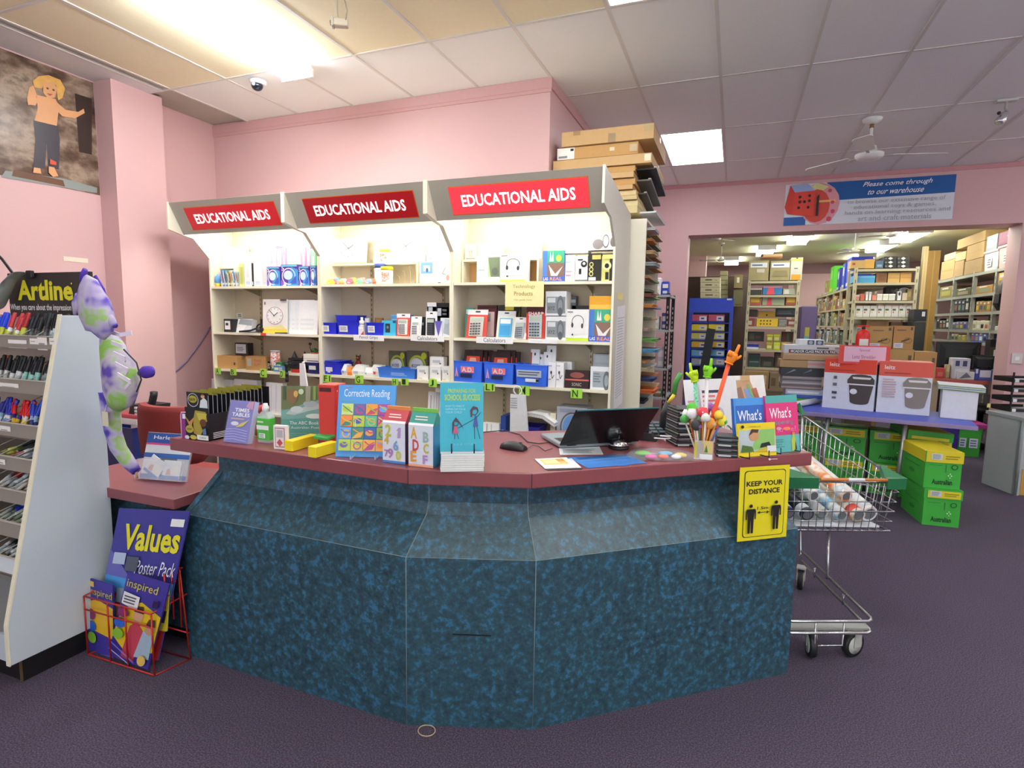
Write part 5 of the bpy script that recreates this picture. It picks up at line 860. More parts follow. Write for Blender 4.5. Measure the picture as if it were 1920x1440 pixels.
# stacks of ink pads
def ink_stack(p, n, t, lab, w=.075, d=.11, rz=.5):
    q = at_z(*p, ZT)
    for i in range(n):
        b = MB(); b.box(-w / 2, w / 2, -d / 2, d / 2, 0, t * .42, '17181c', .002); b.box(-w / 2 + .001, w / 2 - .001, -d / 2 + .001, d / 2 - .001, t * .42, t * .5, ['c9ccd0', 'b8a0a8', '9ab090', 'a8b0b8'][i % 4]); b.box(-w / 2, w / 2, -d / 2, d / 2, t * .5, t * .96, '1d1e23', .002)
        b.art((-w / 2, -d / 2, 0), (w, 0, 0), (0, 0, t), [('r', .1, .12, .7, .4, ['c8ccd0', '5a6066'][i % 2])], .0008); b.art((w / 2, -d / 2, 0), (0, d, 0), (0, 0, t), [('r', .05, .6, .6, .9, '45484e')], .0008)
        o = b.build('ink_pad', loc=(q.x + R_.uniform(-.002, .002), q.y + R_.uniform(-.002, .002), ZT + i * t), rz=rz + R_.uniform(-.04, .04)); tag(o, lab % ['bottom', 'second from the bottom', 'third from the bottom', 'fourth from the bottom', 'fifth from the bottom', 'sixth from the bottom', 'topmost', 'eighth'][i if i < n - 1 else 6], 'ink pad', 'ink pads stacked on the counter')
ink_stack((1275, 832), 7, .0235, 'black ink pad beside the keypad, %s of the tall stack', .085, .12)
ink_stack((1360, 853), 4, .021, 'black ink pad beside the pencil cup, %s of the short stack', .08, .09, .1)
# pencil cup with toppers and pointing hands
q = at_z(1317, 858, ZT); cup = T('pencil_cup', 'clear cup of novelty pencils near the counter edge', 'cup', q, .1)
b = MB(); w = .068; b.box(-w / 2, w / 2, -w / 2, w / 2, 0, .004, 'e8e8e4'); g = glass('f0f0ee', .3)
for x0, x1, y0, y1 in ((-w / 2, w / 2, -w / 2, -w / 2 + .002), (-w / 2, w / 2, w / 2 - .002, w / 2), (-w / 2, -w / 2 + .002, -w / 2, w / 2), (w / 2 - .002, w / 2, -w / 2, w / 2)): b.box(x0, x1, y0, y1, .004, .075, g)
b.build('cup', cup); b = MB(); b.art((-w / 2, -w / 2, 0), (w, 0, 0), (0, 0, .075), [('r', .3, .05, 1, .3, 'e6e8ea'), ('r', .5, .35, 1, 1, 'd8c07a'), ('p', [(.55, .4), (.75, .4), (.65, .8)], '3a7a3a'), ('r', 0, .1, .15, .9, 'c8b83a')], .001); b.build('label', cup)
tops = ['e85a2a', 'f0d040', 'd8d8d0', 'b03a6a', '5ac03a', 'f0c83a', 'e8e0d0', '3a3a3a', 'd84a5a', 'f2f2f0', 'e89a3a', '9a5ab0', 'e8e8e8', 'f0e03a', 'c8b090', 'e03a4a', 'f4f4f4', '4aa04a']
for i in range(18):
    a = i * 2.4; r0 = .004 + .018 * ((i * 7) % 5) / 5; dx, dy = math.cos(a), math.sin(a); L = .13 + .07 * ((i * 5) % 7) / 7; sp = .035 + .03 * ((i * 3) % 4) / 4
    base = Vector((dx * r0, dy * r0, .006)); top = base + Vector((dx * sp, dy * sp * .7, L)); b = MB(); b.tube([base, top], .0036, ['d8a040', 'c03a2a', 'e8d8c8', '3a6ab0', 'c8702a'][i % 5], 6)
    if i % 3 == 0: b.ball(top, (.021, .018, .021), tops[i], 10, 6); b.ball(top + Vector((-.01, 0, .014)), .006, tops[i], 8, 5); b.ball(top + Vector((.01, 0, .014)), .006, tops[i], 8, 5); b.ball(top + Vector((0, -.013, .002)), .005, 'f2f2ee', 8, 5)
    elif i % 3 == 1: b.ball(top, (.02, .01, .023), tops[i], 10, 6); b.ball(top + Vector((.012, -.002, -.004)), (.01, .006, .01), tops[(i + 4) % 18], 8, 5)
    else: b.lathe(top, [(.015, -.01), (.018, 0), (.014, .013), (.004, .021)], tops[i], 10)
    o = b.build('novelty_pencil', loc=q); tag(o, 'novelty pencil with a %s topper in the clear cup, %s' % (['orange', 'yellow', 'pale grey', 'magenta', 'green', 'gold', 'cream', 'black', 'red', 'white', 'amber', 'violet', 'silver', 'lemon', 'tan', 'scarlet', 'snow white', 'leaf green'][i], ['round animal', 'flat flower', 'cone shaped'][i % 3]), 'pencil', 'novelty pencils in the clear cup')
def hand_pointer(label, ptip, phand, pbase, col, shaft, scale=1, mir=1):
    # pointer stands in the cup and leans; located in the cup's own plane
    Y = q.y + .0; P0 = Vector((q.x + pbase, q.y, ZT + .01)); H = at_y(*phand, Y); Tp = at_y(*ptip, Y)
    o = T('hand_pointer', label, 'pointer', P0, group='pointing hand sticks')
    b = MB(Matrix.Translation(-P0)); b.tube([P0, H], .0075 * scale, shaft, 10); b.build('shaft', o)
    ax = (Tp - H).normalized(); sd = Vector((ax.z, 0, -ax.x)); L = (Tp - H).length; b = MB(Matrix.Translation(-P0))
    w = L * .26
    # fist, cuff, index finger, thumb and three curled fingers
    b.tube([H - ax * L * .02, H + ax * L * .1, H + ax * L * .25, H + ax * L * .45, H + ax * L * .56], w, col, 12, taper=[w * .7, w * .8, w * .95, w * 1.0, w * .72])
    b.tube([H + ax * L * .45 - sd * w * .35 * mir, H + ax * L * .8 - sd * w * .3 * mir, Tp - sd * w * .25 * mir, Tp + ax * .002 - sd * w * .25 * mir], w * .3, col, 10, taper=[w * .34, w * .3, w * .26, w * .1])
    b.tube([H + ax * L * .25 - sd * w * .7 * mir, H + ax * L * .42 - sd * w * 1.2 * mir, H + ax * L * .56 - sd * w * 1.45 * mir], w * .26, col, 10, taper=[w * .3, w * .27, w * .2])
    for k in range(3): c0 = H + ax * L * .46 + sd * w * (.1 + .36 * k) * mir + Vector((0, -w * .55, 0)); b.tube([c0 + ax * w * .35, c0 + ax * w * .3 + Vector((0, -w * .45, 0)), c0 - ax * w * .35 + Vector((0, -w * .5, 0)), c0 - ax * w * .5], w * .22, col, 8)
    b.build('hand', o); b = MB(Matrix.Translation(-P0)); b.tube([H - ax * L * .06, H + ax * L * .02], w * .85, col, 12); b.build('cuff', o); return o
hand_pointer('yellow-green pointing hand on a patterned green stick', (1296, 681), (1303, 714), -.012, 'c2e01e', mixmat('green_patterned_stick', ['3fa060', '8ad8a0', '3f8fb0'], 90, .4, 1), 1, 1)
hand_pointer('bright green pointing hand on a white stick', (1332, 672), (1326, 706), .006, '84d41e', 'e8e6e8', 1, -1)
hand_pointer('orange pointing hand on a long orange stick', (1384, 646), (1367, 680), -.004, 'f58a1e', 'ee5a28', 1.1, -1)
# what's happening books
def whats(label, pL, pR, pt, base, band, extra, thick=.012):
    return book(label, pL, pR, pt, .16, base, [('r', 0, .87, 1, 1, band), ('t', .1, .6, .78, .79, "What's", 'eef2f6', .012), ('t', .12, .47, .82, .57, 'happening', band if base != '2f68c0' else '7ab4ee', 0)] + extra, thick, name='guide_book')
whats("blue What's Happening guide on the end of the counter", (1380, 855), (1446, 849), 746, '2f68c0', '4a98e0', [('t', .3, .36, .9, .45, 'to me?', '7ab4ee', 0), ('r', 0, 0, .04, 1, '4a98e0')])
whats("pink and teal What's Happening guide at the counter end", (1441, 851), (1500, 845), 741, 'd8387c', '4fa8a4', [('t', .3, .36, .9, .45, 'to me?', 'e88ab0', 0), ('r', 0, 0, 1, .3, '5fb4b4'), ('e', .35, .42, .08, .03, 'e8a0c0'), ('e', .6, .41, .12, .03, 'f08a5a'), ('txtlines', .15, .08, .5, .25, 4, '4a9898'), ('p', [(.72, .02), (.82, .02), (.86, .2), (.8, .34), (.72, .2)], 'b8c84a'), ('e', .79, .32, .05, .025, 'c88a5a'), ('p', [(.82, .02), (.88, .04), (.84, .2)], '26262a')])
book('small yellow bordered book with a child drawing, before the blue guide', (1385, 858), (1456, 853), 793, .16, 'e8d028', [('r', .03, .14, .98, .8, 'b8c4c8'), ('t', .3, .86, .6, .92, 'Childhood', 'b89a20', 0), ('p', [(.35, .2), (.95, .2), (.97, .8), (.6, .8), (.4, .4)], '8abf6a'), ('e', .42, .62, .13, .16, 'c8946a'), ('p', [(.28, .62), (.36, .82), (.55, .8), (.52, .7), (.4, .72)], '4a3424'), ('p', [(.05, .14), (.4, .14), (.35, .3), (.1, .36)], '4a6a30'), ('p', [(.4, .14), (.95, .14), (.7, .26)], 'd0b030'), ('p', [(.55, .25), (.85, .3), (.8, .42), (.6, .38)], '26282c'), ('r', .74, .12, .98, .3, 'dde2e8'), ('e', .12, .9, .04, .05, '26282c')], .008, name='guide_book')
wire_stand('black wire stand before the yellow bordered book', (1390, 862), (1442, 857), tip=.03, group=None, d=.08, h=.1)
wire_stand("black wire stand under the pink What's Happening guide", (1448, 853), (1500, 846), tip=.028, d=.08, h=.1)
# paper and kraft sheets standing behind the pencil cup
for i, (pL, pR, pt, col, art, lb) in enumerate([((1290, 800), (1330, 798), 712, 'e8ecf0', [('p', [(.1, .3), (.9, .1), (.9, .2), (.1, .42)], 'c84a5a'), ('r', .1, .5, .6, .55, 'd0a0a8'), ('p', [(.5, .0), (1, 0), (1, .3)], '2a3a68')], 'white leaflet with red stripes behind the pencil cup'), ((1320, 800), (1390, 795), 710, 'e6e8ea', [('r', .05, .7, .5, .76, '2a2a4a'), ('txtlines', .05, .3, .45, .68, 4, 'c86a6a'), ('e', .45, .25, .12, .14, 'b8c4cc')], 'white form with dark red bands behind the orange pointer'), ((1372, 790), (1442, 786), 704, 'eceae6', [('p', [(.05, .9), (.6, .9), (.95, .0), (.2, .0)], 'c8a078'), ('p', [(.15, .7), (.35, .75), (.45, .2), (.3, .2)], '8a6a58'), ('p', [(.4, .7), (.6, .7), (.7, .3), (.55, .25)], '7a9ad0'), ('p', [(.62, .7), (.75, .72), (.85, .3), (.72, .3)], 'a8604a'), ('p', [(.5, .8), (.56, .8), (.66, .5), (.6, .5)], '7ab06a'), ('r', .36, .88, .6, 1, 'c8a070')], "white sheet with a kraft figures print behind the blue What's Happening guide")]):
    A, w, h, rz = stand(pL, pR, pt, .25, ZT); b = MB(); b.box(0, w, 0, .003, 0, h, col); b.art((0, 0, 0), (w, 0, 0), (0, 0, h), art); o = b.build('leaflet'); place(o, A, rz, .25); tag(o, lb, 'leaflet')
# low burgundy ledge: chair back, phone, brochure holder
ZL = .7205
CB = m('8a3230', .75, var=.1, scale=8, bump=.1)
o = T('office_chair', 'worn burgundy office chair seen from behind beyond the low ledge', 'chair', (-3.13, 2.33, 0), PI + .1)
b = MB(); rr = []
for zz, ww in ((.62, .19), (.66, .235), (.80, .25), (.93, .245), (.965, .22)): rr.append([(ww * math.sin(a) / math.sin(.6), .10 * (1 - math.cos(a)) / (1 - math.cos(.6)) * -1 + dd, zz) for dd, seq in ((0, [-.6 + 1.2 * k / 8 for k in range(9)]), (.045, [.6 - 1.2 * k / 8 for k in range(9)])) for a in seq])
b.loft(rr, CB, smooth=True); b.build('backrest', o)
b = MB(); b.box(-.23, .23, -.46, -.02, .43, .51, CB, .03); b.build('seat', o); b = MB(); b.tube([(0, .05, .7), (0, .07, .5), (0, -.1, .42)], .018, K, 8); b.build('back_post', o); b = MB(); b.tube([(0, -.22, .08), (0, -.22, .43)], .025, K, 10); b.build('gas_column', o)
for k in range(5):
    a = k * 2 * PI / 5; b = MB(); b.tube([(0, -.22, .1), (.26 * math.cos(a), -.22 + .26 * math.sin(a), .06)], .016, K, 8); b.build('base_leg', o); b = MB(); b.lathe((.26 * math.cos(a), -.22 + .26 * math.sin(a), .027), [(.027, -.012), (.027, .012)], K, 12, axis='y'); b.build('caster', o)
# ------------------------------------------------------------------ left side: poster, pen display, plush toy, wire rack
ORD = ['first', 'second', 'third', 'fourth', 'fifth', 'sixth', 'seventh', 'eighth', 'ninth', 'tenth', 'eleventh', 'twelfth', 'thirteenth', 'fourteenth', 'fifteenth', 'sixteenth', 'seventeenth', 'eighteenth', 'nineteenth', 'twentieth']
def on_plane(px, py, P0, n):
    d = ray(px, py); n = Vector(n); return CAM + d * ((Vector(P0) - CAM).dot(n) / d.dot(n))
# poster of a child on rocks
XP = XL + .004
TR, BR = at_x(174, 151, XP), at_x(182, 362, XP); y1 = 3.185; y0 = 1.75; z1 = (at_x(4, 96, XP).z + TR.z) / 2; z0 = (at_x(4, 332, XP).z + BR.z) / 2
def pv(px, py): q = at_x(px, py, XP); return ((q.y - y0) / (y1 - y0), (q.z - z0) / (z1 - z0))
def PL(*pts): return [pv(*p) for p in pts]
ROCK = mixmat('poster_rock_print', ['2a1d16', '5a4434', '7a6656', 'a08c78', '3a2c24'], 4.5, .28, 5, (1, 1, 1.6), pos=[.3, .42, .5, .6, .74])
SKIN, HAIR = m('d8a070', .3, var=.12, scale=8), m('d8a858', .3, var=.25, scale=25)
JEAN = m('3c3a44', .3, var=.3, scale=9)
b = MB(); b.box(XL, XP, y0, y1, z0, z1, 'e8e4e0'); b.box(XP, XP + .0006, y0, y1, z0, z1, ROCK)
uv = [('p', PL((10, 320), (120, 335), (182, 352), (182, 362), (2, 332)), m('8a9490', .3, var=.1, scale=6)), ('p', PL((25, 318), (118, 338), (122, 350), (22, 330)), m('6a4a38', .3, var=.2, scale=9)), ('p', PL((140, 175), (172, 185), (172, 290), (148, 285)), m('31231c', .3, var=.3, scale=9)),
      ('p', PL((62, 225), (108, 236), (112, 262), (110, 318), (90, 314), (87, 270), (84, 316), (62, 314), (66, 262)), JEAN), ('p', PL((68, 178), (104, 186), (110, 200), (106, 236), (64, 226), (70, 204)), SKIN), ('p', PL((52, 185), (66, 178), (70, 190), (66, 198), (52, 196)), SKIN), ('p', PL((50, 184), (54, 164), (62, 160), (68, 178), (62, 196), (52, 197)), SKIN), ('p', PL((106, 192), (122, 206), (146, 210), (156, 204), (158, 212), (140, 222), (116, 218), (106, 208)), SKIN),
      ('p', PL((60, 152), (72, 143), (90, 141), (112, 150), (121, 166), (116, 184), (108, 188), (104, 160), (82, 156), (78, 166), (64, 164)), HAIR), ('p', PL((80, 154), (98, 154), (106, 166), (102, 183), (90, 186), (80, 174)), SKIN), ('e', *pv(88, 166), .006, .008, '5a3a28'), ('e', *pv(99, 169), .006, .008, '5a3a28'), ('p', PL((86, 175), (98, 177), (92, 180)), 'a85848'), ('p', PL((90, 312), (100, 314), (108, 330), (98, 332), (90, 324)), SKIN), ('p', PL((62, 314), (74, 316), (76, 326), (60, 324)), SKIN), ('p', PL((92, 298), (104, 304), (104, 310), (92, 308)), 'c8502a')]
b.art((XP, y0, z0), (0, y1 - y0, 0), (0, 0, z1 - z0), uv, .0007)
tag(b.build('poster'), 'large glossy poster of a shirtless curly-haired child standing on rocks', 'poster')
# wall cable
b = MB(); P = [at_x(px, py, XL + .012) for px, py in ((395, 612), (378, 640), (350, 678), (310, 714), (282, 730), (262, 745))]; b.tube(P, .006, '8a86b4', 6); tag(b.build('wall_cable'), 'slack lilac cable drooping along the pink wall beside the shelves', 'cable')
b = MB(); P = [at_x(326, 690, XL + .008), at_x(327, 752, XL + .008)]; b.tube(P, .004, 'e8cfc8', 6); tag(b.build('conduit'), 'thin pale vertical conduit on the pink wall', 'conduit')
b = MB(); q = at_x(142, 487, XL); w2 = .09; b.box(XL, XL + .003, q.y - w2, q.y + w2, q.z - .018, q.z + .018, 'e8dcc8'); tag(b.build('tape_strip'), 'strip of old yellowed tape left on the pink wall', 'tape')
# pen display (gondola)
XD = -2.6; g = T('pen_display', 'white sloped pen display stand with a black header sign', 'display stand', (-3.2, 1.45, 0)); GM = Matrix.Translation((3.2, -1.45, 0))
prof = [(1.521, 1.492), (1.249, .27), (1.247, .104), (1.672, .104), (1.672, 1.492)]
WP_ = m('c6d0d8', .35, var=.02, scale=6, name='white_melamine'); LIP = m('8f8c84', .45, .3, var=.05)
b = MB(GM); b.prism([(XD - .02, y, z) for y, z in prof], (.02, 0, 0), WP_); b.build('end_panel', g, bevel=.004)
b = MB(GM); b.prism([(XD - .021, y, z) for y, z in ((1.519, 1.496), (1.245, .27), (1.243, .104), (1.2475, .104), (1.2505, .27), (1.524, 1.496))], (.022, 0, 0), 'ece6cc'); b.build('edge_strip', g)
b = MB(GM); b.box(-3.9, XD - .02, 1.655, 1.67, .1, 1.49, 'a8988c'); b.build('back_panel', g)
b = MB(GM); b.box(-3.9, XD - .03, 1.3, 1.64, 0, .104, '121214'); b.box(XD - .032, XD - .03, 1.29, 1.3, 0, .104, '5a4a30'); b.build('plinth', g)
b = MB(GM); b.box(-3.9, XD - .02, 1.26, 1.65, .104, .16, WP_); b.box(-3.9, XD - .02, 1.252, 1.262, .16, .225, WP_); b.build('base_shelf', g)
slope = (1.521 - 1.249) / (1.492 - .27)
def ys(z): return 1.249 + (z - .27) * slope
trays = [((108, 632), (104, 655)), ((93, 716), (89, 741)), ((77, 800), (72, 824)), ((62, 864), (58, 888)), ((51, 925), (47, 948)), ((45, 984), (38, 1010)), ((30, 1050), (24, 1077))]
pens_spec = [
    [('2a49d8', 'c8d048', 'c8d048')] * 4 + [('c8424a', 'f0f0ee', 'c8d048')] * 3 + [('b03038', 'c8d048', 'c8d048')] * 2 + [('23282e', '3a4046', '5a6468')] * 6 + [('1d2226', 'b8c8d4', '8aa0b0')] * 3,
    [('ee6a30', 'dfe6ee', 'c8ccd0')] * 2 + [('1f2226', 'e4eaf0', 'c8ccd0')] * 8 + [('1f2226', '9ad4cc', '8ac0ba')] * 5 + [('22262a', '9aa4a8', '7a8488')] * 4,
    [('1f2a8a', '8ab0d0', 'c8d8e4')] * 3 + [('2a3ab0', 'e8e8ec', '7a98d0')] * 4 + [('c81e28', '3a2a90', 'e0b830')] * 3 + [('d82a30', 'e8e6e0', 'f0d030')] * 3 + [('2f49c0', 'a8c0e0', '2a3a80')] * 3 + [('c03038', 'b8702a', '8a2a20')] * 2,
    [('2a2e2e', '8a8a40', 'c8c84a')] * 4 + [('d8dce0', 'c88a8e', 'e8e8ea')] * 5 + [('e4eaee', 'a8b4c0', 'd8dde2')] * 5,
    [('d02a28', 'e8e4e2', 'c8ccd4')] * 4 + [('d8dce0', 'c8d4dc', 'e8ecf0')] * 5 + [('d8342a', 'f0e8e4', 'd8c8b8')] * 3,
    [('1f3fd0', 'c8d0c8', '9aa8a0')] * 7 + [('2a48d8', 'a8b49a', 'e0e4e0')] * 4,
    [('1b1d20', 'b8c4c8', 'e0e4e6')] * 5 + [('c8d02a', '26282c', '3a3c40')] * 2 + [('1b1d20', 'e4e8ea', 'b0b8bc')] * 4]
capn = ['blue capped', 'red capped', 'dark red capped', 'black capped', 'black and grey capped', 'orange capped']
cname = {'2a49d8': 'blue capped', 'c8424a': 'red capped white', 'b03038': 'dark red capped', '23282e': 'black', '1d2226': 'black and pale blue', 'ee6a30': 'orange capped', '1f2226': 'black capped', '22262a': 'charcoal capped', '1f2a8a': 'navy capped', '2a3ab0': 'royal blue', 'c81e28': 'crimson', 'd82a30': 'red', '2f49c0': 'mid blue', 'c03038': 'brick red', '2a2e2e': 'dark olive', 'd8dce0': 'pale silver', 'e4eaee': 'frosted white', 'd02a28': 'red ended', 'd8342a': 'scarlet', '1f3fd0': 'bright blue', '2a48d8': 'blue and grey', '1b1d20': 'black ended', 'c8d02a': 'lime ended'}
rown = ['top', 'second', 'third', 'fourth', 'fifth', 'sixth', 'lowest']
for ti, (a, c) in enumerate(trays):
    A, B = at_x(*a, XD - .02), at_x(*c, XD - .02); zt, zb = A.z, B.z; yt = ys(zt)
    b = MB(GM); x0 = -3.9; x1 = XD - .021; mat_ = LIP if ti < 6 else WP_
    b.prism([(x0, yt, zt), (x0, ys(zb) - .004, zb), (x0, ys(zb) + .003, zb), (x0, yt + .006, zt)], (x1 - x0, 0, 0), mat_); b.box(x0, x1, yt - .004, yt + .006, zt, zt + .003, 'c8c4b8'); b.build('tray_lip', g)
    b = MB(GM); b.prism([(x0, ys(zb), zb), (x0, 1.65, zb + .03), (x0, 1.65, zb + .034), (x0, ys(zb), zb + .004)], (x1 - x0, 0, 0), 'a59c90'); b.build('tray_floor', g)
    for k in range(4):
        xx = x1 - .02 - .105 * k; b = MB(GM); b.tube([(xx, yt, zt), (xx + .02, 1.63, zt + .09)], .0018, 'b8b8b4', 6); b.build('divider_wire', g)
    lab = MB(GM)
    for (pa, pb_) in ([((17, 638), (50, 652)), ((57, 635), (70, 645)), ((72, 633), (88, 656)), ((94, 634), (106, 646))] if ti == 0 else [((0, 720), (35, 731))] if ti == 1 else [((0, 800), (20, 812))] if ti == 2 else [((0, 862), (10, 873))] if ti == 3 else []):
        q0 = at_y(pa[0], pb_[1], yt - .008); q1 = at_y(pb_[0], pa[1], yt - .008); ww, hh = q1.x - q0.x, q1.z - q0.z; b = MB(GM); b.box(q0.x, q1.x, yt - .010, yt - .009, q0.z, q1.z, 'f2f0ea'); b.art((q0.x, yt - .010, q0.z), (ww, 0, 0), (0, 0, hh), [('txtlines', .15, .35, .85, .65, 1, '9a9a98')], .0006); b.build('price_label', g)
    sp = pens_spec[ti]; n = len(sp); xl = at_y(-14, (a[1] + c[1]) / 2, yt + .03).x; lie = ti in (3, 4, 5, 6)
    for k, (cap, body, bot) in enumerate(sp):
        x = xl + (x1 - (.085 if lie else .02) - xl) * (k + .5) / n; r = .0085 if not lie else .0075; L = .15 - .02 * (k % 3 == 0)
        o = T('pen', '%s marker pen, %s along the %s tray' % (cname[cap], ORD[min(k, 19)], rown[ti]), 'pen', group='pens in the %s tray' % rown[ti]) if False else None
        b = MB(); b.lathe((0, 0, 0), [(r * .8, 0), (r * .95, .003), (r * .95, L * .5)], body, 8); b.lathe((0, 0, L * .5), [(r, 0), (r * 1.05, .004), (r * .95, L * .42), (r * .7, L * .46)], cap, 8); b.lathe((0, 0, L * .18), [(r * .97, 0), (r * .97, L * .2)], bot, 8)
        b.box(-.002, .002, -r - .003, -r, L * .55, L * .85, cap)
        o = b.build('marker_pen')
        if lie:
            o.location = (x, yt + .03 + .02 * (k % 3), zb + .022 + .012 * (k % 2) + .008 * (k % 3)); o.rotation_euler = (-1.15 + .1 * (k % 2) if ti < 5 else -(PI - 1.9), .9 if ti == 3 else R_.uniform(-.4, .5), R_.uniform(-.3, .3))
        else:
            o.location = (x, yt + .018 + .008 * (k % 2), zb + .012); o.rotation_euler = (-.3, R_.uniform(-.05, .25) if ti < 2 else R_.uniform(-.55, .5), 0)
        tag(o, '%s marker pen, %s from the wall side in the %s tray' % (cname[cap], ORD[k], rown[ti]), 'pen', 'marker pens in the ' + rown[ti] + ' tray')
# header sign
P0, P1 = at_y(20, 592, 1.64), at_y(168, 509, 1.64); b = MB(); w, h = P1.x - P0.x, P1.z - 1.48; z0_ = 1.48
b.box(0, w, 0, .012, 0, h, '23231f', .0); b.art((0, 0, 0), (w, 0, 0), (0, 0, h), [('r', .88, .85, .9, .9, 'a8a060'), ('t', .12, .38, .80, .84, 'Artline', 'dcd41e', .035), ('e', .79, .75, .008, .022, 'dcd41e'), ('t', .02, .12, .98, .30, 'When you care about the impression you make', 'eeeeee', .01)], .0008)
o = b.build('header_sign', g, loc=(P0.x + 3.2, 1.64 - 1.45, z0_)); o['label'] = 'black header sign with yellow Artline lettering'
# grey bag on the display top
o = T('cloth_bag', 'grey cloth bag with a black strap slung over the header sign', 'bag', at_y(10, 560, 1.6)); q = o.location.copy()
b = MB(Matrix.Translation(-q)); rr = []
for (px, py, hw) in ((38, 512, .01), (28, 518, .035), (14, 532, .06), (6, 552, .055), (-4, 575, .03)):
    P = at_y(px, py, 1.6); rr.append([(P.x + hw * math.cos(a), 1.6 + .028 * math.sin(a), P.z + hw * .6 * math.cos(a)) for a in [PI * k / 5 for k in range(10)]])
b.loft(rr, m('8f928f', .85, var=.2, scale=12, bump=.2), smooth=True); b.build('cloth', o); b = MB(Matrix.Translation(-q)); b.tube([at_y(*p, 1.62) for p in ((-12, 470), (4, 486), (22, 510), (30, 520))], .006, K, 6); b.build('strap', o); b = MB(Matrix.Translation(-q)); P = at_y(60, 516, 1.635); b.box(P.x - .02, P.x + .02, 1.62, 1.635, P.z - .012, P.z + .02, K, .003); b.build('clip', o)
# tie dyed plush animal hung on the end of the display
TIE = mixmat('tie_dye_plush', ['3a2a9a', '5a48b8', 'a89cc8', 'bcb4cc', '98bc68', 'a8b898'], 9, .85, 2, pos=[.36, .42, .48, .56, .64, .7], bump=.15); TIE2 = mixmat('lime_tie_dye_plush', ['5a48a8', 'a89cbc', 'bcb8bc', '88bc48', 'a0bc80'], 9, .85, 2, pos=[.34, .42, .5, .58, .68], bump=.15); VIO = m('4a2fa0', .85, var=.15, scale=14, bump=.2)
def zs(pts): return [at_y(px, py, Y) for px, py, Y in pts]
o = T('plush_toy', 'tie-dyed purple and green plush animal hanging on the end of the pen display', 'soft toy', at_y(230, 760, 1.6)); q = o.location.copy(); PM = Matrix.Translation(-q)
def limb(pts, rad, mat_, name, flat=.7):
    b = MB(PM); P = zs(pts); N = len(P); rings = []
    for i, p in enumerate(P):
        t = (P[min(i + 1, N - 1)] - P[max(0, i - 1)]).normalized(); u = Vector((t.z, 0, -t.x)).normalized(); v = Vector((0, 1, 0)) * flat
        rings.append([p + (u * math.cos(a) + v * math.sin(a)) * rad[i] for a in [2 * PI * k / 14 for k in range(14)]])
    b.loft(rings, mat_, smooth=True); b.build(name, o)
limb([(160, 518, 1.5), (166, 530, 1.5), (168, 550, 1.5), (178, 580, 1.5), (188, 608, 1.5), (192, 622, 1.5), (190, 634, 1.5)], [.012, .045, .066, .085, .078, .055, .02], TIE, 'head', .5)
limb([(150, 560, 1.49), (142, 572, 1.49), (140, 590, 1.49)], [.03, .022, .008], TIE, 'ear', .5)
limb([(200, 596, 1.5), (212, 606, 1.5), (219, 612, 1.5)], [.03, .022, .008], TIE, 'ear', .5)
limb([(160, 505, 1.52), (156, 518, 1.52), (152, 530, 1.52)], [.012, .018, .01], VIO, 'hood_tip', .6)
limb([(178, 518, 1.56), (190, 545, 1.56), (198, 575, 1.56)], [.01, .02, .02], VIO, 'hood_band', .5)
limb([(200, 620, 1.6), (210, 650, 1.6), (222, 690, 1.6), (228, 720, 1.6), (224, 745, 1.6), (216, 760, 1.6)], [.03, .055, .075, .082, .07, .04], TIE2, 'body', .75)
limb([(205, 735, 1.62), (208, 770, 1.62), (212, 810, 1.64), (222, 840, 1.655), (240, 866, 1.67), (256, 884, 1.68)], [.05, .046, .042, .04, .036, .025], TIE, 'leg', .7)
b = MB(PM); b.tube(zs([(254, 878, 1.68), (257, 896, 1.69)]), .006, 'c8b090', 8); b.build('peg', o)
limb([(262, 700, 1.62), (272, 698, 1.62), (282, 697, 1.62), (287, 697, 1.62)], [.012, .026, .024, .006], VIO, 'tail_pompom', .9)
b = MB(PM); 
for k in range(5):
    P = zs([(204 + 4 * k, 622 + 20 * k, 1.53), (224 + 5 * k, 628 + 22 * k, 1.53), (240 + (6 if k < 1 else -6), 624 + 26 * k, 1.54)]); b.loft([[p + Vector((0, 0, -.008)), p + Vector((0, .004, -.008)), p + Vector((0, .004, .008)), p + Vector((0, 0, .008))] for p in P], 'e6dcec')
b.build('ribbon_fringe', o)['kind'] = 'stuff'
b = MB(PM); b.tube(zs([(232, 655, 1.52), (256, 680, 1.53), (265, 712, 1.54), (256, 735, 1.54)]), .003, '2a2a30', 6); b.build('seam_cord', o)
b = MB(PM); P = zs([(196, 772, 1.575)])[0]; b.prism([P + Vector(v) for v in ((-.018, 0, 0), (.018, 0, 0), (.018, 0, -.062), (-.018, 0, -.062))], (0, .002, 0), 'd6ccb0'); b.tube([P + Vector((0, 0, 0)), P + Vector((.0, .01, .03))], .0012, 'f0f0f0', 5); b.build('price_tag', o)
# red wire rack with poster packs
RW = m('b4261c', .35, .2, var=.0, name='red_coated_wire'); F0, F1, B1 = at_z(165, 1228, 0), at_z(290, 1268, 0), at_z(357, 1237, 0); B0 = F0 + (B1 - F1)
o = T('wire_rack', 'red wire floor rack holding the poster packs at the foot of the counter', 'rack', F0); q = F0.copy(); q.z = 0; WM = Matrix.Translation(-q)
up = Vector((0, 0, 1)); r = .0035
def wire(pts, nm, rad=r, closed=False): b = MB(WM); b.tube([Vector(p) + Vector((0, 0, rad)) for p in pts], rad, RW, 6, closed); b.build(nm, o)
wire([F0, F1, B1, B0], 'base_frame', closed=True)
hf = .27
wire([F0 + up * hf, F1 + up * hf], 'front_rail'); wire([F0 + up * (hf - .06), F1 + up * (hf - .06)], 'front_rail')
for t in (0, .36, .62, 1): P = F0.lerp(F1, t); wire([P, P + up * hf], 'front_wire')
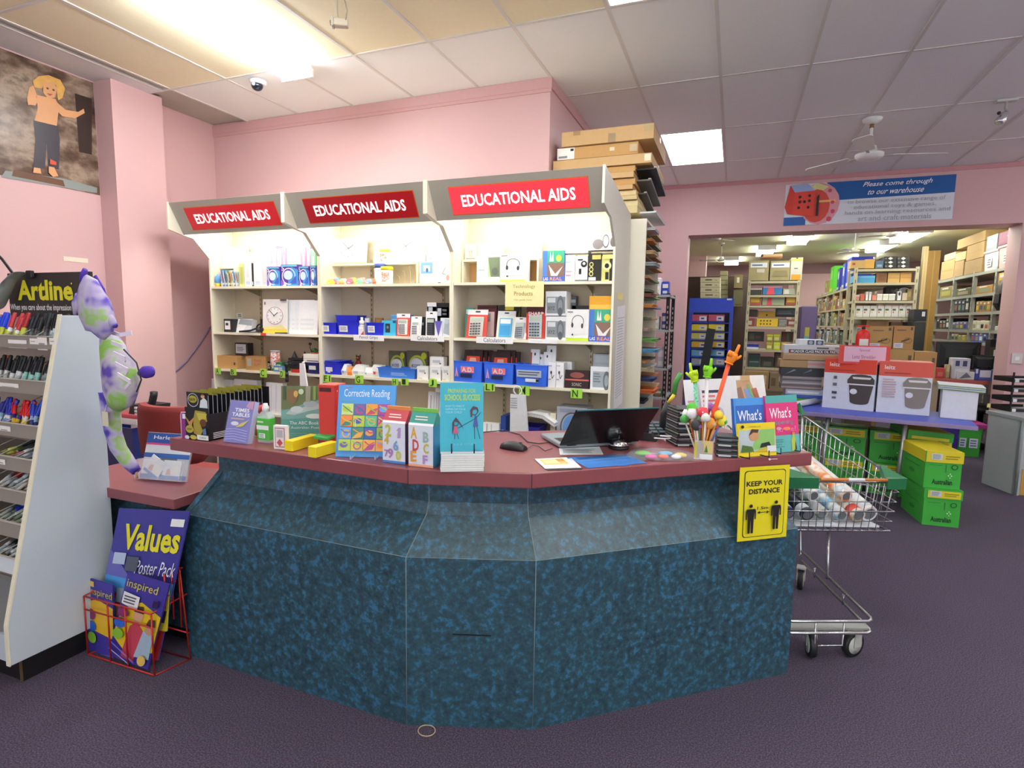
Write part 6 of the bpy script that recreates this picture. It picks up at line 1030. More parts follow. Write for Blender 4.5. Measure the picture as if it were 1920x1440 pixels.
bk = Vector((.0, .03, 0)); wire([B1, B1 + up * .43 + bk * -1], 'back_post'); wire([B0, B0 + up * .43 + bk * -1], 'back_post'); wire([B0 + up * .43 - bk, B1 + up * .43 - bk], 'back_rail'); wire([F1 + up * hf, B1 + up * .30], 'side_wire'); wire([F0 + up * hf, B0 + up * .30], 'side_wire')
for k in range(3): P = B1.lerp(F1, .2 + .2 * k); wire([P + up * .42, P + up * (.16 + .05 * k)], 'side_wire'); wire([P + up * (.42 - .05 * k), P + up * (.42 - .05 * k) + Vector((.02, 0, .012))], 'hook')
wire([B1 + up * .12, B0 + up * .12], 'back_rail')
def pack_on(label, LL, LR, UL, y0, lean, art, col, t=.006, name='poster_pack', gl=True, group=None):
    n = Vector((0, -math.cos(lean), math.sin(lean))); P0 = (0, y0, 0); a, c, d = (on_plane(*p, P0, n) for p in (LL, LR, UL)); U, V = c - a, d - a
    o = T(name, label, 'poster pack', a, group=group); M_ = Matrix.Translation(-a); b = MB(M_); b.prism([a, c, c + V, d], -n * t, col); b.build('card_back', o)
    b = MB(M_); b.art(a, U, V, art, .0009); b.build('printed_cover', o); return o
KIDS = [('p', [(.3, .05), (.62, .02), (.7, .4), (.5, .5), (.35, .42)], 'c84458'), ('e', .5, .56, .12, .08, 'd8a480'), ('p', [(.38, .6), (.62, .6), (.58, .68), (.42, .67)], '4a3428'), ('p', [(.62, .1), (.98, .12), (.95, .4), (.7, .42)], 'a8bcd0'), ('e', .84, .47, .11, .08, 'd09a78'), ('p', [(.74, .5), (.95, .5), (.92, .58), (.78, .57)], '5a4030')]
pack_on('large purple Values Poster Pack in a clear sleeve at the back of the red rack', (172, 1215), (296, 1238), (224, 953), 1.575, .09,
        [('r', 0, 0, 1, 1, '3e3a94'), ('r', 0, .0, 1, .5, 'd8342a'), ('p', [(0, .42), (1, .42), (1, .52), (0, .54)], '4f9ee0'), ('p', [(.0, .54), (.0, .72), (.4, .52)], '6a66b8'), ('t', .16, .72, .97, .9, 'Values', 'e8e02a', .03, 0), ('t', .42, .565, .98, .66, 'Poster Pack', 'f0f0f4', .0, .2), ('r', .8, .9, .98, .95, 'f0f0ec'), ('r', .08, .62, .26, .7, 'b8c4dc'), ('r', .28, .58, .46, .68, '54586a')] + [('r', .08 + .16 * k, .36, .2 + .16 * k, .46, ['c87a70', '8a9aa8', 'b8c8d0', '3a4a3a', '6a7a70', 'a86a5a'][k]) for k in range(6)] + [('r', .05 + .17 * k, .27, .18 + .17 * k, .35, ['3a3440', '8a6a60', '5a5a60', '2a2430', '7a5048', '4a3a3a'][k]) for k in range(6)], '4a46a0')
BAL = [('e', .2, .55, .15, .07, '8a2a6a'), ('e', .22, .4, .16, .07, '2a64c8'), ('e', .22, .25, .16, .075, '8ac03a')]
pack_on('upright purple Inspired pack in the front pocket next to the pen display', (166, 1225), (214, 1243), (163, 1083), 1.548, .04, [('r', 0, 0, 1, 1, '42369a'), ('p', [(0, .35), (1, .3), (1, .7), (.4, .76), (.05, .7)], 'e8b82a'), ('t', .1, .78, .98, .9, 'inspired', 'd8cc4a', .0), ('r', .08, .91, .3, .98, 'e0c060'), ('p', [(0, .02), (1, .0), (1, .1)], '6a5ac0')] + BAL, '3a3090', name='poster_pack', group='Inspired packs in the red rack')
pack_on('tilted purple Inspired pack with two children leaning across the front pocket', (203, 1228), (277, 1256), (240, 1073), 1.537, .04, [('r', 0, 0, 1, 1, '42369a'), ('p', [(.0, .25), (.35, .12), (1, .2), (1, .62), (.5, .72), (.25, .66), (.05, .5)], 'e8c41e')] + KIDS + [('t', .08, .83, .82, .95, 'inspired', 'd8cc4a', .0), ('p', [(.06, .66), (.46, .62), (.46, .78), (.06, .8)], 'f0eeee'), ('txtlines', .1, .67, .42, .77, 3, '4a4458'), ('e', .16, .56, .14, .05, '8a2a6a'), ('e', .14, .44, .14, .06, '2a64c8'), ('e', .16, .31, .13, .06, '8ac03a'), ('r', .8, .72, .92, .8, '2a1a50'), ('e', .86, .1, .1, .06, 'e8c060'), ('l', [(.05, .2), (.7, .05)], .006, '8a7ad8'), ('l', [(.05, .12), (.6, .02)], .004, 'c8c0f0')], '3a3090', group='Inspired packs in the red rack')
pack_on('yellow edged pack half hidden behind the tilted Inspired pack', (286, 1180), (312, 1184), (290, 1100), 1.565, .06, [('r', 0, 0, 1, 1, 'e8d030'), ('r', .2, .2, .6, .8, '8a8a70')], 'd8c83a', name='poster_pack')
# brochure holder, phone and tubs around the low ledge
A, w, h, rz = stand((262, 897), (350, 904), 812, .3, ZL); o = T('brochure_holder', 'clear brochure holder with blue and white leaflets on the low ledge', 'holder'); place(o, A, rz, .3)
g_ = glass('eef2f6', .2); b = MB(); b.box(0, w, .0, .004, 0, h, g_); b.box(0, w, -.035, -.032, 0, h * .42, g_); b.box(0, .003, -.032, 0, 0, h * .42, g_); b.box(w - .003, w, -.032, 0, 0, h * .42, g_); b.box(0, w, -.035, .004, 0, .003, g_); b.build('clear_stand', o)
b = MB(); b.box(.004, w - .004, -.003, -.0005, .004, h - .004, 'dfe4ea'); b.art((.004, -.003, .004), (w - .008, 0, 0), (0, 0, h - .008), [('r', 0, .78, 1, 1, '2f58a8'), ('r', 0, .74, 1, .78, 'd84a8a'), ('t', .15, .84, .6, .95, 'Harley', 'e8eef6', .01), ('r', 0, .46, 1, .56, '3a66b4'), ('r', .4, .28, .75, .46, '6a7480'), ('r', .0, .0, 1, .1, '4a78c4')]); b.build('back_leaflet', o)
for k, (u, tilt, lb) in enumerate(((.28, -.5, 'a'), (.72, 0, 'b'))):
    b = MB(Matrix.Translation((w * u, -.02, .01 + .012 * (1 - k))) @ Matrix.Rotation(-tilt, 4, 'Y')); ww = w * .36; b.box(-ww / 2, ww / 2, -.004, 0, 0, h * .38, 'e8ecf0'); b.art((-ww / 2, -.004, 0), (ww, 0, 0), (0, 0, h * .38), [('r', 0, 0, 1, .16, '4a7ac8'), ('p', [(.2, .2), (.5, .2), (.4, .55), (.25, .5)], 'd8a090'), ('r', .55, .3, .9, .7, 'f2f0e4')]); b.build('small_leaflet', o)
P = at_y(262, 752, 3.0); o = T('desk_phone', 'black desk telephone handset and keypad beside the plush toy', 'telephone', (P.x, 3.0, P.z - .16)); o.scale = (1.35,) * 3; b = MB(); b.prism([(-.11, 0, 0), (.04, 0, 0), (.04, .02, .09), (-.11, .02, .09)], (0, .14, 0), '17171a'); b.build('body', o)
for i in range(3):
    for j in range(4):
        b = MB(); b.box(-.045 + .026 * i, -.027 + .026 * i, -.004, .006, .012 + .019 * j, .025 + .019 * j, 'd8dcdc', .001); b.build('key', o)
b = MB(); b.tube([(.0, .05, .06), (.03, .05, .1), (.05, .05, .15), (.052, .05, .17)], .02, '1f2024', 10); b.build('handset', o)
b = MB(); b.box(-.12, .05, 0, .16, -.02, 0, '26262a'); b.build('phone_plinth', o)
P = at_y(232, 800, 3.0); 
tubb = T('storage_tub', 'dark blue lidded tub standing behind the low ledge', 'tub', (P.x + .02, 3.1, 0)); bin_mb(.44, .4, .64, m('1c2a6a', .4)).build('body', tubb)
for i, (px, py, col, lb) in enumerate(((236, 790, 'c8525a', 'red folder lying on the dark blue tub'), (236, 800, 'ececec', 'white papers lying under the red folder on the tub'))):
    P = at_y(px, py, 2.98); b = MB(); b.box(-.14, .13, 0, .16, 0, .03 if i == 0 else .05, col, .004); tag(b.build('paper_folder', loc=(P.x, 2.98, .692 if i == 0 else .641)), lb, 'folder')
# rubber band on the carpet
q = at_z(800, 1370, .002); b = MB(); b.tube([(q.x + .032 * math.cos(a), q.y + .028 * math.sin(a), .0025) for a in [2 * PI * k / 24 for k in range(24)]], .0018, 'c8b08a', 6, True); tag(b.build('rubber_band'), 'lone rubber band lying on the carpet before the counter', 'rubber band')
# keep your distance sign hanging from the counter edge
LLp, LRp, ULp = (1382, 1016), (1474, 1006), (1388, 877)
nrm = Vector((.63, -.777, 0)); P0 = Vector((.27, 2.555, .9)) + nrm * .012
a, c, d = on_plane(*LLp, P0, nrm), on_plane(*LRp, P0, nrm), on_plane(*ULp, P0, nrm); U, V = c - a, d - a
b = MB(Matrix.Translation(-a)); b.prism([a, c, c + V, d], -nrm * .002, m('e6d922', .4, var=.02))
def man(x, y): return [('e', x, y + .30, .035, .023, K), ('p', [(x - .085, y + .26), (x + .085, y + .26), (x + .10, y + .23), (x + .10, y + .12), (x + .075, y + .12), (x + .07, y + .22), (x + .06, y + .14), (x + .055, y - .07), (x + .012, y - .07), (x + .004, y + .1), (x - .004, y + .1), (x - .012, y - .07), (x - .055, y - .07), (x - .06, y + .14), (x - .07, y + .22), (x - .075, y + .12), (x - .10, y + .12), (x - .10, y + .23)], K)]
fr = []
for rr_, cc in ((0, K), (.014, 'e6d922')):
    x0, y0_, x1_, y1_, ra = .09 + rr_, .045 + rr_ * .65, .92 - rr_, .95 - rr_ * .65, .06
    pts = [(cx + ra * math.cos(t), cy + ra * .65 * math.sin(t)) for cx, cy, t0 in ((x1_ - ra, y1_ - ra * .65, 0), (x0 + ra, y1_ - ra * .65, PI / 2), (x0 + ra, y0_ + ra * .65, PI), (x1_ - ra, y0_ + ra * .65, 1.5 * PI)) for t in [t0 + k * PI / 10 for k in range(6)]]
    fr.append(('p', pts, cc))
b.art(a, U, V, fr + [('t', .13, .74, .86, .81, 'KEEP YOUR', K, .03), ('t', .18, .635, .80, .705, 'DISTANCE', K, .03), ('t', .36, .42, .58, .46, '1.5m', K, .01), ('r', .4, .378, .54, .386, K), ('p', [(.35, .382), (.41, .362), (.41, .402)], K), ('p', [(.6, .382), (.54, .362), (.54, .402)], K)] + man(.22, .18) + man(.72, .21), .0009)
o = b.build('distance_sign', loc=a); tag(o, 'yellow keep-your-distance notice hanging from the counter edge', 'sign')
b = MB(); q = on_plane(1443, 861, P0, nrm); b.lathe(q + Vector((0, .0, 0)), [(.004, -.002), (.004, .004)], 'f0f0f0', 8, axis='y'); b.tube([q, q + Vector((.03, .02, 0))], .0015, 'd8d8d8', 5); tag(b.build('thumb_tack', loc=(0, 0, 0)), 'white push pin stuck in the counter edge above the yellow notice', 'pin')
# ceiling cameras
q = at_z(484, 152, ZC); o = T('dome_camera', 'small white dome security camera on the ceiling', 'camera', q); b = MB(); b.lathe((0, 0, -.03), [(.05, 0), (.062, .012), (.064, .03)], 'f0f0f0', 20); b.build('housing', o); b = MB(); b.ball((.0, -.012, -.038), (.044, .044, .04), m('1a2430', .1), 16, 10); b.build('dome', o); b = MB(); b.lathe((.012, -.056, -.042), [(.014, 0), (.014, .01), (.006, .012)], 'c8d4dc', 12, axis='y'); b.build('lens', o)
Y0 = 2.75; q = at_y(637, 44, Y0); o = T('bullet_camera', 'beige box security camera on a ceiling stem', 'camera', (q.x, Y0, ZC)); dz = q.z - ZC; b = MB(); b.tube([(-.02, 0, 0), (-.02, 0, dz + .045), (-.012, 0, dz + .02)], .008, 'c8c0a8', 8); b.build('stem', o); b = MB(); b.M = Matrix.Translation((0, 0, dz)) @ Matrix.Rotation(.5, 4, 'Z'); b.box(-.03, .045, -.022, .022, -.018, .02, 'd8cdb4', .004); b.box(-.045, -.03, -.024, .024, -.022, .024, 'c8c2b0', .003); b.build('body', o); b = MB(); b.M = Matrix.Translation((0, 0, dz)) @ Matrix.Rotation(.5, 4, 'Z'); b.lathe((-.046, 0, 0), [(.014, -.004), (.014, .002)], '14161a', 14, axis='x'); b.build('lens', o); b = MB(); b.tube([(.04, 0, dz + .01), (.05, 0, dz + .06), (.03, .0, dz + .14), (0, 0, 0)], .004, 'b0a888', 6); b.build('cable', o)
q = at_y(1884, 218, 5.9); o = T('spot_camera', 'small chrome camera on a bracket at the far ceiling', 'camera', (q.x, 5.9, ZC)); dz = q.z - ZC; b = MB(); b.box(-.07, .07, -.03, .03, -.02, 0, 'c8c8c4', .004); b.tube([(0, 0, 0), (0, 0, dz + .05)], .01, 'a8a8a4', 8); b.build('bracket', o); b = MB(); b.M = Matrix.Translation((-.01, 0, dz)) @ Matrix.Rotation(.5, 4, 'Y'); b.lathe((0, 0, -.06), [(.03, 0), (.036, .02), (.03, .08), (.015, .1)], m('d4d6d8', .15, .8, var=0), 14); b.build('body', o); b = MB(); b.ball((-.05, -.03, dz + .02), .014, K, 10, 6); b.build('lens', o)
# ------------------------------------------------------------------ right side: stacked cartons, pigeonholes, trolley, paper table
CARDL = m('c9a572', .75, var=.05, scale=30, name='pale_cardboard')
# pigeonhole unit behind the last shelf unit
xa, xb = -.742, at_y(1206, 580, 4.33).x
o = T('pigeonhole_unit', 'tall cream pigeonhole unit of paper sheets behind the last shelf unit', 'shelving', (xb - .3, 4.6, 0)); QM = Matrix.Translation((-(xb - .3), -4.6, 0)); ztop = at_y(1190, 411, 4.33).z
b = MB(QM); b.box(-1.38, xb, 4.32, 4.345, 0, ztop, CREAMP); b.build('end_panel', o); b = MB(QM); b.box(-1.38, xb, 5.1, 5.12, 0, ztop, CREAMP); b.build('end_panel', o); b = MB(QM); b.box(-1.385, -1.37, 4.345, 5.1, 0, ztop, CREAMP); b.build('back_panel', o); b = MB(QM); b.box(-1.37, xb, 4.345, 5.1, ztop - .015, ztop, CREAMP); b.build('top_panel', o)
rows = [432, 452, 476, 498, 521, 546, 556, 576, 598, 620, 640, 660, 680, 694, 714, 736, 756]
pcol = ['d8d8dc', 'b8763a', 'c8a878', 'a8b0b4', 'c89a6a', '5a6650', '8a4a34', 'c8803a', '5f6a48', 'a88a84', '6aa84a', '5a9ac0', 'c08a58', 'b8ac8c', '2a3a68', 'd06a2a', '1f2a3a']
pnam = ['pale grey', 'brown', 'kraft', 'blue grey', 'tan', 'dark olive', 'rust', 'orange brown', 'moss green', 'dusty pink', 'leaf green', 'sky blue', 'ochre', 'buff', 'navy', 'bright orange', 'black blue']
for i, py in enumerate(rows):
    z = at_y(1215, py, 4.4).z; b = MB(QM); b.box(-1.37, xb - .02, 4.345, 5.1, z - .008, z - .004, 'cfc6b0'); b.build('shelf', o)
    ex = .03 + .045 * ((i * 5) % 4) / 3 + (.03 if i in (0, 10, 11, 14, 15) else 0); n = 5 + i % 4
    b = MB()
    for k in range(n): b.box(-.4, ex * (1 - .12 * (k % 3)), 4.36 + .02 * (k % 2), 4.62, z - .003 + .0035 * k, z + .0002 + .0035 * k, pcol[i])
    b.box(-.4, ex * .6, 4.64, 5.05, z - .003, z + .012, pcol[(i + 4) % 17])
    ob = b.build('paper_ream', loc=(xb, 0, 0)); tag(ob, 'ream of %s card sheets poking from its pigeonhole' % pnam[i], 'paper', 'card reams in the pigeonholes')
# flat cartons piled on top
YC = 4.36
spec = [(1035, 1226, 268, 240, 'long flat brown carton, topmost of the pile near the ceiling', CARDL, [('r', .13, .7, .21, 1, 'a88a5a'), ('r', .52, .0, .6, .6, 'a08a66'), ('r', .9, .5, .99, .95, 'b8a068')], 1054),
        (1044, 1196, 293, 270, 'flat brown carton with a white barcode label, second from the top', CARD, [('r', .0, .02, .22, 1, 'f2efe8'), ('r', .17, .7, .21, .9, '2a2a2a'), ('r', .02, .15, .13, .32, '8a8a8a'), ('r', .66, .4, .72, .7, 'e0d0b0'), ('r', .9, .2, .99, .8, 'c8b088')], 1044),
        (1030, 1222, 312, 294, 'wide flat carton directly above the barcode one, ends taped', CARDL, [('r', .93, .2, .99, .9, 'e8dcc0')], 1030),
        (1060, 1190, 324, 313, 'thin flat carton, fourth from the top of the pile', CARD, [], 1060), (1060, 1188, 336, 325, 'thin flat carton, fifth from the top of the pile', CARDL, [], 1060), (1060, 1190, 348, 337, 'thin flat carton, sixth from the top of the pile', CARD, [], 1060), (1060, 1186, 358, 349, 'thin flat carton, seventh from the top of the pile', CARDL, [], 1060),
        (1060, 1192, 368, 359, 'thin pale carton, eighth from the top of the pile', m('d8c090', .8), [], 1060), (1060, 1194, 377, 369, 'thin pale carton, ninth from the top of the pile', m('cdb684', .8), [], 1060), (1060, 1195, 388, 378, 'pale carton, second from the bottom of the pile', m('d8c898', .8), [], 1060), (1060, 1195, 402, 389, 'pale carton at the bottom of the pile on the pigeonholes', m('d4c290', .8), [], 1060)]
for i, (p0, p1, pb_, pt, lb, col, art, pl) in enumerate(spec):
    pm = (p0 + p1) / 2; x0 = at_y(pl, pt, YC).x; x1 = at_y(p1, pt, YC).x; za, zb = at_y(pm, pb_, YC).z, at_y(pm, pt, YC).z
    d = .75 if i < 3 else .6 + .1 * (i % 3)
    x0 = max(x0, -1.38)
    carton('flat_carton', lb.replace('directly above the barcode one', 'directly under the barcode one'), x0, x1, YC + .02 * (i % 2), YC + d, za, zb - .002, col, art, 0, 'flat cartons piled to the ceiling', tape=i < 3)
for i, (px, py, w_, lb, col) in enumerate([(1228, 322, .07, 'black framed board sticking out of the carton pile', '26262a'), (1218, 342, .06, 'grey flat sheet sticking out under the black framed board', '6a6862'), (1210, 366, .05, 'dark sheet sticking out of the lower carton pile', '3f3c38'), (1222, 400, .12, 'white sheet lying across the top of the pigeonholes', 'e8eaee')]):
    P = at_y(px, py, 4.5); b = MB(); b.M = Matrix.Translation((xb - .1, 4.42 + .02 * i, P.z)) @ Matrix.Rotation(-.12 if i < 3 else .0, 4, 'X'); b.box(-.3, P.x - xb + .1 + w_ * .3, 0, .62, 0, .012, col, .003); b.box(P.x - xb + .08 + w_ * .3, P.x - xb + .1 + w_ * .3, 0, .62, .012, .018, 'c8c8c4'); tag(b.build('display_board'), lb, 'board')
# slotted steel rack beyond the pigeonholes
o = T('slotted_rack', 'narrow black slotted-angle rack against the far pink wall', 'shelving', (-.9, 7.2, 0)); QM = Matrix.Translation((.9, -7.2, 0)); xr = at_y(1251, 600, 7.0).x; zt = at_y(1250, 550, 7.0).z
BK = m('1d1d20', .5, .3)
for x, y in ((xr, 7.0), (xr, 7.6), (xr - .3, 7.0), (xr - .3, 7.6)):
    b = MB(QM); b.box(x - .02, x + .02, y - .003, y + .003, 0, zt, BK); b.box(x + .017, x + .02, y, y + .04, 0, zt, BK)
    for k in range(28): b.box(x - .006, x + .006, y - .004, y - .003, .05 + k * .06, .08 + k * .06, 'b89aa0')
    b.build('post', o)
for k, py in enumerate((552, 618, 690, 745)):
    z = at_y(1245, py, 7.0).z; b = MB(QM); b.box(xr - .32, xr + .02, 6.99, 7.62, z - .03, z - .004, 'a8aeb0'); b.build('shelf', o)
    for j, (dx, hh, col, lb) in enumerate([[(-.08, .16, 'd8d8a0', 'pale yellow carton of jars'), (.0, .2, 'e8eaee', 'white bag of supplies'), (.07, .16, '2238b0', 'royal blue box')], [(-.1, .14, '3a3a50', 'dark small box'), (.0, .16, 'b8c4c0', 'pale bundle of papers'), (.08, .2, '3a4a90', 'blue standing folder')], [(-.06, .2, '8a94a8', 'stack of grey folders'), (.06, .26, 'b8b8c8', 'lilac standing folder')], [(-.02, .12, '2a3a90', 'blue carton with red stripe'), (.05, .08, '6a8a4a', 'green plush packet')]][k]):
        b = MB(); b.box(-.04, .04, 0, .16, 0, hh, col, .008); b.art((-.04, 0, 0), (.08, 0, 0), (0, 0, hh), [('r', .1, .5, .9, .8, 'd8d8dc'), ('r', .15, .1, .8, .3, 'b84a4a' if k == 3 else 'c8d0c8')], .001); tag(b.build('stock_box', loc=(xr - .14 + dx * 1.3, 7.03 + .03 * j, z)), lb + ' on the %s shelf of the black rack' % ORD[k], 'box')
# banner over the opening
a, c, d = at_y(1469, 417, YF - .008), at_y(1785, 413, YF - .008), at_y(1470, 346, YF - .008); x0, x1, z0, z1 = a.x, c.x, 2.745, 3.245
b = MB(); BANN = m('dfe6ee', .12, var=0, name='glossy_banner'); b.box(0, x1 - x0, 0, .004, 0, z1 - z0, BANN)
b.art((0, 0, 0), (x1 - x0, 0, 0), (0, 0, z1 - z0), [('p', [(.28, .56), (1, .6), (1, 1), (.26, 1)], m('2a64a8', .12, var=0)), ('r', 0, 0, .14, .2, m('3a6ab0', .12, var=0)), ('e', .22, .5, .125, .5, m('e0a0a8', .12, var=0)), ('p', [(.14, .88), (.2, 1), (.27, .9), (.2, .7)], 'd8d890'), ('e', .2, .45, .085, .4, 'd04838'), ('r', .2, .53, .32, .58, 'e8c070'), ('e', .3, .52, .012, .04, 'd0405a'), ('e', .305, .3, .012, .05, 'd0405a'), ('e', .285, .12, .016, .06, 'd0405a'), ('e', .28, .8, .012, .045, 'c8485a'), ('p', [(0, .45), (.03, .98), (.16, .9), (.16, .2), (.02, .28)], 'd23a2c'), ('p', [(.03, .98), (.14, 1), (.19, .82), (.06, .8)], '9ab0d8'), ('p', [(.06, .8), (.19, .82), (.185, .2), (.05, .26)], 'dc4432')] + [('e', u, v, .009, .035, '1f1416') for u, v in ((.095, .68), (.155, .7), (.095, .56), (.125, .56), (.155, .58), (.09, .42), (.15, .42))] + [('p', [(.2, .2), (.215, .2), (.215, .72), (.2, .66)], '2a1416'), ('t', .47, .80, .86, .94, 'Please come through', 'eef2f8', .01, .12), ('t', .5, .64, .82, .77, 'to our warehouse', 'eef2f8', .01, .12), ('t', .39, .42, .95, .54, 'to browse our extensive range of', '9aa0a8', 0), ('t', .43, .29, .9, .41, 'educational toys & games,', '9aa0a8', 0), ('t', .38, .16, .98, .28, 'hands on learning resources and', '9aa0a8', 0), ('t', .46, .03, .88, .15, 'art and craft materials', '9aa0a8', 0)], .0012)
tag(b.build('warehouse_banner', loc=(x0, YF - .008, z0)), 'glossy banner inviting customers through to the warehouse above the opening', 'banner')
# ceiling fan
def fan(x, y, zc, drop, lb, s=1, rz=0):
    o = T('ceiling_fan', lb, 'fan', (x, y, zc), rz); WF = m('e9e9e4', .3, var=.02)
    b = MB(); b.lathe((0, 0, -.05 * s), [(.03 * s, 0), (.075 * s, .03 * s), (.08 * s, .05 * s)], WF, 18); b.build('ceiling_cup', o); b = MB(); b.tube([(0, 0, 0), (0, 0, -drop)], .012 * s, WF, 8); b.lathe((0, 0, -.08 * s), [(.018 * s, 0), (.018 * s, .03 * s)], '8a6a30', 10); b.build('down_rod', o)
    b = MB(); b.lathe((0, 0, -drop - .1 * s), [(.03 * s, 0), (.09 * s, .01 * s), (.115 * s, .035 * s), (.115 * s, .055 * s), (.06 * s, .075 * s), (.05 * s, .12 * s), (.03 * s, .13 * s)], WF, 20); b.build('motor', o)
    for k in range(3):
        a = k * 2 * PI / 3; b = MB(Matrix.Rotation(a, 4, 'Z')); b.box(.09 * s, .2 * s, -.012 * s, .012 * s, -drop - .062 * s, -drop - .056 * s, 'c8c8c4'); z = -drop - .058 * s; b.loft([[(.17 * s, -.055 * s, z - .008 * s), (.17 * s, .055 * s, z + .008 * s), (.17 * s, .055 * s, z + .012 * s), (.17 * s, -.055 * s, z - .004 * s)], [(.58 * s, -.075 * s, z - .01 * s), (.58 * s, .075 * s, z + .01 * s), (.58 * s, .075 * s, z + .014 * s), (.58 * s, -.075 * s, z - .006 * s)], [(.62 * s, -.05 * s, z - .008 * s), (.62 * s, .05 * s, z + .008 * s), (.62 * s, .05 * s, z + .012 * s), (.62 * s, -.05 * s, z - .004 * s)]], WF); b.build('blade', o)
fan(1.04, 6.05, ZC, .26, 'white three-bladed ceiling fan before the warehouse banner', 1.0, .25)
for px, py, Y, lb in ((1343, 447, 9.3, 'pale ceiling fan just inside the warehouse opening'), (1352, 487, 11.5, 'second warehouse fan, lower in view behind the first'), (1602, 470, 10.4, 'warehouse ceiling fan above the middle racks'), (1672, 440, 9.2, 'warehouse ceiling fan next to the nearest ceiling light')):
    P = at_y(px, py, Y); fan(P.x, Y, ZW, max(.08, ZW - P.z - .03), lb, .62, Y)
# ---- table with shredders
TA, TB = at_z(1500, 771, .74), at_z(1835, 800, .74); tu = (TB - TA).normalized(); tn = Vector((-tu.y, tu.x, 0)); TA = TA - tu * .12; TL_ = (TB - TA).length; TD = .75
o = T('display_table', 'folding table with a purple top carrying the shredder boxes', 'table', TA * 1.0); o.location.z = 0; QM = Matrix.Translation((-TA.x, -TA.y, 0)); PUR = m('8c7cae', .4, var=.03, name='purple_table_top')
g0 = lambda s_, t_, z: Vector((TA.x, TA.y, 0)) + tu * s_ + tn * t_ + Vector((0, 0, z))
b = MB(QM); b.prism([g0(0, 0, .705), g0(TL_, 0, .705), g0(TL_, TD, .705), g0(0, TD, .705)], (0, 0, .035), PUR); b.build('tabletop', o, bevel=.004)
b = MB(QM); b.prism([g0(.005, .005, .7402), g0(TL_ - .005, .005, .7402), g0(TL_ - .005, TD - .005, .7402), g0(.005, TD - .005, .7402)], (0, 0, .001), '4a5ac0'); b.build('top_laminate', o)
STEEL = m('a8aaac', .35, .7, var=.02)
for s_ in (.34, TL_ - .46):
    for t_ in (.06, TD - .02): b = MB(QM); b.tube([g0(s_, t_, .705), g0(s_ - .03, t_, 0)], .017, STEEL, 10); b.build('leg', o)
b = MB(QM); b.tube([g0(.33, .08, .14), g0(TL_ - .47, .08, .14)], .012, STEEL, 8); b.build('leg_brace', o)
SHR = lambda dk, md: [('r', 0, .0, 1, 1, 'dfe3ee'), ('r', 0, .72, 1, 1, dk)] + [('t', .1, .85, .3, .93, 'leitz', 'f2dcd8', .02), ('r', .1, .77, .6, .79, 'a83020'), ('p', [(.54, .17), (.9, .17), (.97, .52), (.5, .52)], md), ('e', .72, .17, .18, .055, md), ('e', .725, .66, .21, .055, md), ('p', [(.47, .52), (.98, .52), (.98, .62), (.9, .7), (.55, .7), (.47, .6)], md), ('r', .46, .5, .99, .525, 'eeeef0'), ('p', [(.58, .62), (.9, .62), (.92, .66), (.56, .66)], 'e8e4e2'), ('e', .6, .37, .07, .055, 'e8eaf0')]
def shred(label, pL, pR, pt, dk, md, extra):
    A, w, h, rz = stand(pL, pR, pt, 0, .742); o = T('shredder_box', label, 'box', group='boxed paper shredders'); place(o, A, rz); b = MB(); b.box(0, w, 0, .3, 0, h, 'e2e5ee'); b.box(.0, w, 0, .3, h - .0006, h + .001, 'd05848'); b.art((0, .3, 0), (0, -.3, 0), (0, 0, h), [('r', 0, .72, 1, 1, 'c8402e'), ('txtlines', .3, .2, .7, .6, 4, '8a8e98')]); b.build('box_body', o)
    b = MB(); b.art((0, 0, 0), (w, 0, 0), (0, 0, h), SHR(dk, md) + extra, .0012); b.build('printed_front', o); return o
shred('paper shredder box with four small icons, left of the pair on the purple table'.replace('left of the pair', 'nearer the trolley'), (1541, 763), (1637, 772), 674, 'e0442a', '4a4240', [('r', .2, .6, .26, .66, '5a5a60'), ('r', .19, .46, .27, .52, '6a6a70'), ('r', .18, .3, .28, .35, '44464c'), ('r', .19, .2, .27, .24, '6a6a70')])
shred('faded paper shredder box beside the white open box on the table', (1642, 772), (1742, 780), 679, 'dc5a4a', '8a817a', [('txtlines', .08, .3, .35, .68, 8, 'c8a8ac')])
A, w, h, rz = stand((1566, 679), (1664, 682), 647, 0, at_y(1610, 676, 5.85).z); zb_ = .742
o = T('special_sign', 'red card with a pink printed offer standing on the shredder boxes', 'sign'); P = at_y(1572, 677, 5.86); P2 = at_y(1668, 679, 5.86); PT = at_y(1620, 648, 5.86)
o.location = P; w = P2.x - P.x; h = PT.z - P.z; b = MB(); b.box(0, w, 0, .01, -.02, h, 'd8423a'); b.art((0, 0, 0), (w, 0, 0), (0, 0, h), [('r', .1, .0, .92, .93, 'e8b8d0'), ('t', .4, .6, .6, .8, 'Special', 'a0587a', 0), ('t', .27, .2, .73, .42, 'Leitz Shredder', 'a0587a', 0)], .001); b.build('card', o); b = MB(); b.prism([(w * .4, .01, -.02), (w * .6, .01, -.02), (w * .6, .07, -.02), (w * .4, .07, -.02)], (0, 0, .006), 'c03a34'); b.build('foot', o)
A, w, h, rz = stand((1762, 783), (1830, 789), 728, 0, .742); o = T('open_box', 'white open box with papers and a plastic bag on top, table end', 'box'); place(o, A, rz); b = MB(); b.box(0, w, 0, .3, 0, .004, 'e4e6ec')
for x0_, x1_, y0_, y1_ in ((0, w, 0, .004), (0, w, .296, .3), (0, .004, 0, .3), (w - .004, w, 0, .3)): b.box(x0_, x1_, y0_, y1_, 0, h * .93, 'e6e8ee')
b.build('box_body', o); b = MB()
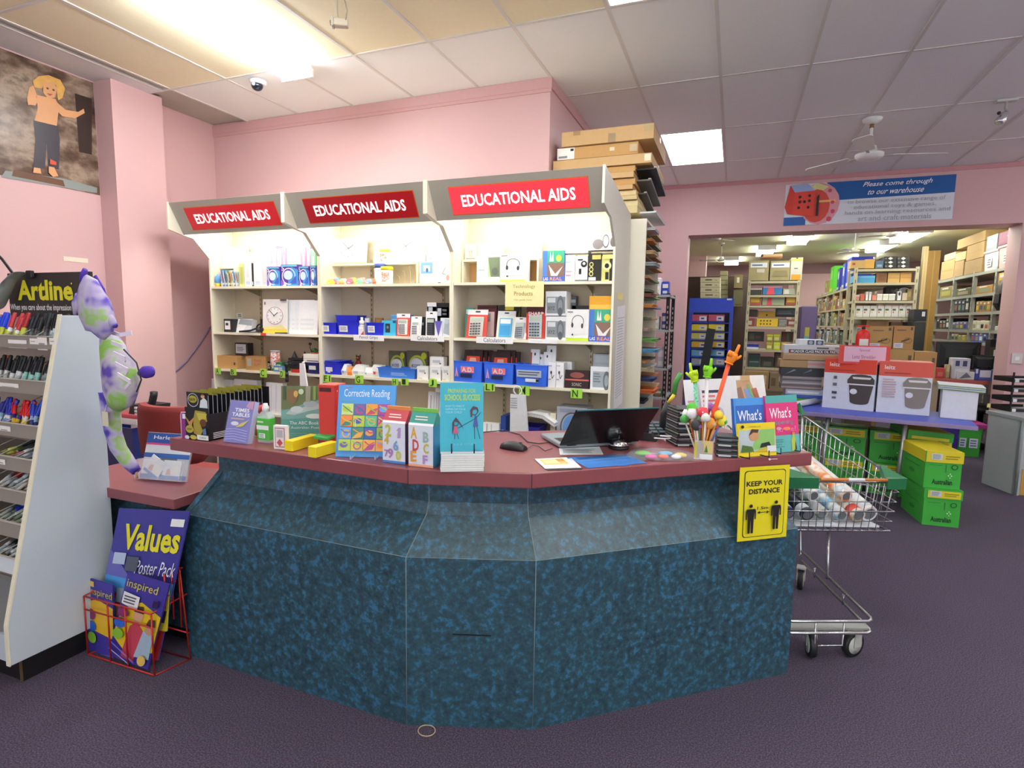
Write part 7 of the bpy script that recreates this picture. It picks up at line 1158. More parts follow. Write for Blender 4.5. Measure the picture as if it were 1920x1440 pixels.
for k, (c_, dz) in enumerate((('7a9a58', 0), ('e8eaec', .008), ('8aa8b8', .016), ('dfe6ea', .024), ('7aa048', .03), ('e4eaee', .038))): b.loft([[(-.03, -.01, h * .93 + dz), (-.03, .31, h * .93 + dz), (-.03, .31, h * .93 + dz + .006), (-.03, -.01, h * .93 + dz + .006)], [(w * .5, -.012, h * .91 + dz), (w * .5, .31, h * .91 + dz), (w * .5, .31, h * .91 + dz + .006), (w * .5, -.012, h * .91 + dz + .006)], [(w + .04, -.01, h * .89 + dz), (w + .04, .31, h * .89 + dz), (w + .04, .31, h * .89 + dz + .006), (w + .04, -.01, h * .89 + dz + .006)]], c_)
b.build('sheet_bundle', o)
# pile at the near end of the table
YT = 6.13
def wp(name, label, cat, p0, p1, pt, pb_, Y, dep, col, art=(), group=None, ch=0):
    pm = (p0 + p1) / 2; x0, x1 = at_y(p0, pb_, Y).x, at_y(p1, pb_, Y).x; z0, z1 = at_y(pm, pb_, Y).z, at_y(pm, pt, Y).z; b = MB(); w, h = x1 - x0, max(.01, z1 - z0)
    b.box(-w / 2, w / 2, 0, dep, 0, h, col, ch); b.art((-w / 2, 0, 0), (w, 0, 0), (0, 0, h), art, .0012); return tag(b.build(name, loc=((x0 + x1) / 2, Y, z0)), label, cat, group)
for (nm, p0, p1, pt, pb_, col, art, lb, cat) in [('display_board', 1470, 1530, 747, 752, '6ac848', [], 'bright green sheet at the bottom of the table pile', 'board'), ('folder_pile', 1472, 1542, 731, 746.5, 'b8c4d8', [('r', 0, .0, 1, .4, '3a5ab0'), ('r', .05, .55, .9, .8, 'eceef2')], 'blue and white folder bundle low in the table pile', 'folder'), ('display_board', 1464, 1540, 722, 730.5, '7a6a68', [('r', 0, .3, 1, .6, 'a8989a')], 'dark grey board bundle in the table pile', 'board'), ('display_board', 1466, 1540, 706, 721.5, '8a8a90', [('r', 0, .15, 1, .3, 'c0b8b8'), ('r', 0, .5, 1, .65, '5a5458'), ('r', 0, .8, 1, .92, 'b09898')], 'grey layered board bundle in the table pile', 'board'), ('wrapped_pack', 1464, 1545, 690, 705.5, '2a3038', [('p', [(.1, .2), (.3, .8), (.35, .7)], '8a94a0'), ('p', [(.5, .3), (.7, .9), (.72, .7)], '6a7480')], 'black plastic wrapped pack in the table pile', 'pack'), ('flat_carton', 1462, 1550, 676, 689.5, 'a8895c', [('r', .6, .0, 1, 1, 'b8b0a8'), ('r', .6, .4, 1, .7, 'c88a90')], 'flat brown carton with pink labelled end in the table pile', 'carton'), ('flat_carton', 1468, 1580, 664, 675.5, 'b08f66', [('r', 0, .8, 1, 1, 'c8a878')], 'flat kraft tray in the table pile', 'carton'), ('pastel_carton', 1470, 1582, 648, 663.5, 'c8ccd2', [('r', .08, .05, .99, .48, '22242a'), ('t', .1, .12, .97, .42, 'MICADOR CLASS PACK OIL PASTELS', 'eeeef0', .02), ('r', .1, .15, .12, .4, 'd84a3a'), ('r', .55, .6, .75, .8, '5a5e68'), ('r', .85, .6, .95, .85, '8a8e98')], 'oil pastel class pack carton on top of the table pile', 'carton'), ('white_box', 1497, 1545, 637, 647.5, 'e4e8ee', [('r', .35, .1, .62, .9, '4a5870'), ('e', .48, .5, .08, .3, 'a8b4c4'), ('r', .68, .1, .97, .9, '4a5870'), ('e', .82, .5, .08, .3, 'a8b4c4')], 'white box with two dark square pictures above the pastel carton', 'box')]:
    wp(nm, lb, cat, p0, p1, pt, pb_, YT, .3, col, art)
P = at_z(1482, 766, .742); Q = at_z(1536, 756, .742); b = MB(); up = Vector((0, 0, .03)); b.tube([P + up, Q + up], .028, 'd4d8dc', 12); d_ = (Q - P).normalized(); b.tube([P + up - d_ * .002, P + up + d_ * .05], .0285, 'a86a78', 12); tag(b.build('rolled_poster'), 'white rolled poster lying at the edge of the purple table', 'roll')
# ---- cartons of pan-shaped stock behind the table
PAN = lambda: [('r', .05, .06, .5, .26, 'd4dce4'), ('txtlines', .1, .1, .45, .22, 2, '8a94a0'), ('ring', .72, .38, .2, .12, .9, '4a3c30'), ('p', [(.4, .3), (.8, .42), (.78, .48), (.4, .36)], '4a3c30'), ('r', .82, .82, .92, .95, '5a4a3a'), ('r', .15, .8, .6, .84, '6a5640')]
YP = 7.05
for i, (p0, p1, pt, pb_, lb, art) in enumerate([(1660, 1712, 655, 690, 'sealed brown carton lower in the stack behind the shredders', [('r', .8, .5, .92, .8, '5a4630')]), (1712, 1755, 660, 696, 'sealed brown carton at the end of the stack behind the shredders', [('r', .8, .5, .92, .8, '5a4630')]), (1627, 1672, 612, 655, 'brown carton with a pan drawing and torn open top', PAN()), (1673, 1712, 611, 655, 'brown carton with a pan drawing, next to the torn one', PAN())]):
    x0, x1 = at_y(p0, pb_, YP).x, at_y(p1, pb_, YP).x; z1 = at_y((p0 + p1) / 2, pt, YP).z; z0 = at_y((p0 + p1) / 2, pb_, YP).z
    carton('carton', lb, x0, x1 - .004, YP, YP + .3, z0 if i > 1 else z1 - .3, z1, CARD2 if i % 2 else m('b8945c', .8, var=.07, scale=60), art)
x0, x1 = at_y(1640, 690, YP).x, at_y(1755, 690, YP).x; zb_ = at_y(1700, 657, YP).z - .3
o = T('stock_trolley', 'low wooden platform under the brown cartons behind the table', 'platform', (x0, YP, 0)); b = MB(); b.box(-.02, x1 - x0 + .02, 0, .34, zb_ - .03, zb_, '9a7a52'); b.build('deck', o)
for xx in (.02, x1 - x0 - .05):
    b = MB(); b.box(xx, xx + .04, .02, .32, 0, zb_ - .03, '8a6c48'); b.build('leg', o)
# red fire extinguisher style bottle
P = at_y(1616, 655, 6.85); o = T('fire_extinguisher', 'red fire extinguisher standing behind the pink offer sign', 'fire extinguisher', (P.x, 6.85, P.z - .05)); b = MB(); b.lathe((0, 0, 0), [(.06, 0), (.065, .01), (.065, .2), (.05, .24), (.02, .26)], 'd82420', 16); b.build('cylinder', o); b = MB(); b.tube([(0, 0, .25), (0, 0, .29)], .018, K, 10); b.box(-.06, .05, -.012, .012, .28, .3, 'c82420', .003); b.build('valve', o); b = MB(); b.box(-.04, .04, -.068, -.062, .05, .16, 'e8e4e0'); b.build('label', o)
b = MB(); b.box(-.12, .12, -.1, .1, 0, P.z - .052, '6a5a48', .004); b.box(-.13, .13, -.11, .11, P.z - .06, P.z - .051, '7a6a54'); tag(b.build('pedestal', loc=(P.x, 6.85, 0)), 'plain pedestal under the fire extinguisher', 'pedestal')
# ---- green cartons of copy paper
GR, GR2, YW = m('3fae3f', .45, var=.04), m('2f9436', .45, var=.04), m('e2d22a', .45, var=.03)
def paper_carton(label, A, rz, w, d, h, lid=.3, short=True):
    o = T('paper_carton', label, 'carton', A, rz, 'green copy paper cartons'); b = MB(); b.box(0, w, 0, d, 0, h - .004, GR); b.art((0, 0, 0), (w, 0, 0), (0, 0, h), [('t', .22, .11, .78, .25, 'Australian', '163c1e', .03), ('e', .66, .36, .02, .018, 'd8f0d0'), ('e', .74, .36, .02, .018, 'd8f0d0'), ('e', .7, .41, .018, .016, 'd8f0d0'), ('e', .7, .31, .016, .014, 'd8f0d0'), ('ring', .8, .6, .09, .07, .7, '1f5a2a'), ('r', .1, .63, .45, .64, '1f6a2a'), ('r', .55, .45, .57, .66, '1f6a2a')], .0012); b.art((0, d, 0), (0, -d, 0), (0, 0, h), [('e', .5, .3, .12, .06, '2a8a34'), ('r', .2, .5, .8, .52, '2a8a34')], .0012); b.build('box_body', o)
    hl = h * lid; b = MB(); e = .006; b.box(-e, w + e, -e, d + e, h - hl, h, YW if short else GR); b.art((-e, -e, h - hl), (w + 2 * e, 0, 0), (0, 0, hl), ([('r', 0, 0, .03, 1, GR2)] if short else [('r', .1, .1, .95, .85, YW)]) + [('r', .16, .25, .45, .8, 'd4dce4'), ('txtlines', .19, .3, .42, .75, 5, '7a8694'), ('txtlines', .52, .3, .9, .7, 2, '9a8a20')], .0012); b.build('lid', o); return o
A = at_z(1728, 983, 0); B = at_z(1797, 990, 0); d_ = B - A; rz = math.atan2(d_.y, d_.x); w = d_.length
paper_carton('green copy paper carton at the bottom of the pair beside the table leg', A, rz, w, .44, .285, .26, False)
paper_carton('yellow-lidded copy paper carton on top of the pair beside the table leg', A + Vector((-.012, .01, .287)), rz + .03, w, .44, .285, .3, True)
C = A + Vector((.1, .62, 0)); paper_carton('copy paper carton standing behind the pair beside the table leg', C, rz + .1, w, .42, .285, .3); paper_carton('yellow-topped copy paper carton on the one behind the pair', C + Vector((0, 0, .287)), rz + .1, w, .42, .26, .3)
o = T('lid_tray', 'spare green and yellow carton lid lying tilted on the copy paper cartons', 'lid', C + Vector((-.1, -.05, .56)), rz); b = MB(Matrix.Rotation(.05, 4, 'Y')); b.box(0, .33, 0, .44, 0, .075, GR); b.box(.03, .3, -.001, .441, .005, .03, YW); b.box(.005, .325, .02, .42, .0751, .0765, 'd8c430'); b.build('lid_shell', o)
for k, (px, rw) in enumerate(((1478, 0), (1536, 0), (1620, 0), (1478, 1), (1536, 1), (1620, 1))):
    Yb = 5.95; X = at_y(px, 900, Yb).x; w = at_y(px + (56 if k % 3 == 0 else 82), 900, Yb).x - X - .02
    lb = ['under the table nearest the counter', 'under the middle of the table', 'under the table beside the far leg'][k % 3]
    paper_carton('%s copy paper carton %s' % (['floor level', 'upper'][rw], lb), (X, Yb - .06 * (k % 3) + .01 * rw, .288 * rw), -.12, w, .24, .285, .3, False)
# tubs beyond the table
P = at_y(1772, 800, 7.4); o = tub('purple bin with a clear plastic liner behind the table', 1746, 1800, 800, 7.4, 0, .36, m('4a35a0', .4), lab=False, group=None, name='waste_bin'); b = MB(); h = at_y(1772, 800, 7.4).z
b.tube([(-.16 + .32 * (k % 2) * 0 + .17 * math.cos(a), .17 * math.sin(a), h + .01 * math.sin(3 * a)) for k, a in enumerate([2 * PI * j / 20 for j in range(20)])], .022, glass('e4e8ee', .7, .3), 6, True); b.build('bin_liner', o)
o = tub('green tub with a white label and magenta lid under the warehouse counter', 1795, 1842, 803, 8.0, 0, .36, m('3fa83a', .4), group=None, name='stock_tub', art=[('r', .05, .3, .4, .8, 'dfe6ec'), ('r', .55, .3, .98, .8, 'dfe6ec'), ('txtlines', .1, .35, .35, .75, 3, '4a6a9a'), ('txtlines', .6, .35, .95, .75, 3, '4a6a9a')]); h = at_y(1818, 803, 8.0).z; b = MB(); b.box(-.17, .17, -.18, .18, h, h + .05, 'a02a7a', .004); b.build('lid', o)
# ---- grey end desk with letter trays
D1, D2 = at_z(1840, 905, 0), at_z(1903, 929, 0); dz = .68; o = T('reception_desk', 'pale grey desk end with a darker worktop at the edge of view', 'desk', D1); QM = Matrix.Translation(-D1); e_ = (D2 - D1).normalized(); n_ = Vector((-e_.y, e_.x, 0))
if n_.x < 0: n_ = -n_
LG = m('b4bcbe', .5, var=.03, scale=5); b = MB(QM); b.prism([D1, D2, D2 + n_ * .03, D1 + n_ * .03], (0, 0, dz), LG); b.build('end_panel', o)
b = MB(QM); b.prism([D2 - e_ * .02, D2 - e_ * .02 + n_ * 1.3, D2 - e_ * .05 + n_ * 1.3, D2 - e_ * .05], (0, 0, dz), LG); b.build('front_panel', o); b = MB(QM); b.prism([D2 - e_ * .019 + n_ * .05, D2 - e_ * .019 + n_ * .6, D2 - e_ * .015 + n_ * .6, D2 - e_ * .015 + n_ * .05], (0, 0, .24), 'c89a4a'); b.build('carton_panel', o)
b = MB(QM); b.prism([Vector(p) + Vector((0, 0, dz)) for p in (D1 - e_ * .03 - n_ * .01, D2 + e_ * .03 - n_ * .01, D2 + e_ * .03 + n_ * 1.4, D1 - e_ * .03 + n_ * 1.4)], (0, 0, .03), 'a4aaac'); b.build('worktop', o)
b = MB(QM); b.tube([D2, D2 + Vector((0, 0, dz))], .012, '8a9294', 8); b.build('corner_post', o)
zt = dz + .031; P = at_z(1893, 772, zt)
for k in range(4):
    b = MB(); zz = .094 * k; b.box(0, .3, 0, .24, zz, zz + .006, '1c1d20'); b.box(0, .006, 0, .24, zz, zz + .045, '1c1d20'); b.box(0, .3, .234, .24, zz, zz + .045, '1c1d20'); b.box(0, .3, -.004, .002, zz, zz + .028, '26282c'); b.box(.02, .28, .012, .22, zz + .007, zz + .02, 'c8ccd0'); b.box(.015, .05, -.006, -.004, zz + .002, zz + .03, 'd8dce0')
    b.box(.0, .012, .0, .012, zz, zz + .094, '1c1d20'); tag(b.build('letter_tray', loc=(P.x, P.y, zt), rz=.3), ['lowest', 'second', 'third', 'topmost'][k] + ' black letter tray on the grey desk', 'letter tray', 'stacked black letter trays')
for k, (pts, col, lb) in enumerate([([(1850, 764), (1893, 770), (1890, 759), (1852, 757)], 'd8d068', 'yellow papers lying on the grey desk'), ([(1868, 765), (1895, 768), (1892, 758), (1870, 757)], 'e0e4d8', 'white papers lying over the yellow ones on the desk')]): flat('paper_sheets', lb, 'paper', pts, col, [], .004, zt + .004 * k)
P = at_y(1902, 672, YF - .02); b = MB(); b.box(-.05, .05, 0, .015, -.06, .06, 'd4d0cc', .004); b.box(-.02, .02, -.004, 0, -.02, .02, 'f0f0ee'); tag(b.build('wall_socket', loc=(OX1 + .08, YF - .016, P.z)), 'pale wall switch plate on the pink jamb above the letter trays', 'switch')
# ------------------------------------------------------------------ shopping trolley
CHR = m('c4c8cc', .22, .9, var=0, name='zinc_wire'); GRN = m('1c6a42', .4, var=.03)
NR, NL = Vector((.794, 3.175, 0)), Vector((.276, 2.959, 0)); tu2 = (NR - NL).normalized(); tb = Vector((-tu2.y, tu2.x, 0)); TW = (NR - NL).length; TLn = .92
tr = T('shopping_trolley', 'chrome wire shopping trolley with green corners beside the counter end', 'trolley', NL + tu2 * TW / 2); QM = Matrix.Translation(-tr.location)
def tp(s_, t_, z): return NL + tu2 * (s_ * TW) + tb * (t_ * TLn) + Vector((0, 0, z))      # s across, t nose->handle
def rimz(t): return .755 + .17 * t
def botz(t): return .50 - .04 * t
def ins(t): return .0                                                                       # side taper
def wires(pl, nm, r): 
    b = MB(QM)
    for p in pl: b.tube(p, r, CHR, 5)
    return b.build(nm, tr)
b = MB(QM); b.tube([tp(0, 0, .75), tp(1, 0, .75), tp(1, 1, rimz(1)), tp(0, 1, rimz(1))], .0055, CHR, 8, True); b.build('rim', tr)
b = MB(QM); b.tube([tp(.04, .02, .5), tp(.96, .02, .5), tp(.96, .96, .46), tp(.04, .96, .46)], .005, CHR, 8, True); b.build('floor_frame', tr)
for k in range(1, 5):      # horizontal hoops round the nose and sides
    f_ = k / 5; b = MB(QM); b.tube([tp(.04 * (1 - f_), .97, botz(1) + (rimz(1) - botz(1)) * f_), tp(.04 * (1 - f_), .02 * (1 - f_), .5 + .25 * f_), tp(1 - .04 * (1 - f_), .02 * (1 - f_), .5 + .25 * f_), tp(1 - .04 * (1 - f_), .97, botz(1) + (rimz(1) - botz(1)) * f_)], .0026 if k != 2 else .0045, CHR, 6); b.build('hoop_wire', tr)
wires([[tp(.04 + .92 * k / 14, .02, .5), tp(k / 14, 0, .75)] for k in range(1, 14)], 'nose_wires', .0019)['kind'] = 'stuff'
for s_ in (0, 1): wires([[tp(.04 + .92 * s_, .02 + .94 * k / 20, botz(k / 20)), tp(s_, k / 20, rimz(k / 20))] for k in range(1, 20)], 'side_wires', .0019)['kind'] = 'stuff'
wires([[tp(.04 + .92 * k / 12, .02, .5), tp(.04 + .92 * k / 12, .96, .46)] for k in range(1, 12)] + [[tp(.04, .1 * k, botz(.1 * k)), tp(.96, .1 * k, botz(.1 * k))] for k in range(1, 9)], 'floor_wires', .0019)['kind'] = 'stuff'
wires([[tp(k / 12, 1, rimz(1)), tp(.04 + .92 * k / 12, .96, .46)] for k in range(0, 13)], 'gate_wires', .0019)['kind'] = 'stuff'
for s_ in (0, 1):
    b = MB(QM); c = tp(s_, 0, .755); sg = 1 if s_ == 0 else -1; e1 = tu2 * .15 * (1 if s_ == 0 else .5) * sg; e2 = tb * .16
    b.loft([[c - tb * .014 - tu2 * .014 * sg + Vector((0, 0, -.035)), c + e1 - tb * .014 + Vector((0, 0, -.035)), c + e1 + tb * .012 + Vector((0, 0, -.02)), c + e2 + Vector((0, 0, .0))], [c - tb * .016 - tu2 * .016 * sg + Vector((0, 0, .02)), c + e1 - tb * .014 + Vector((0, 0, .018)), c + e1 + tb * .012 + Vector((0, 0, .018)), c + e2 + Vector((0, 0, .045))]], GRN); b.build('green_corner', tr)
b = MB(QM); b.tube([tp(.28, -.012, .765), tp(.86, -.012, .765)], .008, 'c87a3a', 8); b.tube([tp(.52, -.012, .765), tp(.66, -.012, .765)], .0085, 'd8dce0', 8); b.build('advert_bar', tr)
b = MB(QM); b.tube([tp(0, 1.06, .95), tp(1, 1.06, .95)], .014, GRN, 10); b.build('handle', tr)
for s_ in (0, 1):
    b = MB(QM); b.loft([[tp(s_, .98, .93) + v for v in (tu2 * -.016, tb * -.02, tu2 * .016, tb * .02)], [tp(s_, 1.08, .98) + v for v in (tu2 * -.02, tb * -.03 + Vector((0, 0, .02)), tu2 * .02, tb * .03)]], GRN); b.build('handle_end', tr)
    b = MB(QM); b.tube([tp(s_, 1, rimz(1)), tp(s_, 1.06, .95)], .007, CHR, 8); b.build('handle_stay', tr)
# chassis: measured U frame with a double rail
CN_R, CN_L = Vector((.656, 2.827, 0)), Vector((.285, 2.672, 0)); cb = Vector((-.235, .70, 0)); cw = (CN_R - CN_L)
UZ = Vector((0, 0, 1))
for z in (.19, .135):
    b = MB(QM); c1 = CN_L + UZ * z; c2 = CN_R + UZ * z; e = cw.normalized() * .03; q_ = (cb.normalized()) * .03; b.tube([c1 + cb * .98 - cw * .02, c1 + q_, c1 + e * .4 + q_ * .3, c1 + e, c2 - e, c2 - e * .4 + q_ * .3, c2 + q_, c2 + cb * .98 + cw * .02 + UZ * .02], .0075, CHR, 8); b.build('chassis_rail', tr)
for f_ in (.35, .75):
    for side in (0, 1):
        p = (CN_L if side == 0 else CN_R) + cb * f_; b = MB(QM); b.tube([p + UZ * .19, p + UZ * .135], .005, CHR, 6); b.build('rail_tie', tr)
b = MB(QM); a_, c_ = CN_L + cw * .34, CN_L + cw * .66; b.tube([a_ + UZ * .19, a_ + UZ * .075, c_ + UZ * .075, c_ + UZ * .19], .005, CHR, 8); b.build('bumper_loop', tr)
b = MB(QM); b.prism([CN_L + cb * .04 + UZ * .13, CN_R + cb * .04 + UZ * .13, CN_R + cb * .12 + UZ * .13, CN_L + cb * .12 + UZ * .13], (0, 0, .012), 'a8aaa4'); b.build('nose_plate', tr)
for s_, c0 in ((0, CN_L), (1, CN_R)):
    b = MB(QM); p = c0 + cb * .57 + UZ * .19; b.tube([p, p + UZ * .03, p + UZ * .295 + cb * .04], .0085, CHR, 8); b.build('upright', tr)
    b = MB(QM); p = c0 + cb * .98 + UZ * .19; b.tube([p, tp(s_, .98, .5), tp(s_, 1.0, rimz(1))], .0085, CHR, 8); b.build('upright', tr)
for c0, yaw, t_ in ((CN_L + cw * .36, .5, .06), (CN_R - cw * .16, -.45, .06), (CN_L, .2, .95), (CN_R, .2, .95)):
    p = c0 + cb * t_; W_ = Matrix.Translation(p - tr.location) @ Matrix.Rotation(yaw + 1.2, 4, 'Z')
    b = MB(W_); b.lathe((0, 0, .058), [(.04, -.014), (.056, -.014), (.058, -.008), (.058, .008), (.056, .014), (.04, .014)], '1f2022', 20, axis='y'); b.build('tyre', tr)
    b = MB(W_); b.lathe((0, 0, .058), [(.01, -.015), (.04, -.016), (.041, .016), (.01, .015)], 'c4c8c0', 18, axis='y'); b.build('wheel_disc', tr)
    b = MB(W_); b.box(-.012, .03, -.022, -.017, .05, .122, 'b4b6b2', .002); b.box(-.012, .03, .017, .022, .05, .122, 'b4b6b2', .002); b.box(-.02, .034, -.024, .024, .118, .128, 'b4b6b2', .002); b.build('caster_fork', tr)
# rolled posters and boards lying in the basket
def inb(s_, t_, z): return tp(s_, t_, z)
RB = [(.86, .1, .56, .77, .75, .72, .042, 'dfe3ea', 'white rolled poster with a clear end at the trolley nose'), (.73, .07, .56, .63, .8, .73, .035, 'c8a878', 'sand coloured rolled map in the trolley'), (.58, .07, .56, .48, .85, .74, .03, '5f9ec4', 'pale blue rolled map in the trolley'), (.66, .12, .645, .56, .9, .83, .03, 'e8863a', 'orange printed roll on top of the trolley load'), (.28, .08, .56, .18, .9, .74, .033, '1e2430', 'black plastic wrapped roll in the trolley'), (.13, .1, .56, .05, .9, .74, .03, '26367a', 'navy blue roll at the counter side of the trolley'), (.43, .1, .56, .33, .9, .74, .03, '2a5a46', 'dark green roll in the middle of the trolley'), (.2, .3, .70, .1, .95, .85, .033, 'e2e4e8', 'white and red printed roll at the handle end'), (.36, .12, .645, .26, .9, .82, .03, 'd8dadf', 'white roll lying on the dark rolls in the trolley')]
for s0, t0, z0, s1, t1, z1, r, col, lb in RB:
    P, Q = inb(s0, t0, z0), inb(s1, t1, z1); b = MB(Matrix.Translation(-P)); M_ = mixmat('printed_roll', [col, 'e8e4d8' if col not in ('1e2430', '26367a') else col, col, 'b8c8b0' if col in ('c8a878', '5f9ec4') else col], 9, .35, 2); b.tube([P, Q], r, M_, 14); d = (Q - P).normalized(); b.tube([P + d * .02, P + d * .06], r * 1.02, 'd84a3a' if 'red' in lb else 'cfd6dc', 14); b.tube([P - d * .0005, P + d * .0005], r * .75, '6a6e74', 14); tag(b.build('rolled_poster', loc=P), lb, 'roll')
P = inb(.1, .12, .53); b = MB(Matrix.Translation(-P)); b.prism([inb(.1, .06, .508), inb(.9, .05, .508), inb(.9, .5, .495), inb(.1, .5, .495)], (0, 0, .008), 'e4e8ec'); tag(b.build('poster_board', loc=P), 'white board lying flat on the trolley floor', 'board')
# ------------------------------------------------------------------ the warehouse seen through the opening
RK = m('b9b294', .5, .15, var=.05, name='cream_steel_rack')
def rack(label, x0, x1, Yf, dep, pys, pxm, ptop, slots=True, posts=None):
    """open steel shelving, front face in the plane Y = Yf."""
    o = T('steel_shelving', label, 'shelving', ((x0 + x1) / 2, Yf, 0)); Q = Matrix.Translation((-(x0 + x1) / 2, -Yf, 0)); zt = at_y(pxm, ptop, Yf).z
    for x in (posts or (x0, x1)):
        for y in (Yf, Yf + dep):
            b = MB(Q); b.box(x - .022, x + .022, y - .002, y + .002, 0, zt, RK); b.box(x - .022, x - .018, y, y + .04, 0, zt, RK)
            if y == Yf:
                for k in range(12): b.box(x - .006, x + .006, y - .003, y - .002, zt - .08 - .15 * k, zt - .03 - .15 * k, '6a6450')
            b.build('post', o)
    zz = []
    for py in pys: z = at_y(pxm, py, Yf).z; zz.append(z); b = MB(Q); b.box(x0, x1, Yf, Yf + dep, z - .035, z, RK); b.build('shelf', o)
    return zz
def row(name, lb, cat, Y, pb_, items, group, dep=.25):
    for i, (p0, p1, pt, col, art) in enumerate(items): wp(name, lb % ORD[i] if '%s' in lb else lb, cat, p0, p1, pt, pb_, Y, dep, col, art, group)
# blue product stand
Yb = 9.2; xl, xr_ = at_y(1291, 600, Yb).x, at_y(1374, 600, Yb).x; o = T('product_stand', 'royal blue product stand with a blank header inside the opening', 'display stand', ((xl + xr_) / 2, Yb, 0)); Q = Matrix.Translation(o.location * -1); BS = m('1f3fb8', .4, var=.03)
zt, zh = at_y(1330, 559, Yb).z, at_y(1330, 586, Yb).z
b = MB(Q); b.box(xl, xr_, Yb, Yb + .02, zh, zt, '2448c8'); b.box(xr_ - .1, xr_ - .03, Yb - .002, Yb, zt - .03, zt - .008, 'e8eaee'); b.build('header', o)
for xa_, xb_ in ((xl, xl + .05), (xr_ - .05, xr_)): b = MB(Q); b.box(xa_, xb_, Yb, Yb + .3, 0, zh, BS); b.build('side_panel', o)
b = MB(Q); b.box(xl + .05, xr_ - .05, Yb + .28, Yb + .3, 0, zh, '26283a'); b.build('back_panel', o)
for r, (pt, pb_, col, c2) in enumerate([(590, 603, 'c0506a', '2a3a98'), (608, 620, 'e0d030', '8a8a5a'), (624, 636, 'd8d060', '7a8a9a'), (640, 652, 'e0b428', '3a3a3a'), (656, 668, '6ab0d0', '2a6ab0'), (672, 684, 'a8b0bc', '8a929c')]):
    z = at_y(1330, pb_ + 2, Yb).z; b = MB(Q); b.box(xl + .05, xr_ - .05, Yb + .02, Yb + .28, z - .012, z, BS); b.build('shelf', o)
    for k, (a, c) in enumerate(((1296, 1326), (1328, 1358))): wp('stock_box', '%s box on the %s shelf of the blue stand, %s side' % (['pink', 'yellow', 'pale yellow', 'amber', 'aqua', 'grey'][r], ORD[r], ['jamb', 'rack'][k]), 'box', a, c, pt, pb_ + 1, Yb + .04, .2, col, [('r', .5, .2, .95, .8, 'd8dce4'), ('r', 0, 0, 1, .16, c2), ('r', .6, .4, .8, .6, c2)], 'boxes on the blue stand')
# stacked white cartons and shelving behind
for i in range(5): wp('white_carton', '%s printed white carton from the top in the pile behind the blue stand' % ORD[i], 'carton', 1313, 1350, 520 + 9.5 * i, 529 + 9.5 * i, 11.6, .5, 'd4cfae', [('txtlines', .25, .2, .65, .8, 1, '6a6450'), ('r', .75, .3, .85, .5, 'a8a080')], 'white cartons behind the blue stand')
for i in range(6): wp('carton', '%s cream carton from the top in the tall distant pile' % ORD[i], 'carton', 1350, 1364, 508 + 9 * i, 516.5 + 9 * i, 12.6, .4, 'a8a27e', [('r', 0, 0, 1, .12, '7a7456')], 'cream cartons in the distant pile')
wp('carton', 'brown labelled carton on the far dark shelving', 'carton', 1376, 1392, 515, 540, 12.4, .4, '8a7a52', [('r', .3, .4, .6, .8, 'd8d4c0')]); wp('carton', 'green brown carton under the labelled one, far shelving', 'carton', 1374, 1392, 544, 575, 12.4, .4, '6a6648', [('r', .2, .1, .9, .15, '4a4834')])
o = T('dark_locker', 'dark brown steel cabinet in the far corner', 'cabinet', (at_y(1345, 560, 12.9).x, 13.0, 0)); b = MB(); b.box(-.62, .62, 0, .4, 0, 2.5, '3a2820', .01); b.build('body', o)
for k in (0, 1): b = MB(); b.box(-.6 + .61 * k, -.01 + .61 * k, -.012, 0, .05, 2.45, '42302a', .004); b.build('door', o)
b = MB(); b.M = Matrix.Translation(at_y(1312, 735, 8.9)) @ Matrix.Rotation(.12, 4, 'Y'); h = at_y(1312, 615, 8.9).z; z_b = at_y(1312, 735, 8.9).z; b.box(-.06, .06, 0, .03, -z_b + .02, h - z_b, '1e2226', .004); b.box(.06, .11, .002, .02, .1, .35, '6a7074'); tag(b.build('folded_easel'), 'dark folded easel leaning against the blue stand', 'easel')
# first rack facing the shop
YA = 10.0; x0, x1 = at_y(1401, 600, YA).x, at_y(1493, 600, YA).x
rack('cream steel shelving with two big labelled cartons on top', x0, x1, YA, .5, (527, 553, 573, 613, 656, 690), 1447, 526)
for a, c, t, bt, lb, art, col in [(1403, 1440, 489, 525, 'big brown carton with a white label strip, nearer the blue stand', [('r', .08, .66, .92, .9, 'd8dce0'), ('txtlines', .15, .72, .85, .85, 1, '3a4a78'), ('r', .4, .4, .8, .58, 'c8c4b0')], '9a9068'), (1443, 1480, 489, 525, 'big brown carton with a white label strip and lattice print', [('r', .06, .66, .96, .9, 'd8dce0'), ('txtlines', .15, .72, .85, .85, 1, '3a4a78'), ('p', [(.1, .2), (.9, .2), (.85, .5), (.2, .5)], '8a7e58')], '9a9068')]:
    q0, q1 = at_y(a, bt, YA + .02), at_y(c, bt, YA + .02); carton('carton', lb, q0.x, q1.x, YA + .02, YA + .4, at_y(1447, 526, YA).z + .003, at_y((a + c) / 2, t, YA + .02).z, m('a0956c', .8, var=.06), art)
zt = at_y(1447, 526, YA).z
wp('carton', 'white and amber printed carton at the end of the cream rack top', 'carton', 1481, 1503, 483, 525, YA + .03, .35, 'c8c8b8', [('r', .05, .85, .95, .95, 'd8d84a'), ('r', .1, .0, .9, .25, 'd89a28'), ('r', .3, .5, .6, .54, '5a5a78'), ('e', .5, .97, .08, .03, '26262a')])
wp('flat_carton', 'flat pale carton lying on the two labelled cartons', 'carton', 1427, 1467, 476, 483, YA + .08, .3, 'c8a878', [('r', 0, 0, 1, .3, 'a8683a'), ('e', .05, .6, .05, .4, K)]); 
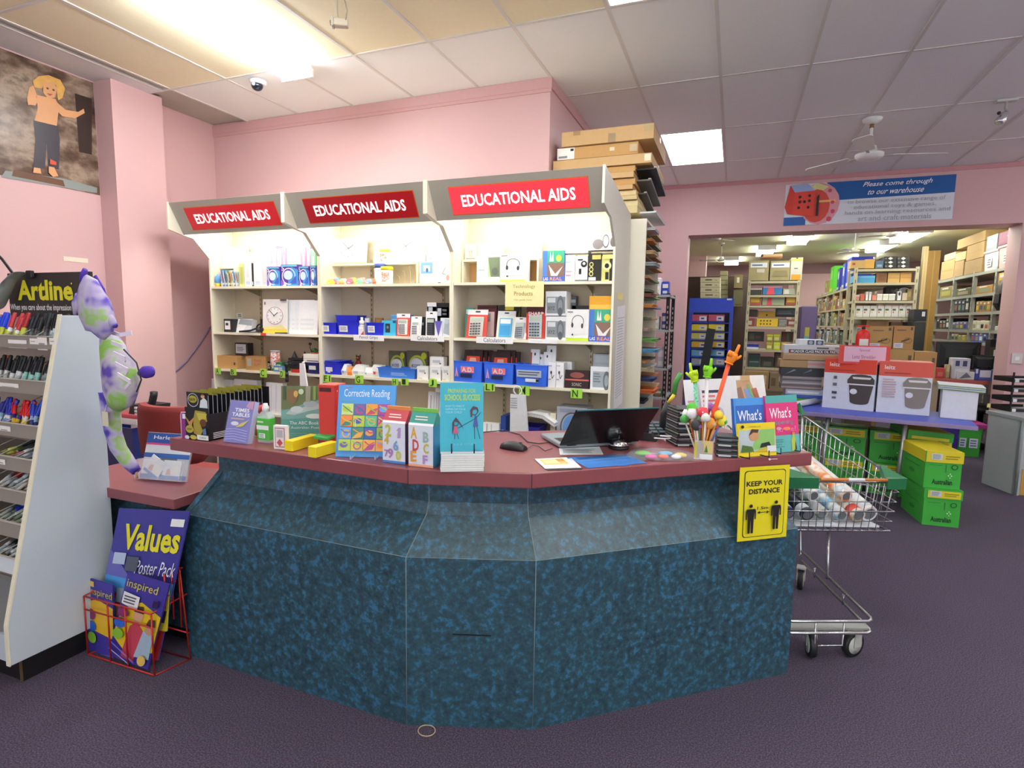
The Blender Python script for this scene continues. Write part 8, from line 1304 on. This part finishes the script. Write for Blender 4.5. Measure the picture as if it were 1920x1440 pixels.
row('craft_tub', '%s tub from the blue stand end under the top of the cream rack', 'tub', YA + .05, 552, [(1404, 1428, 541, '3a3a30', [('r', 0, .8, 1, 1, 'c8c8c8')]), (1430, 1466, 537, '3a7ab0', [('p', [(.2, 0), (.6, 0), (.55, 1), (.3, 1)], 'd84a5a'), ('r', 0, .85, 1, 1, 'd8a0b0')]), (1468, 1490, 541, 'a8a898', [('r', .1, .1, .5, .8, 'd0d0c8')])], 'tubs on the cream rack')
row('craft_tub', '%s tub from the blue stand end on the second shelf of the cream rack', 'tub', YA + .05, 572, [(1405, 1426, 555, 'b05a4a', [('r', .1, .3, .9, .8, 'd8b83a'), ('r', 0, .85, 1, 1, 'e0e0d8')]), (1429, 1470, 555, '9aa888', [('p', [(.2, 0), (.45, 0), (.4, 1), (.25, 1)], 'd84a5a'), ('r', 0, .88, 1, 1, 'd8d8d0')]), (1473, 1492, 555, 'a85a4a', [('r', .1, .3, .9, .8, 'd8b83a'), ('r', 0, .85, 1, 1, 'e0e0d8')])], 'tubs on the cream rack')
row('craft_pack', '%s pack on the long middle shelf of the cream rack', 'pack', YA + .06, 612, [(1401, 1415, 597, '8a3a34', [('r', .1, .2, .6, .7, 'b8b0a8')]), (1418, 1458, 597, 'd8b82a', [('e', .2 + .15 * (k % 4), .3 + .4 * (k // 4), .04, .1, '5a4a1a') for k in range(8)]), (1459, 1476, 598, '6a6a64', [('txtlines', .1, .1, .9, .9, 4, 'a8a8a0')]), (1477, 1490, 599, '8a4a40', [('r', .1, .3, .9, .7, 'c8b8b0')])], 'packs on the middle shelf of the cream rack')
row('craft_pack', '%s pack stacked at the back of the long middle shelf', 'pack', YA + .2, 594, [(1402, 1420, 580, '5a4a44', []), (1422, 1453, 583, 'd8b82a', [('e', .5, .3, .06, .15, '3a3018'), ('r', 0, .8, 1, 1, 'b8a878')]), (1455, 1490, 578, '5a6468', [('r', 0, .0, 1, .2, '2a2c2c'), ('txtlines', .1, .3, .9, .9, 3, '8a949a')])], 'packs on the middle shelf of the cream rack', .2)
for k, (a, pt, pb_) in enumerate(((1437, 627, 640), (1450, 627, 640), (1436, 642, 656), (1450, 642, 656), (1464, 642, 656))): wp('paste_jar', '%s jar of yellow-green paste, %s' % (['olive', 'lime', 'mustard', 'bright lime', 'golden'][k], ['upper row', 'upper row', 'lower row', 'lower row', 'end of the lower row'][k]), 'jar', a, a + 12, pt, pb_, YA + .06, .08, ['b0b030', 'b8c030', 'a89a30', 'c0e020', 'd0a030'][k], [('r', 0, .75, 1, 1, ['d8d83a', 'd0d838', 'b8a838', 'c8e830', 'e0b838'][k]), ('r', .15, .2, .85, .6, 'd8d890')], 'paste jars on the cream rack', .008)
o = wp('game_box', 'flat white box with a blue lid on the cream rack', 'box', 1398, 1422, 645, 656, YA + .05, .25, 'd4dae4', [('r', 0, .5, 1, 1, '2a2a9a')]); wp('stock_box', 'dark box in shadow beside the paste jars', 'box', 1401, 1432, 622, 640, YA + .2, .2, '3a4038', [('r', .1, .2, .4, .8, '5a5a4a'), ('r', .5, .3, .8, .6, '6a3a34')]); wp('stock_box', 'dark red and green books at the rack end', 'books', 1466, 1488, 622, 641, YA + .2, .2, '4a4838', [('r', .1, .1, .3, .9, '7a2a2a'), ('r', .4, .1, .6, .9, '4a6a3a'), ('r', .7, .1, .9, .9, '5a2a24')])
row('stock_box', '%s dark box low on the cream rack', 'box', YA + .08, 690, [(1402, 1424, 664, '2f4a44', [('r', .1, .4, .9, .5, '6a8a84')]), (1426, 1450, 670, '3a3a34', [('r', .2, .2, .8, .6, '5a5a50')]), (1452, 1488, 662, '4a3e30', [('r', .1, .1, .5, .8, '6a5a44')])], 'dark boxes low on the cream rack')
for k, (a, c, t, col) in enumerate(((1396, 1440, 697, 'a88a5a'), (1442, 1470, 700, '8a7a5a'), (1472, 1500, 706, 'b8904a'))): wp('carton', '%s small carton standing on the floor pile before the cream rack' % ORD[k], 'carton', a, c, t, 730, YA - .35, .25, col, [('r', .1, .2, .4, .7, '6a5838'), ('r', .6, .3, .9, .8, 'c8b89a')], 'cartons before the cream rack')
b = MB(); q = at_y(1450, 730, YA - .35); b.box(-.6, .6, 0, .3, 0, q.z, '7a6a50', .01); b.box(-.62, .62, -.01, .31, q.z - .03, q.z - .001, '8a7a5c'); tag(b.build('low_bench', loc=(q.x, YA - .36, 0)), 'low brown bench holding small cartons before the cream rack', 'bench')
# purple end panel
q0, q1 = at_y(1498, 650, 10.4), at_y(1528, 650, 10.4); zt = at_y(1512, 574, 10.4).z; b = MB(); w = q1.x - q0.x; b.box(0, w, 0, .5, 0, zt, '6a5a88', .01); b.art((0, 0, 0), (w, 0, 0), (0, 0, zt), [('r', .3, .72, .58, .81, 'b8b040'), ('r', .28, .64, .58, .73, '6ab0c0')], .002); tag(b.build('purple_cabinet', loc=(q0.x, 10.4, 0)), 'purple cupboard end with a yellow and blue sticker between the racks', 'cabinet')
# middle island: long side rack and front rack
YCc = 9.9; x0, x1 = at_y(1598, 600, YCc).x, at_y(1712, 600, YCc).x
rack('grey steel rack of white jars and boxes in the middle of the warehouse', x0, x1, YCc, .5, (504, 530, 564, 595, 640), 1655, 501)
o = T('steel_shelving', 'long shelving run receding behind the middle rack', 'shelving', (x0, YCc + 2.2, 0)); Q = Matrix.Translation((-x0, -YCc - 2.2, 0)); zts = [at_y(1598, py, YCc).z for py in (535, 575, 612, 650)]
for k in range(6):
    for dx in (0, .5):
        b = MB(Q); y = YCc + .53 + .75 * k; b.box(x0 + dx - .002, x0 + dx + .002, y - .022, y + .022, 0, zts[0] + .05, RK); b.box(x0 + dx, x0 + dx + .035, y - .022, y - .018, 0, zts[0] + .05, RK); b.build('post', o)
for z in zts: b = MB(Q); b.box(x0, x0 + .5, YCc + .505, YCc + 4.3, z - .03, z, RK); b.build('shelf', o)
bc = ['7a8a6a', 'a8a050', 'd8dce0', '8a5a44', '4a6a5a', '9a8a70', 'c8c0a8', '3a4a78', 'a85a50', '6a7a84', 'd0b040', '2a2c30']
for k in range(5):
    for r in range(1, 4):
        for j in range(3):
            y = YCc + .575 + .75 * k + .225 * j; h = .14 + .12 * R_.random(); col = bc[(k * 5 + r * 3 + j * 7) % 12]; b = MB(); b.box(0, .4, 0, .2, 0, h, col, .006); b.art((0, .2, 0), (0, -.2, 0), (0, 0, h), [('r', .15, .3, .85, .7, bc[(k + r + j) % 12]), ('r', .2, .8, .6, .9, 'd8d8d0')], .002)
            tag(b.build('stock_box', loc=(x0 + .01, y, zts[r] + .001)), '%s goods box, bay %s shelf %s of the receding shelving' % (['grey green', 'olive yellow', 'white', 'brown', 'dark green', 'taupe', 'cream', 'blue', 'red', 'slate', 'gold', 'black'][(k * 5 + r * 3 + j * 7) % 12], ORD[k], ORD[r - 1]), 'box', 'goods on the receding shelving')
for k, (y, w_, h, col, lb) in enumerate([(YCc + .75, .5, .5, '2a3ab8', 'blue printed pack nearest on top of the receding shelving'), (YCc + 1.3, .3, .46, '3448b0', 'second blue pack on top of the receding shelving'), (YCc + 1.8, .3, .42, '2a3a90', 'third blue pack on top of the receding shelving'), (YCc + 2.5, .5, .52, '5ac82a', 'bright green pack on top of the receding shelving'), (YCc + 3.2, .4, .3, 'a8905a', 'brown carton far along the top of the receding shelving')]):
    b = MB(); b.box(0, .3, 0, w_ * .8, 0, h, col, .005); b.art((0, w_ * .8, 0), (0, -w_ * .8, 0), (0, 0, h), [('e', .5, .7, .22, .18, 'e8eaf0' if k < 3 else '8ae05a'), ('r', .1, .1, .9, .2, 'd8d02a' if k == 3 else 'c8d0e8')], .002); b.art((0, 0, 0), (.3, 0, 0), (0, 0, h), [('e', .5, .7, .3, .14, 'd8dcea' if k < 3 else '7ad04a')], .002); tag(b.build('printed_pack', loc=(x0 + .05, y, zts[0] + .001)), lb, 'pack', 'packs on top of the receding shelving')
row('carton', '%s item from the receding side on top of the middle rack', 'carton', YCc + .05, 503, [(1595, 1622, 488, 'b8985a', [('r', .1, .4, .3, .7, 'a84a3a')]), (1622, 1639, 486, 'c89a4a', []), (1641, 1656, 489, '4a6478', [('r', .2, .2, .8, .5, '8a9aa8')])], 'cartons on the middle rack')
for k in range(3):
    for j in range(2): wp('black_carton', '%s black carton of the stack with white diamonds, %s column' % (['lowest', 'middle', 'top'][k], ['first', 'second'][j]), 'carton', 1658 + 24 * j, 1681 + 24 * j, 495.5 - 7.2 * k, 502.5 - 7.2 * k, YCc + .06, .35, '1f1f1e', [('p', [(.5, .1), (.7, .5), (.5, .9), (.3, .5)], 'd8d8d4'), ('r', .05, .3, .2, .7, '6a6a64')], 'black cartons with white diamonds')
row('stock_box', '%s item on the upper shelf of the middle rack', 'box', YCc + .05, 530, [(1599, 1640, 517, '4a9ac8', [('r', 0, .7, 1, 1, '6ab0d8'), ('r', .1, .2, .2, .5, '2a6a98')]), (1642, 1662, 512, '8a6038', [('r', .2, .2, .9, .8, '7a5030')]), (1664, 1686, 511, 'c8a05a', [('r', 0, .45, 1, .5, 'a8803a')]), (1687, 1708, 510, 'c89a52', [('r', 0, .45, 1, .5, 'a8803a')])], 'boxes on the upper shelf of the middle rack')
row('paint_bottle', '%s bottle or tub along the white goods shelf', 'bottle', YCc + .05, 563, [(1604, 1611, 553, 'd89a88', [('r', 0, .7, 1, 1, 'f0e8e0')]), (1613, 1620, 551, 'c86a5a', []), (1623, 1627, 547, 'e8e8e4', [('r', .2, .7, .8, 1, 'c8c8c0')]), (1629, 1633, 547, 'e8e8e4', [('r', .2, .7, .8, 1, 'c8c8c0')]), (1635, 1643, 553, 'd88a78', []), (1644, 1654, 551, 'dcdcd0', [('r', 0, .8, 1, 1, 'f4f4ec')]), (1655, 1665, 551, 'dcdcd0', [('r', 0, .8, 1, 1, 'f4f4ec')]), (1666, 1678, 551, 'd4d6cc', [('r', 0, .8, 1, 1, 'f4f4ec')]), (1682, 1689, 546, 'd8d8d8', [('e', .5, .7, .3, .2, '3a3a3a')]), (1691, 1700, 549, 'c8b8a0', []), (1700, 1709, 542, '8a7a52', [('r', .2, .3, .8, .8, 'a8905a')])], 'white goods on the middle rack', .1)
wp('dark_bundle', 'dark jumbled bundle behind the white goods', 'bundle', 1660, 1708, 538, 563, YCc + .25, .2, '2c2a26', [('e', .7, .75, .2, .2, 'd8dcd8'), ('r', .2, .6, .5, .8, '5a5a54'), ('p', [(.1, .2), (.4, .9), (.5, .8)], '8a8a84')])
row('cube_box', '%s small white cube box in the row of eight', 'box', YCc + .04, 594, [(1604 + 13.4 * k, 1616.6 + 13.4 * k, 573, 'e0e0d6', [('r', .1, .55, .6, .72, '5a5a54'), ('e', .25, .4, .1, .08, ['d8c83a', 'd84a3a'][k % 2]), ('r', 0, 0, 1, .18, 'd0d4cc')]) for k in range(8)], 'row of white cube boxes')
row('stock_box', '%s item low on the middle rack', 'box', YCc + .08, 638, [(1604, 1620, 610, 'a8b0a0', [('r', .1, .5, .9, .8, '6a7a68')]), (1622, 1664, 597, 'a88a58', [('r', .1, .3, .9, .9, '9a7c4c')]), (1668, 1690, 604, '8a7040', [('p', [(0, .2), (1, .8), (1, .5), (.2, 0)], 'b89a60')]), (1692, 1708, 604, '3c4044', [])], 'goods low on the middle rack')
wp('dark_cabinet', 'dark box with a white ticket at the end of the middle rack', 'box', 1713, 1737, 580, 602, 9.6, .3, '20242c', [('r', .6, .4, .85, .8, 'e0e2e4')]); b = MB(); q0, q1 = at_y(1713, 602, 9.6), at_y(1737, 602, 9.6); b.box(0, q1.x - q0.x, 0, .32, 0, q0.z - .004, '2e3430', .01); b.box(.02, q1.x - q0.x - .02, -.004, 0, .9, 1.15, 'b84a40'); tag(b.build('drawer_tower', loc=(q0.x, 9.6, 0)), 'dark narrow drawer tower between the racks', 'cabinet')
# tall upright cardboard
for k, (a, c, t, col, Y, lb) in enumerate([(1722, 1731, 462, 'd8c08a', 10.2, 'tall pale cardboard sheet standing on end between the racks'), (1731, 1754, 470, 'b08a48', 10.35, 'tall brown cardboard carton standing behind the pale sheet'), (1715, 1724, 510, '4a72c8', 10.5, 'blue edged board standing behind the pale cardboard sheet')]):
    q0, q1, qt = at_y(a, 580, Y), at_y(c, 580, Y), at_y((a + c) / 2, t, Y); b = MB(); w = q1.x - q0.x; b.box(0, w, 0, .1, 0, qt.z, col, .004); b.art((0, 0, 0), (w, 0, 0), (0, 0, qt.z), [('r', .1, .6, .9, .605, 'a8843f'), ('r', .45, .0, .52, 1, 'c8a860' if k < 2 else '3a62b8')], .002); tag(b.build('cardboard_sheet', loc=(q0.x, Y, 0)), lb, 'cardboard')
# right hand rack, running away from the camera
XR = 3.15; o = T('steel_shelving', 'long grey slotted rack running along the warehouse side wall', 'shelving', (XR, 10.4, 0)); Q = Matrix.Translation((-XR, -10.4, 0)); ysR = [8.75, 9.3, 10.05, 10.85, 11.65]; hz = [2.27, 1.97, 1.72, 1.47, 1.30, 1.08]
SL = m('a8a89e', .45, .3, var=.04)
for y in ysR:
    for dx in (0, .5):
        b = MB(Q); b.box(XR + dx - .002, XR + dx + .002, y - .025, y + .025, 0, 2.3, SL); b.box(XR + dx, XR + dx + .04, y - .025, y - .021, 0, 2.3, SL)
        if dx == 0:
            for k in range(22): b.box(XR - .003, XR - .002, y - .007, y + .007, .35 + .085 * k, .39 + .085 * k, '4a4a40')
        b.build('post', o)
for z in hz: b = MB(Q); b.box(XR, XR + .5, 8.73, 11.67, z - .04, z, SL); b.build('shelf', o)
def rb(name, lb, cat, y0, y1, z, h, col, d=.4, x=.0, art=(), group=None):
    b = MB(); b.box(0, d, 0, y1 - y0, 0, h, col, .005); b.art((0, y1 - y0, 0), (0, -(y1 - y0), 0), (0, 0, h), art or [('r', .1, .45, .9, .5, 'a8803f')], .002); b.art((0, 0, 0), (d, 0, 0), (0, 0, h), [('r', .1, .45, .9, .5, '9a7a44')], .002); return tag(b.build(name, loc=(XR + x, y0, z + .001)), lb, cat, group)
CT = m('a3855a', .8, var=.06); CT2 = m('b2925f', .8, var=.06)
for args in [('brown carton on top of the side rack, lowest near the opening', 9.8, 10.45, 2.27, .2, CT), ('open brown carton stacked on the side rack', 9.8, 10.42, 2.475, .22, CT2), ('brown carton at the far end of the side rack top', 10.5, 10.88, 2.27, .24, CT), ('pale carton on the far top of the side rack', 10.46, 10.88, 2.515, .12, m('d8b878', .8)), ('long carton right under the warehouse ceiling', 9.8, 10.85, 2.70, .14, CT2), ('small carton tipped at the far end', 10.9, 11.5, 2.27, .3, CT2), ('flat pale box at the far end of the side rack', 10.9, 11.4, 2.575, .1, m('e0c890', .8))]: rb('carton', args[0], 'carton', *args[1:], d=.48, group='cartons on the side rack')
for k, (y0, y1, z, h, col, lb) in enumerate([(8.76, 9.28, 2.27, .26, 'd8a8a0', 'pale pink plastic tub on the side rack by the jamb'), (9.3, 9.74, 2.27, .24, 'd0ccc8', 'white plastic tub on the side rack beside the pink one')]):
    oo = T('plastic_tub', lb, 'tub', (XR + .2, (y0 + y1) / 2, z + .001)); bin_mb(.4, y1 - y0, h, col).build('body', oo); b = MB(); b.box(-.215, .215, -(y1 - y0) / 2 - .005, (y1 - y0) / 2 + .005, h, h + .02, 'ece4e0', .004); b.build('lid', oo); b = MB(); b.art((-.2, .1, .05), (0, -.14, 0), (0, 0, .12), [('r', 0, 0, 1, 1, 'f0f0f0'), ('txtlines', .1, .1, .9, .9, 3, '6a6a7a')], .004); b.build('label', oo)
rb('storage_crate', 'maroon crate on top of the pink tub by the jamb', 'crate', 8.78, 9.34, 2.56, .17, '6a2a3e', art=[('r', .05, .1, .95, .9, '74324a'), ('e', .5, .6, .03, .05, 'e8d8e0')]); rb('storage_crate', 'grey crate with a white label beside the maroon crate', 'crate', 9.38, 9.72, 2.535, .2, '8a8a90', art=[('r', .2, .2, .8, .9, 'e4e4e8')])
for k, (y0, y1, r, h, col, lb) in enumerate([(9.4, 9.95, 1, .12, 'a87c3a', 'heap of brown kraft envelopes on the second shelf of the side rack'), (9.4, 9.9, 2, .13, '9a7438', 'heap of brown kraft envelopes on the third shelf of the side rack'), (8.8, 9.0, 1, .16, 'c09848', 'tan carton on the second shelf by the jamb'), (9.02, 9.25, 1, .24, 'c89e4c', 'tall tan carton on the second shelf'), (8.8, 9.2, 2, .08, '8a7a58', 'low brown pile on the third shelf'), (10.15, 10.75, 1, .1, '5a5238', 'dark low carton at the far bay'), (10.15, 10.75, 2, .2, '1f2a3a', 'navy boxes at the far bay'), (10.15, 10.75, 3, .12, '6a6a90', 'lilac boxed row at the far bay'), (9.4, 9.95, 3, .12, 'c8c4a0', 'white and yellow packs on the fourth shelf'), (8.8, 9.2, 3, .05, 'b8b8b0', 'white flat sheets on the fourth shelf'), (10.15, 10.75, 4, .1, 'a89a60', 'yellowish tubs at the far bay'), (9.4, 9.95, 4, .12, '5a6aa8', 'blue and white bottles on the fifth shelf'), (8.8, 9.25, 5, .2, 'd09a3a', 'amber carton low on the side rack'), (10.9, 11.5, 1, .18, '8a7a4a', 'olive carton in the last bay'), (10.9, 11.5, 3, .16, '3a3c34', 'dark carton in the last bay')]):
    n = 4 if r >= 2 and k not in (2, 3, 12) else 1; w_ = (y1 - y0) / n
    for j in range(n): rb('stock_box', lb + (', %s along' % ORD[j] if n > 1 else ''), 'box', y0 + w_ * j, y0 + w_ * (j + 1) - .01, hz[r], h * (.85 + .3 * R_.random()), col, .35, .01, [('r', .15, .2, .85, .6, bc[(k + j * 3) % 12]), ('r', .2, .75, .7, .9, 'd0ccc0')], 'goods on the side rack')
o = T('backpack', 'black backpack hanging on the side rack next to the jamb', 'bag', (XR - .06, 8.72, 1.72)); b = MB(); b.loft([[(-.06, -.1, 0), (.04, -.12, 0), (.06, .1, 0), (-.06, .1, 0)], [(-.1, -.13, .08), (.05, -.14, .08), (.06, .12, .08), (-.1, .12, .08)], [(-.09, -.12, .3), (.05, -.13, .3), (.05, .1, .3), (-.08, .1, .3)], [(-.03, -.07, .42), (.03, -.07, .42), (.03, .06, .42), (-.03, .06, .42)]], '191a1c', smooth=True); b.build('body', o); b = MB(); b.tube([(-.03, 0, .4), (-.05, 0, .55), (0, 0, .62), (.03, 0, .5)], .012, '2a2b2e', 8); b.build('strap', o); b = MB(); b.box(-.112, -.1, -.08, .06, .08, .2, '2c2d30', .004); b.build('pocket', o)
# warehouse counter with monitors
zc = .86; Yc = 8.52; xa, xb = at_y(1697, 708, Yc).x, 2.93; o = T('warehouse_counter', 'warehouse counter with a red-brown top just inside the opening', 'counter', ((xa + xb) / 2, Yc, 0)); Q = Matrix.Translation((-(xa + xb) / 2, -Yc, 0)); b = MB(Q); b.box(xa, xb, Yc, Yc + .55, zc - .05, zc, 'b0564e', .004); b.build('countertop', o)
b = MB(Q); b.box(xa + .1, xb, Yc + .5, Yc + .53, 0, zc - .05, '5a4038'); b.build('back_panel', o)
for x in (xa + .3, xb - .35): b = MB(Q); b.box(x, x + .08, Yc + .06, Yc + .5, 0, zc - .05, 'b8ac90'); b.build('leg', o)
def monitor(lb, p0, p1, pt, pb_, Y, rz=0):
    x0_, x1_ = at_y(p0, pt + 20, Y).x, at_y(p1, pt + 20, Y).x; z1_, z0_ = at_y((p0 + p1) / 2, pt, Y).z, at_y((p0 + p1) / 2, pb_, Y).z; w = x1_ - x0_; o = T('monitor', lb, 'monitor', ((x0_ + x1_) / 2, Y, zc), rz); zz = z0_ - zc; h = z1_ - z0_
    b = MB(); b.box(-w / 2, w / 2, 0, .025, zz, zz + h, '15181c', .004); b.loft([[(-w * .42, 0, zz + h * .08), (w * .42, 0, zz + h * .08), (w * .42, 0, zz + h * .92), (-w * .42, 0, zz + h * .92)], [(-w * .3, -.03, zz + h * .15), (w * .3, -.03, zz + h * .15), (w * .3, -.03, zz + h * .75), (-w * .3, -.03, zz + h * .75)]], '1b1f24'); b.build('screen_back', o); b = MB(); b.box(-.03, .03, -.02, .01, .01, max(.03, zz + .08), '1a1c20'); b.build('stand_post', o); b = MB(); b.box(-.1, .1, -.08, .09, 0, .012, '1a1c20', .003); b.build('stand_base', o)
monitor('large black monitor seen from behind on the warehouse counter', 1755, 1839, 641, 692, Yc + .3); monitor('smaller dark monitor with a pale top next to the large one', 1822, 1866, 667, 692, Yc + .12)
for (nm, p0, p1, pt, col, art, lb, cat, yy, dep) in [('red_mug', 1755, 1771, 690, 'b8403a', [('r', .2, .2, .8, .6, 'd86a60')], 'red and white packs at the end of the warehouse counter', 'pack', .06, .1), ('tape_pot', 1773, 1781, 684, 'b8a878', [('r', .1, .5, .9, .9, 'd0c498')], 'tan pot on the warehouse counter', 'pot', .12, .08), ('label_printer', 1786, 1818, 672, 'c8ccd4', [('r', .12, .62, .36, .88, '3a4478'), ('r', .55, .62, .8, .88, '3a4478'), ('r', .1, .1, .9, .5, 'd8dce2')], 'white label printer with two blue windows', 'printer', .05, .18), ('paper_heap', 1796, 1828, 697, 'd0d4d8', [('p', [(.1, .1), (.5, .9), (.8, .3)], '6a7078')], 'heap of crumpled white papers before the printer', 'paper', .01, .05), ('ink_bottle', 1828, 1835, 692, '3a4aa0', [('r', .2, .6, .8, 1, 'e8e8f0')], 'small purple bottle with white cap on the warehouse counter', 'bottle', .02, .05), ('file_basket', 1835, 1881, 695, '4a5fae', [('r', .05, .3, .5, 1, 'dfe4ee'), ('r', .55, .2, .9, .9, '7ab08a')], 'blue basket of white and green papers on the warehouse counter', 'basket', .02, .12), ('paper_rack', 1866, 1886, 657, 'b8bcc4', [('p', [(.1, .1), (.6, .9), (.9, .8)], '4a5058'), ('r', .1, .1, .9, .2, 'e4e8ec')], 'grey and white leaning paper rack behind the blue basket', 'rack', .2, .12), ('lever_file', 1886, 1896, 672, '2f9a3a', [('r', .1, .1, .5, .9, '48b050')], 'bright green lever file at the jamb', 'file', .1, .2), ('black_printer', 1851, 1876, 636, '1c1f24', [('e', .7, .5, .25, .35, '2e3238'), ('r', .0, .2, .4, .8, '5a5438')], 'black camera shaped printer above the papers', 'printer', .36, .16)]:
    x0_, x1_ = at_y(p0, 700, Yc + yy).x, at_y(p1, 700, Yc + yy).x; w = x1_ - x0_; h = at_y((p0 + p1) / 2, pt, Yc + yy).z - zc; b = MB(); b.box(-w / 2, w / 2, 0, dep, 0, h, col, .006); b.art((-w / 2, 0, 0), (w, 0, 0), (0, 0, h), art, .0015); tag(b.build(nm, loc=((x0_ + x1_) / 2, Yc + yy, zc + .001)), lb, cat)
for k in range(5):
    b = MB(); x = at_y(1868 + 2.5 * k, 740, Yc + .4).x; b.tube([(x, Yc + .42, zc - .06), (x + .03 * math.sin(k), Yc + .40, zc - .3), (x - .02, Yc + .42, zc - .55)], .008, ['8aa8b8', 'c8ccd0', '3a3e44', 'a8b8c0', '5a6a74'][k], 6); tag(b.build('hanging_cable'), '%s cable dangling under the warehouse counter' % ['pale blue', 'white', 'black', 'grey blue', 'dark grey'][k], 'cable')
b = MB(); P = at_y(1846, 740, Yc + .2); b.M = Matrix.Translation((P.x, Yc + .25, 0)); b.lathe((0, 0, 0), [(.2, 0), (.21, .02), (.03, .05), (.03, .42), (.2, .45), (.21, .5), (.17, .54)], '1a1a1d', 18); tag(b.build('stool'), 'black padded stool under the warehouse counter', 'stool')
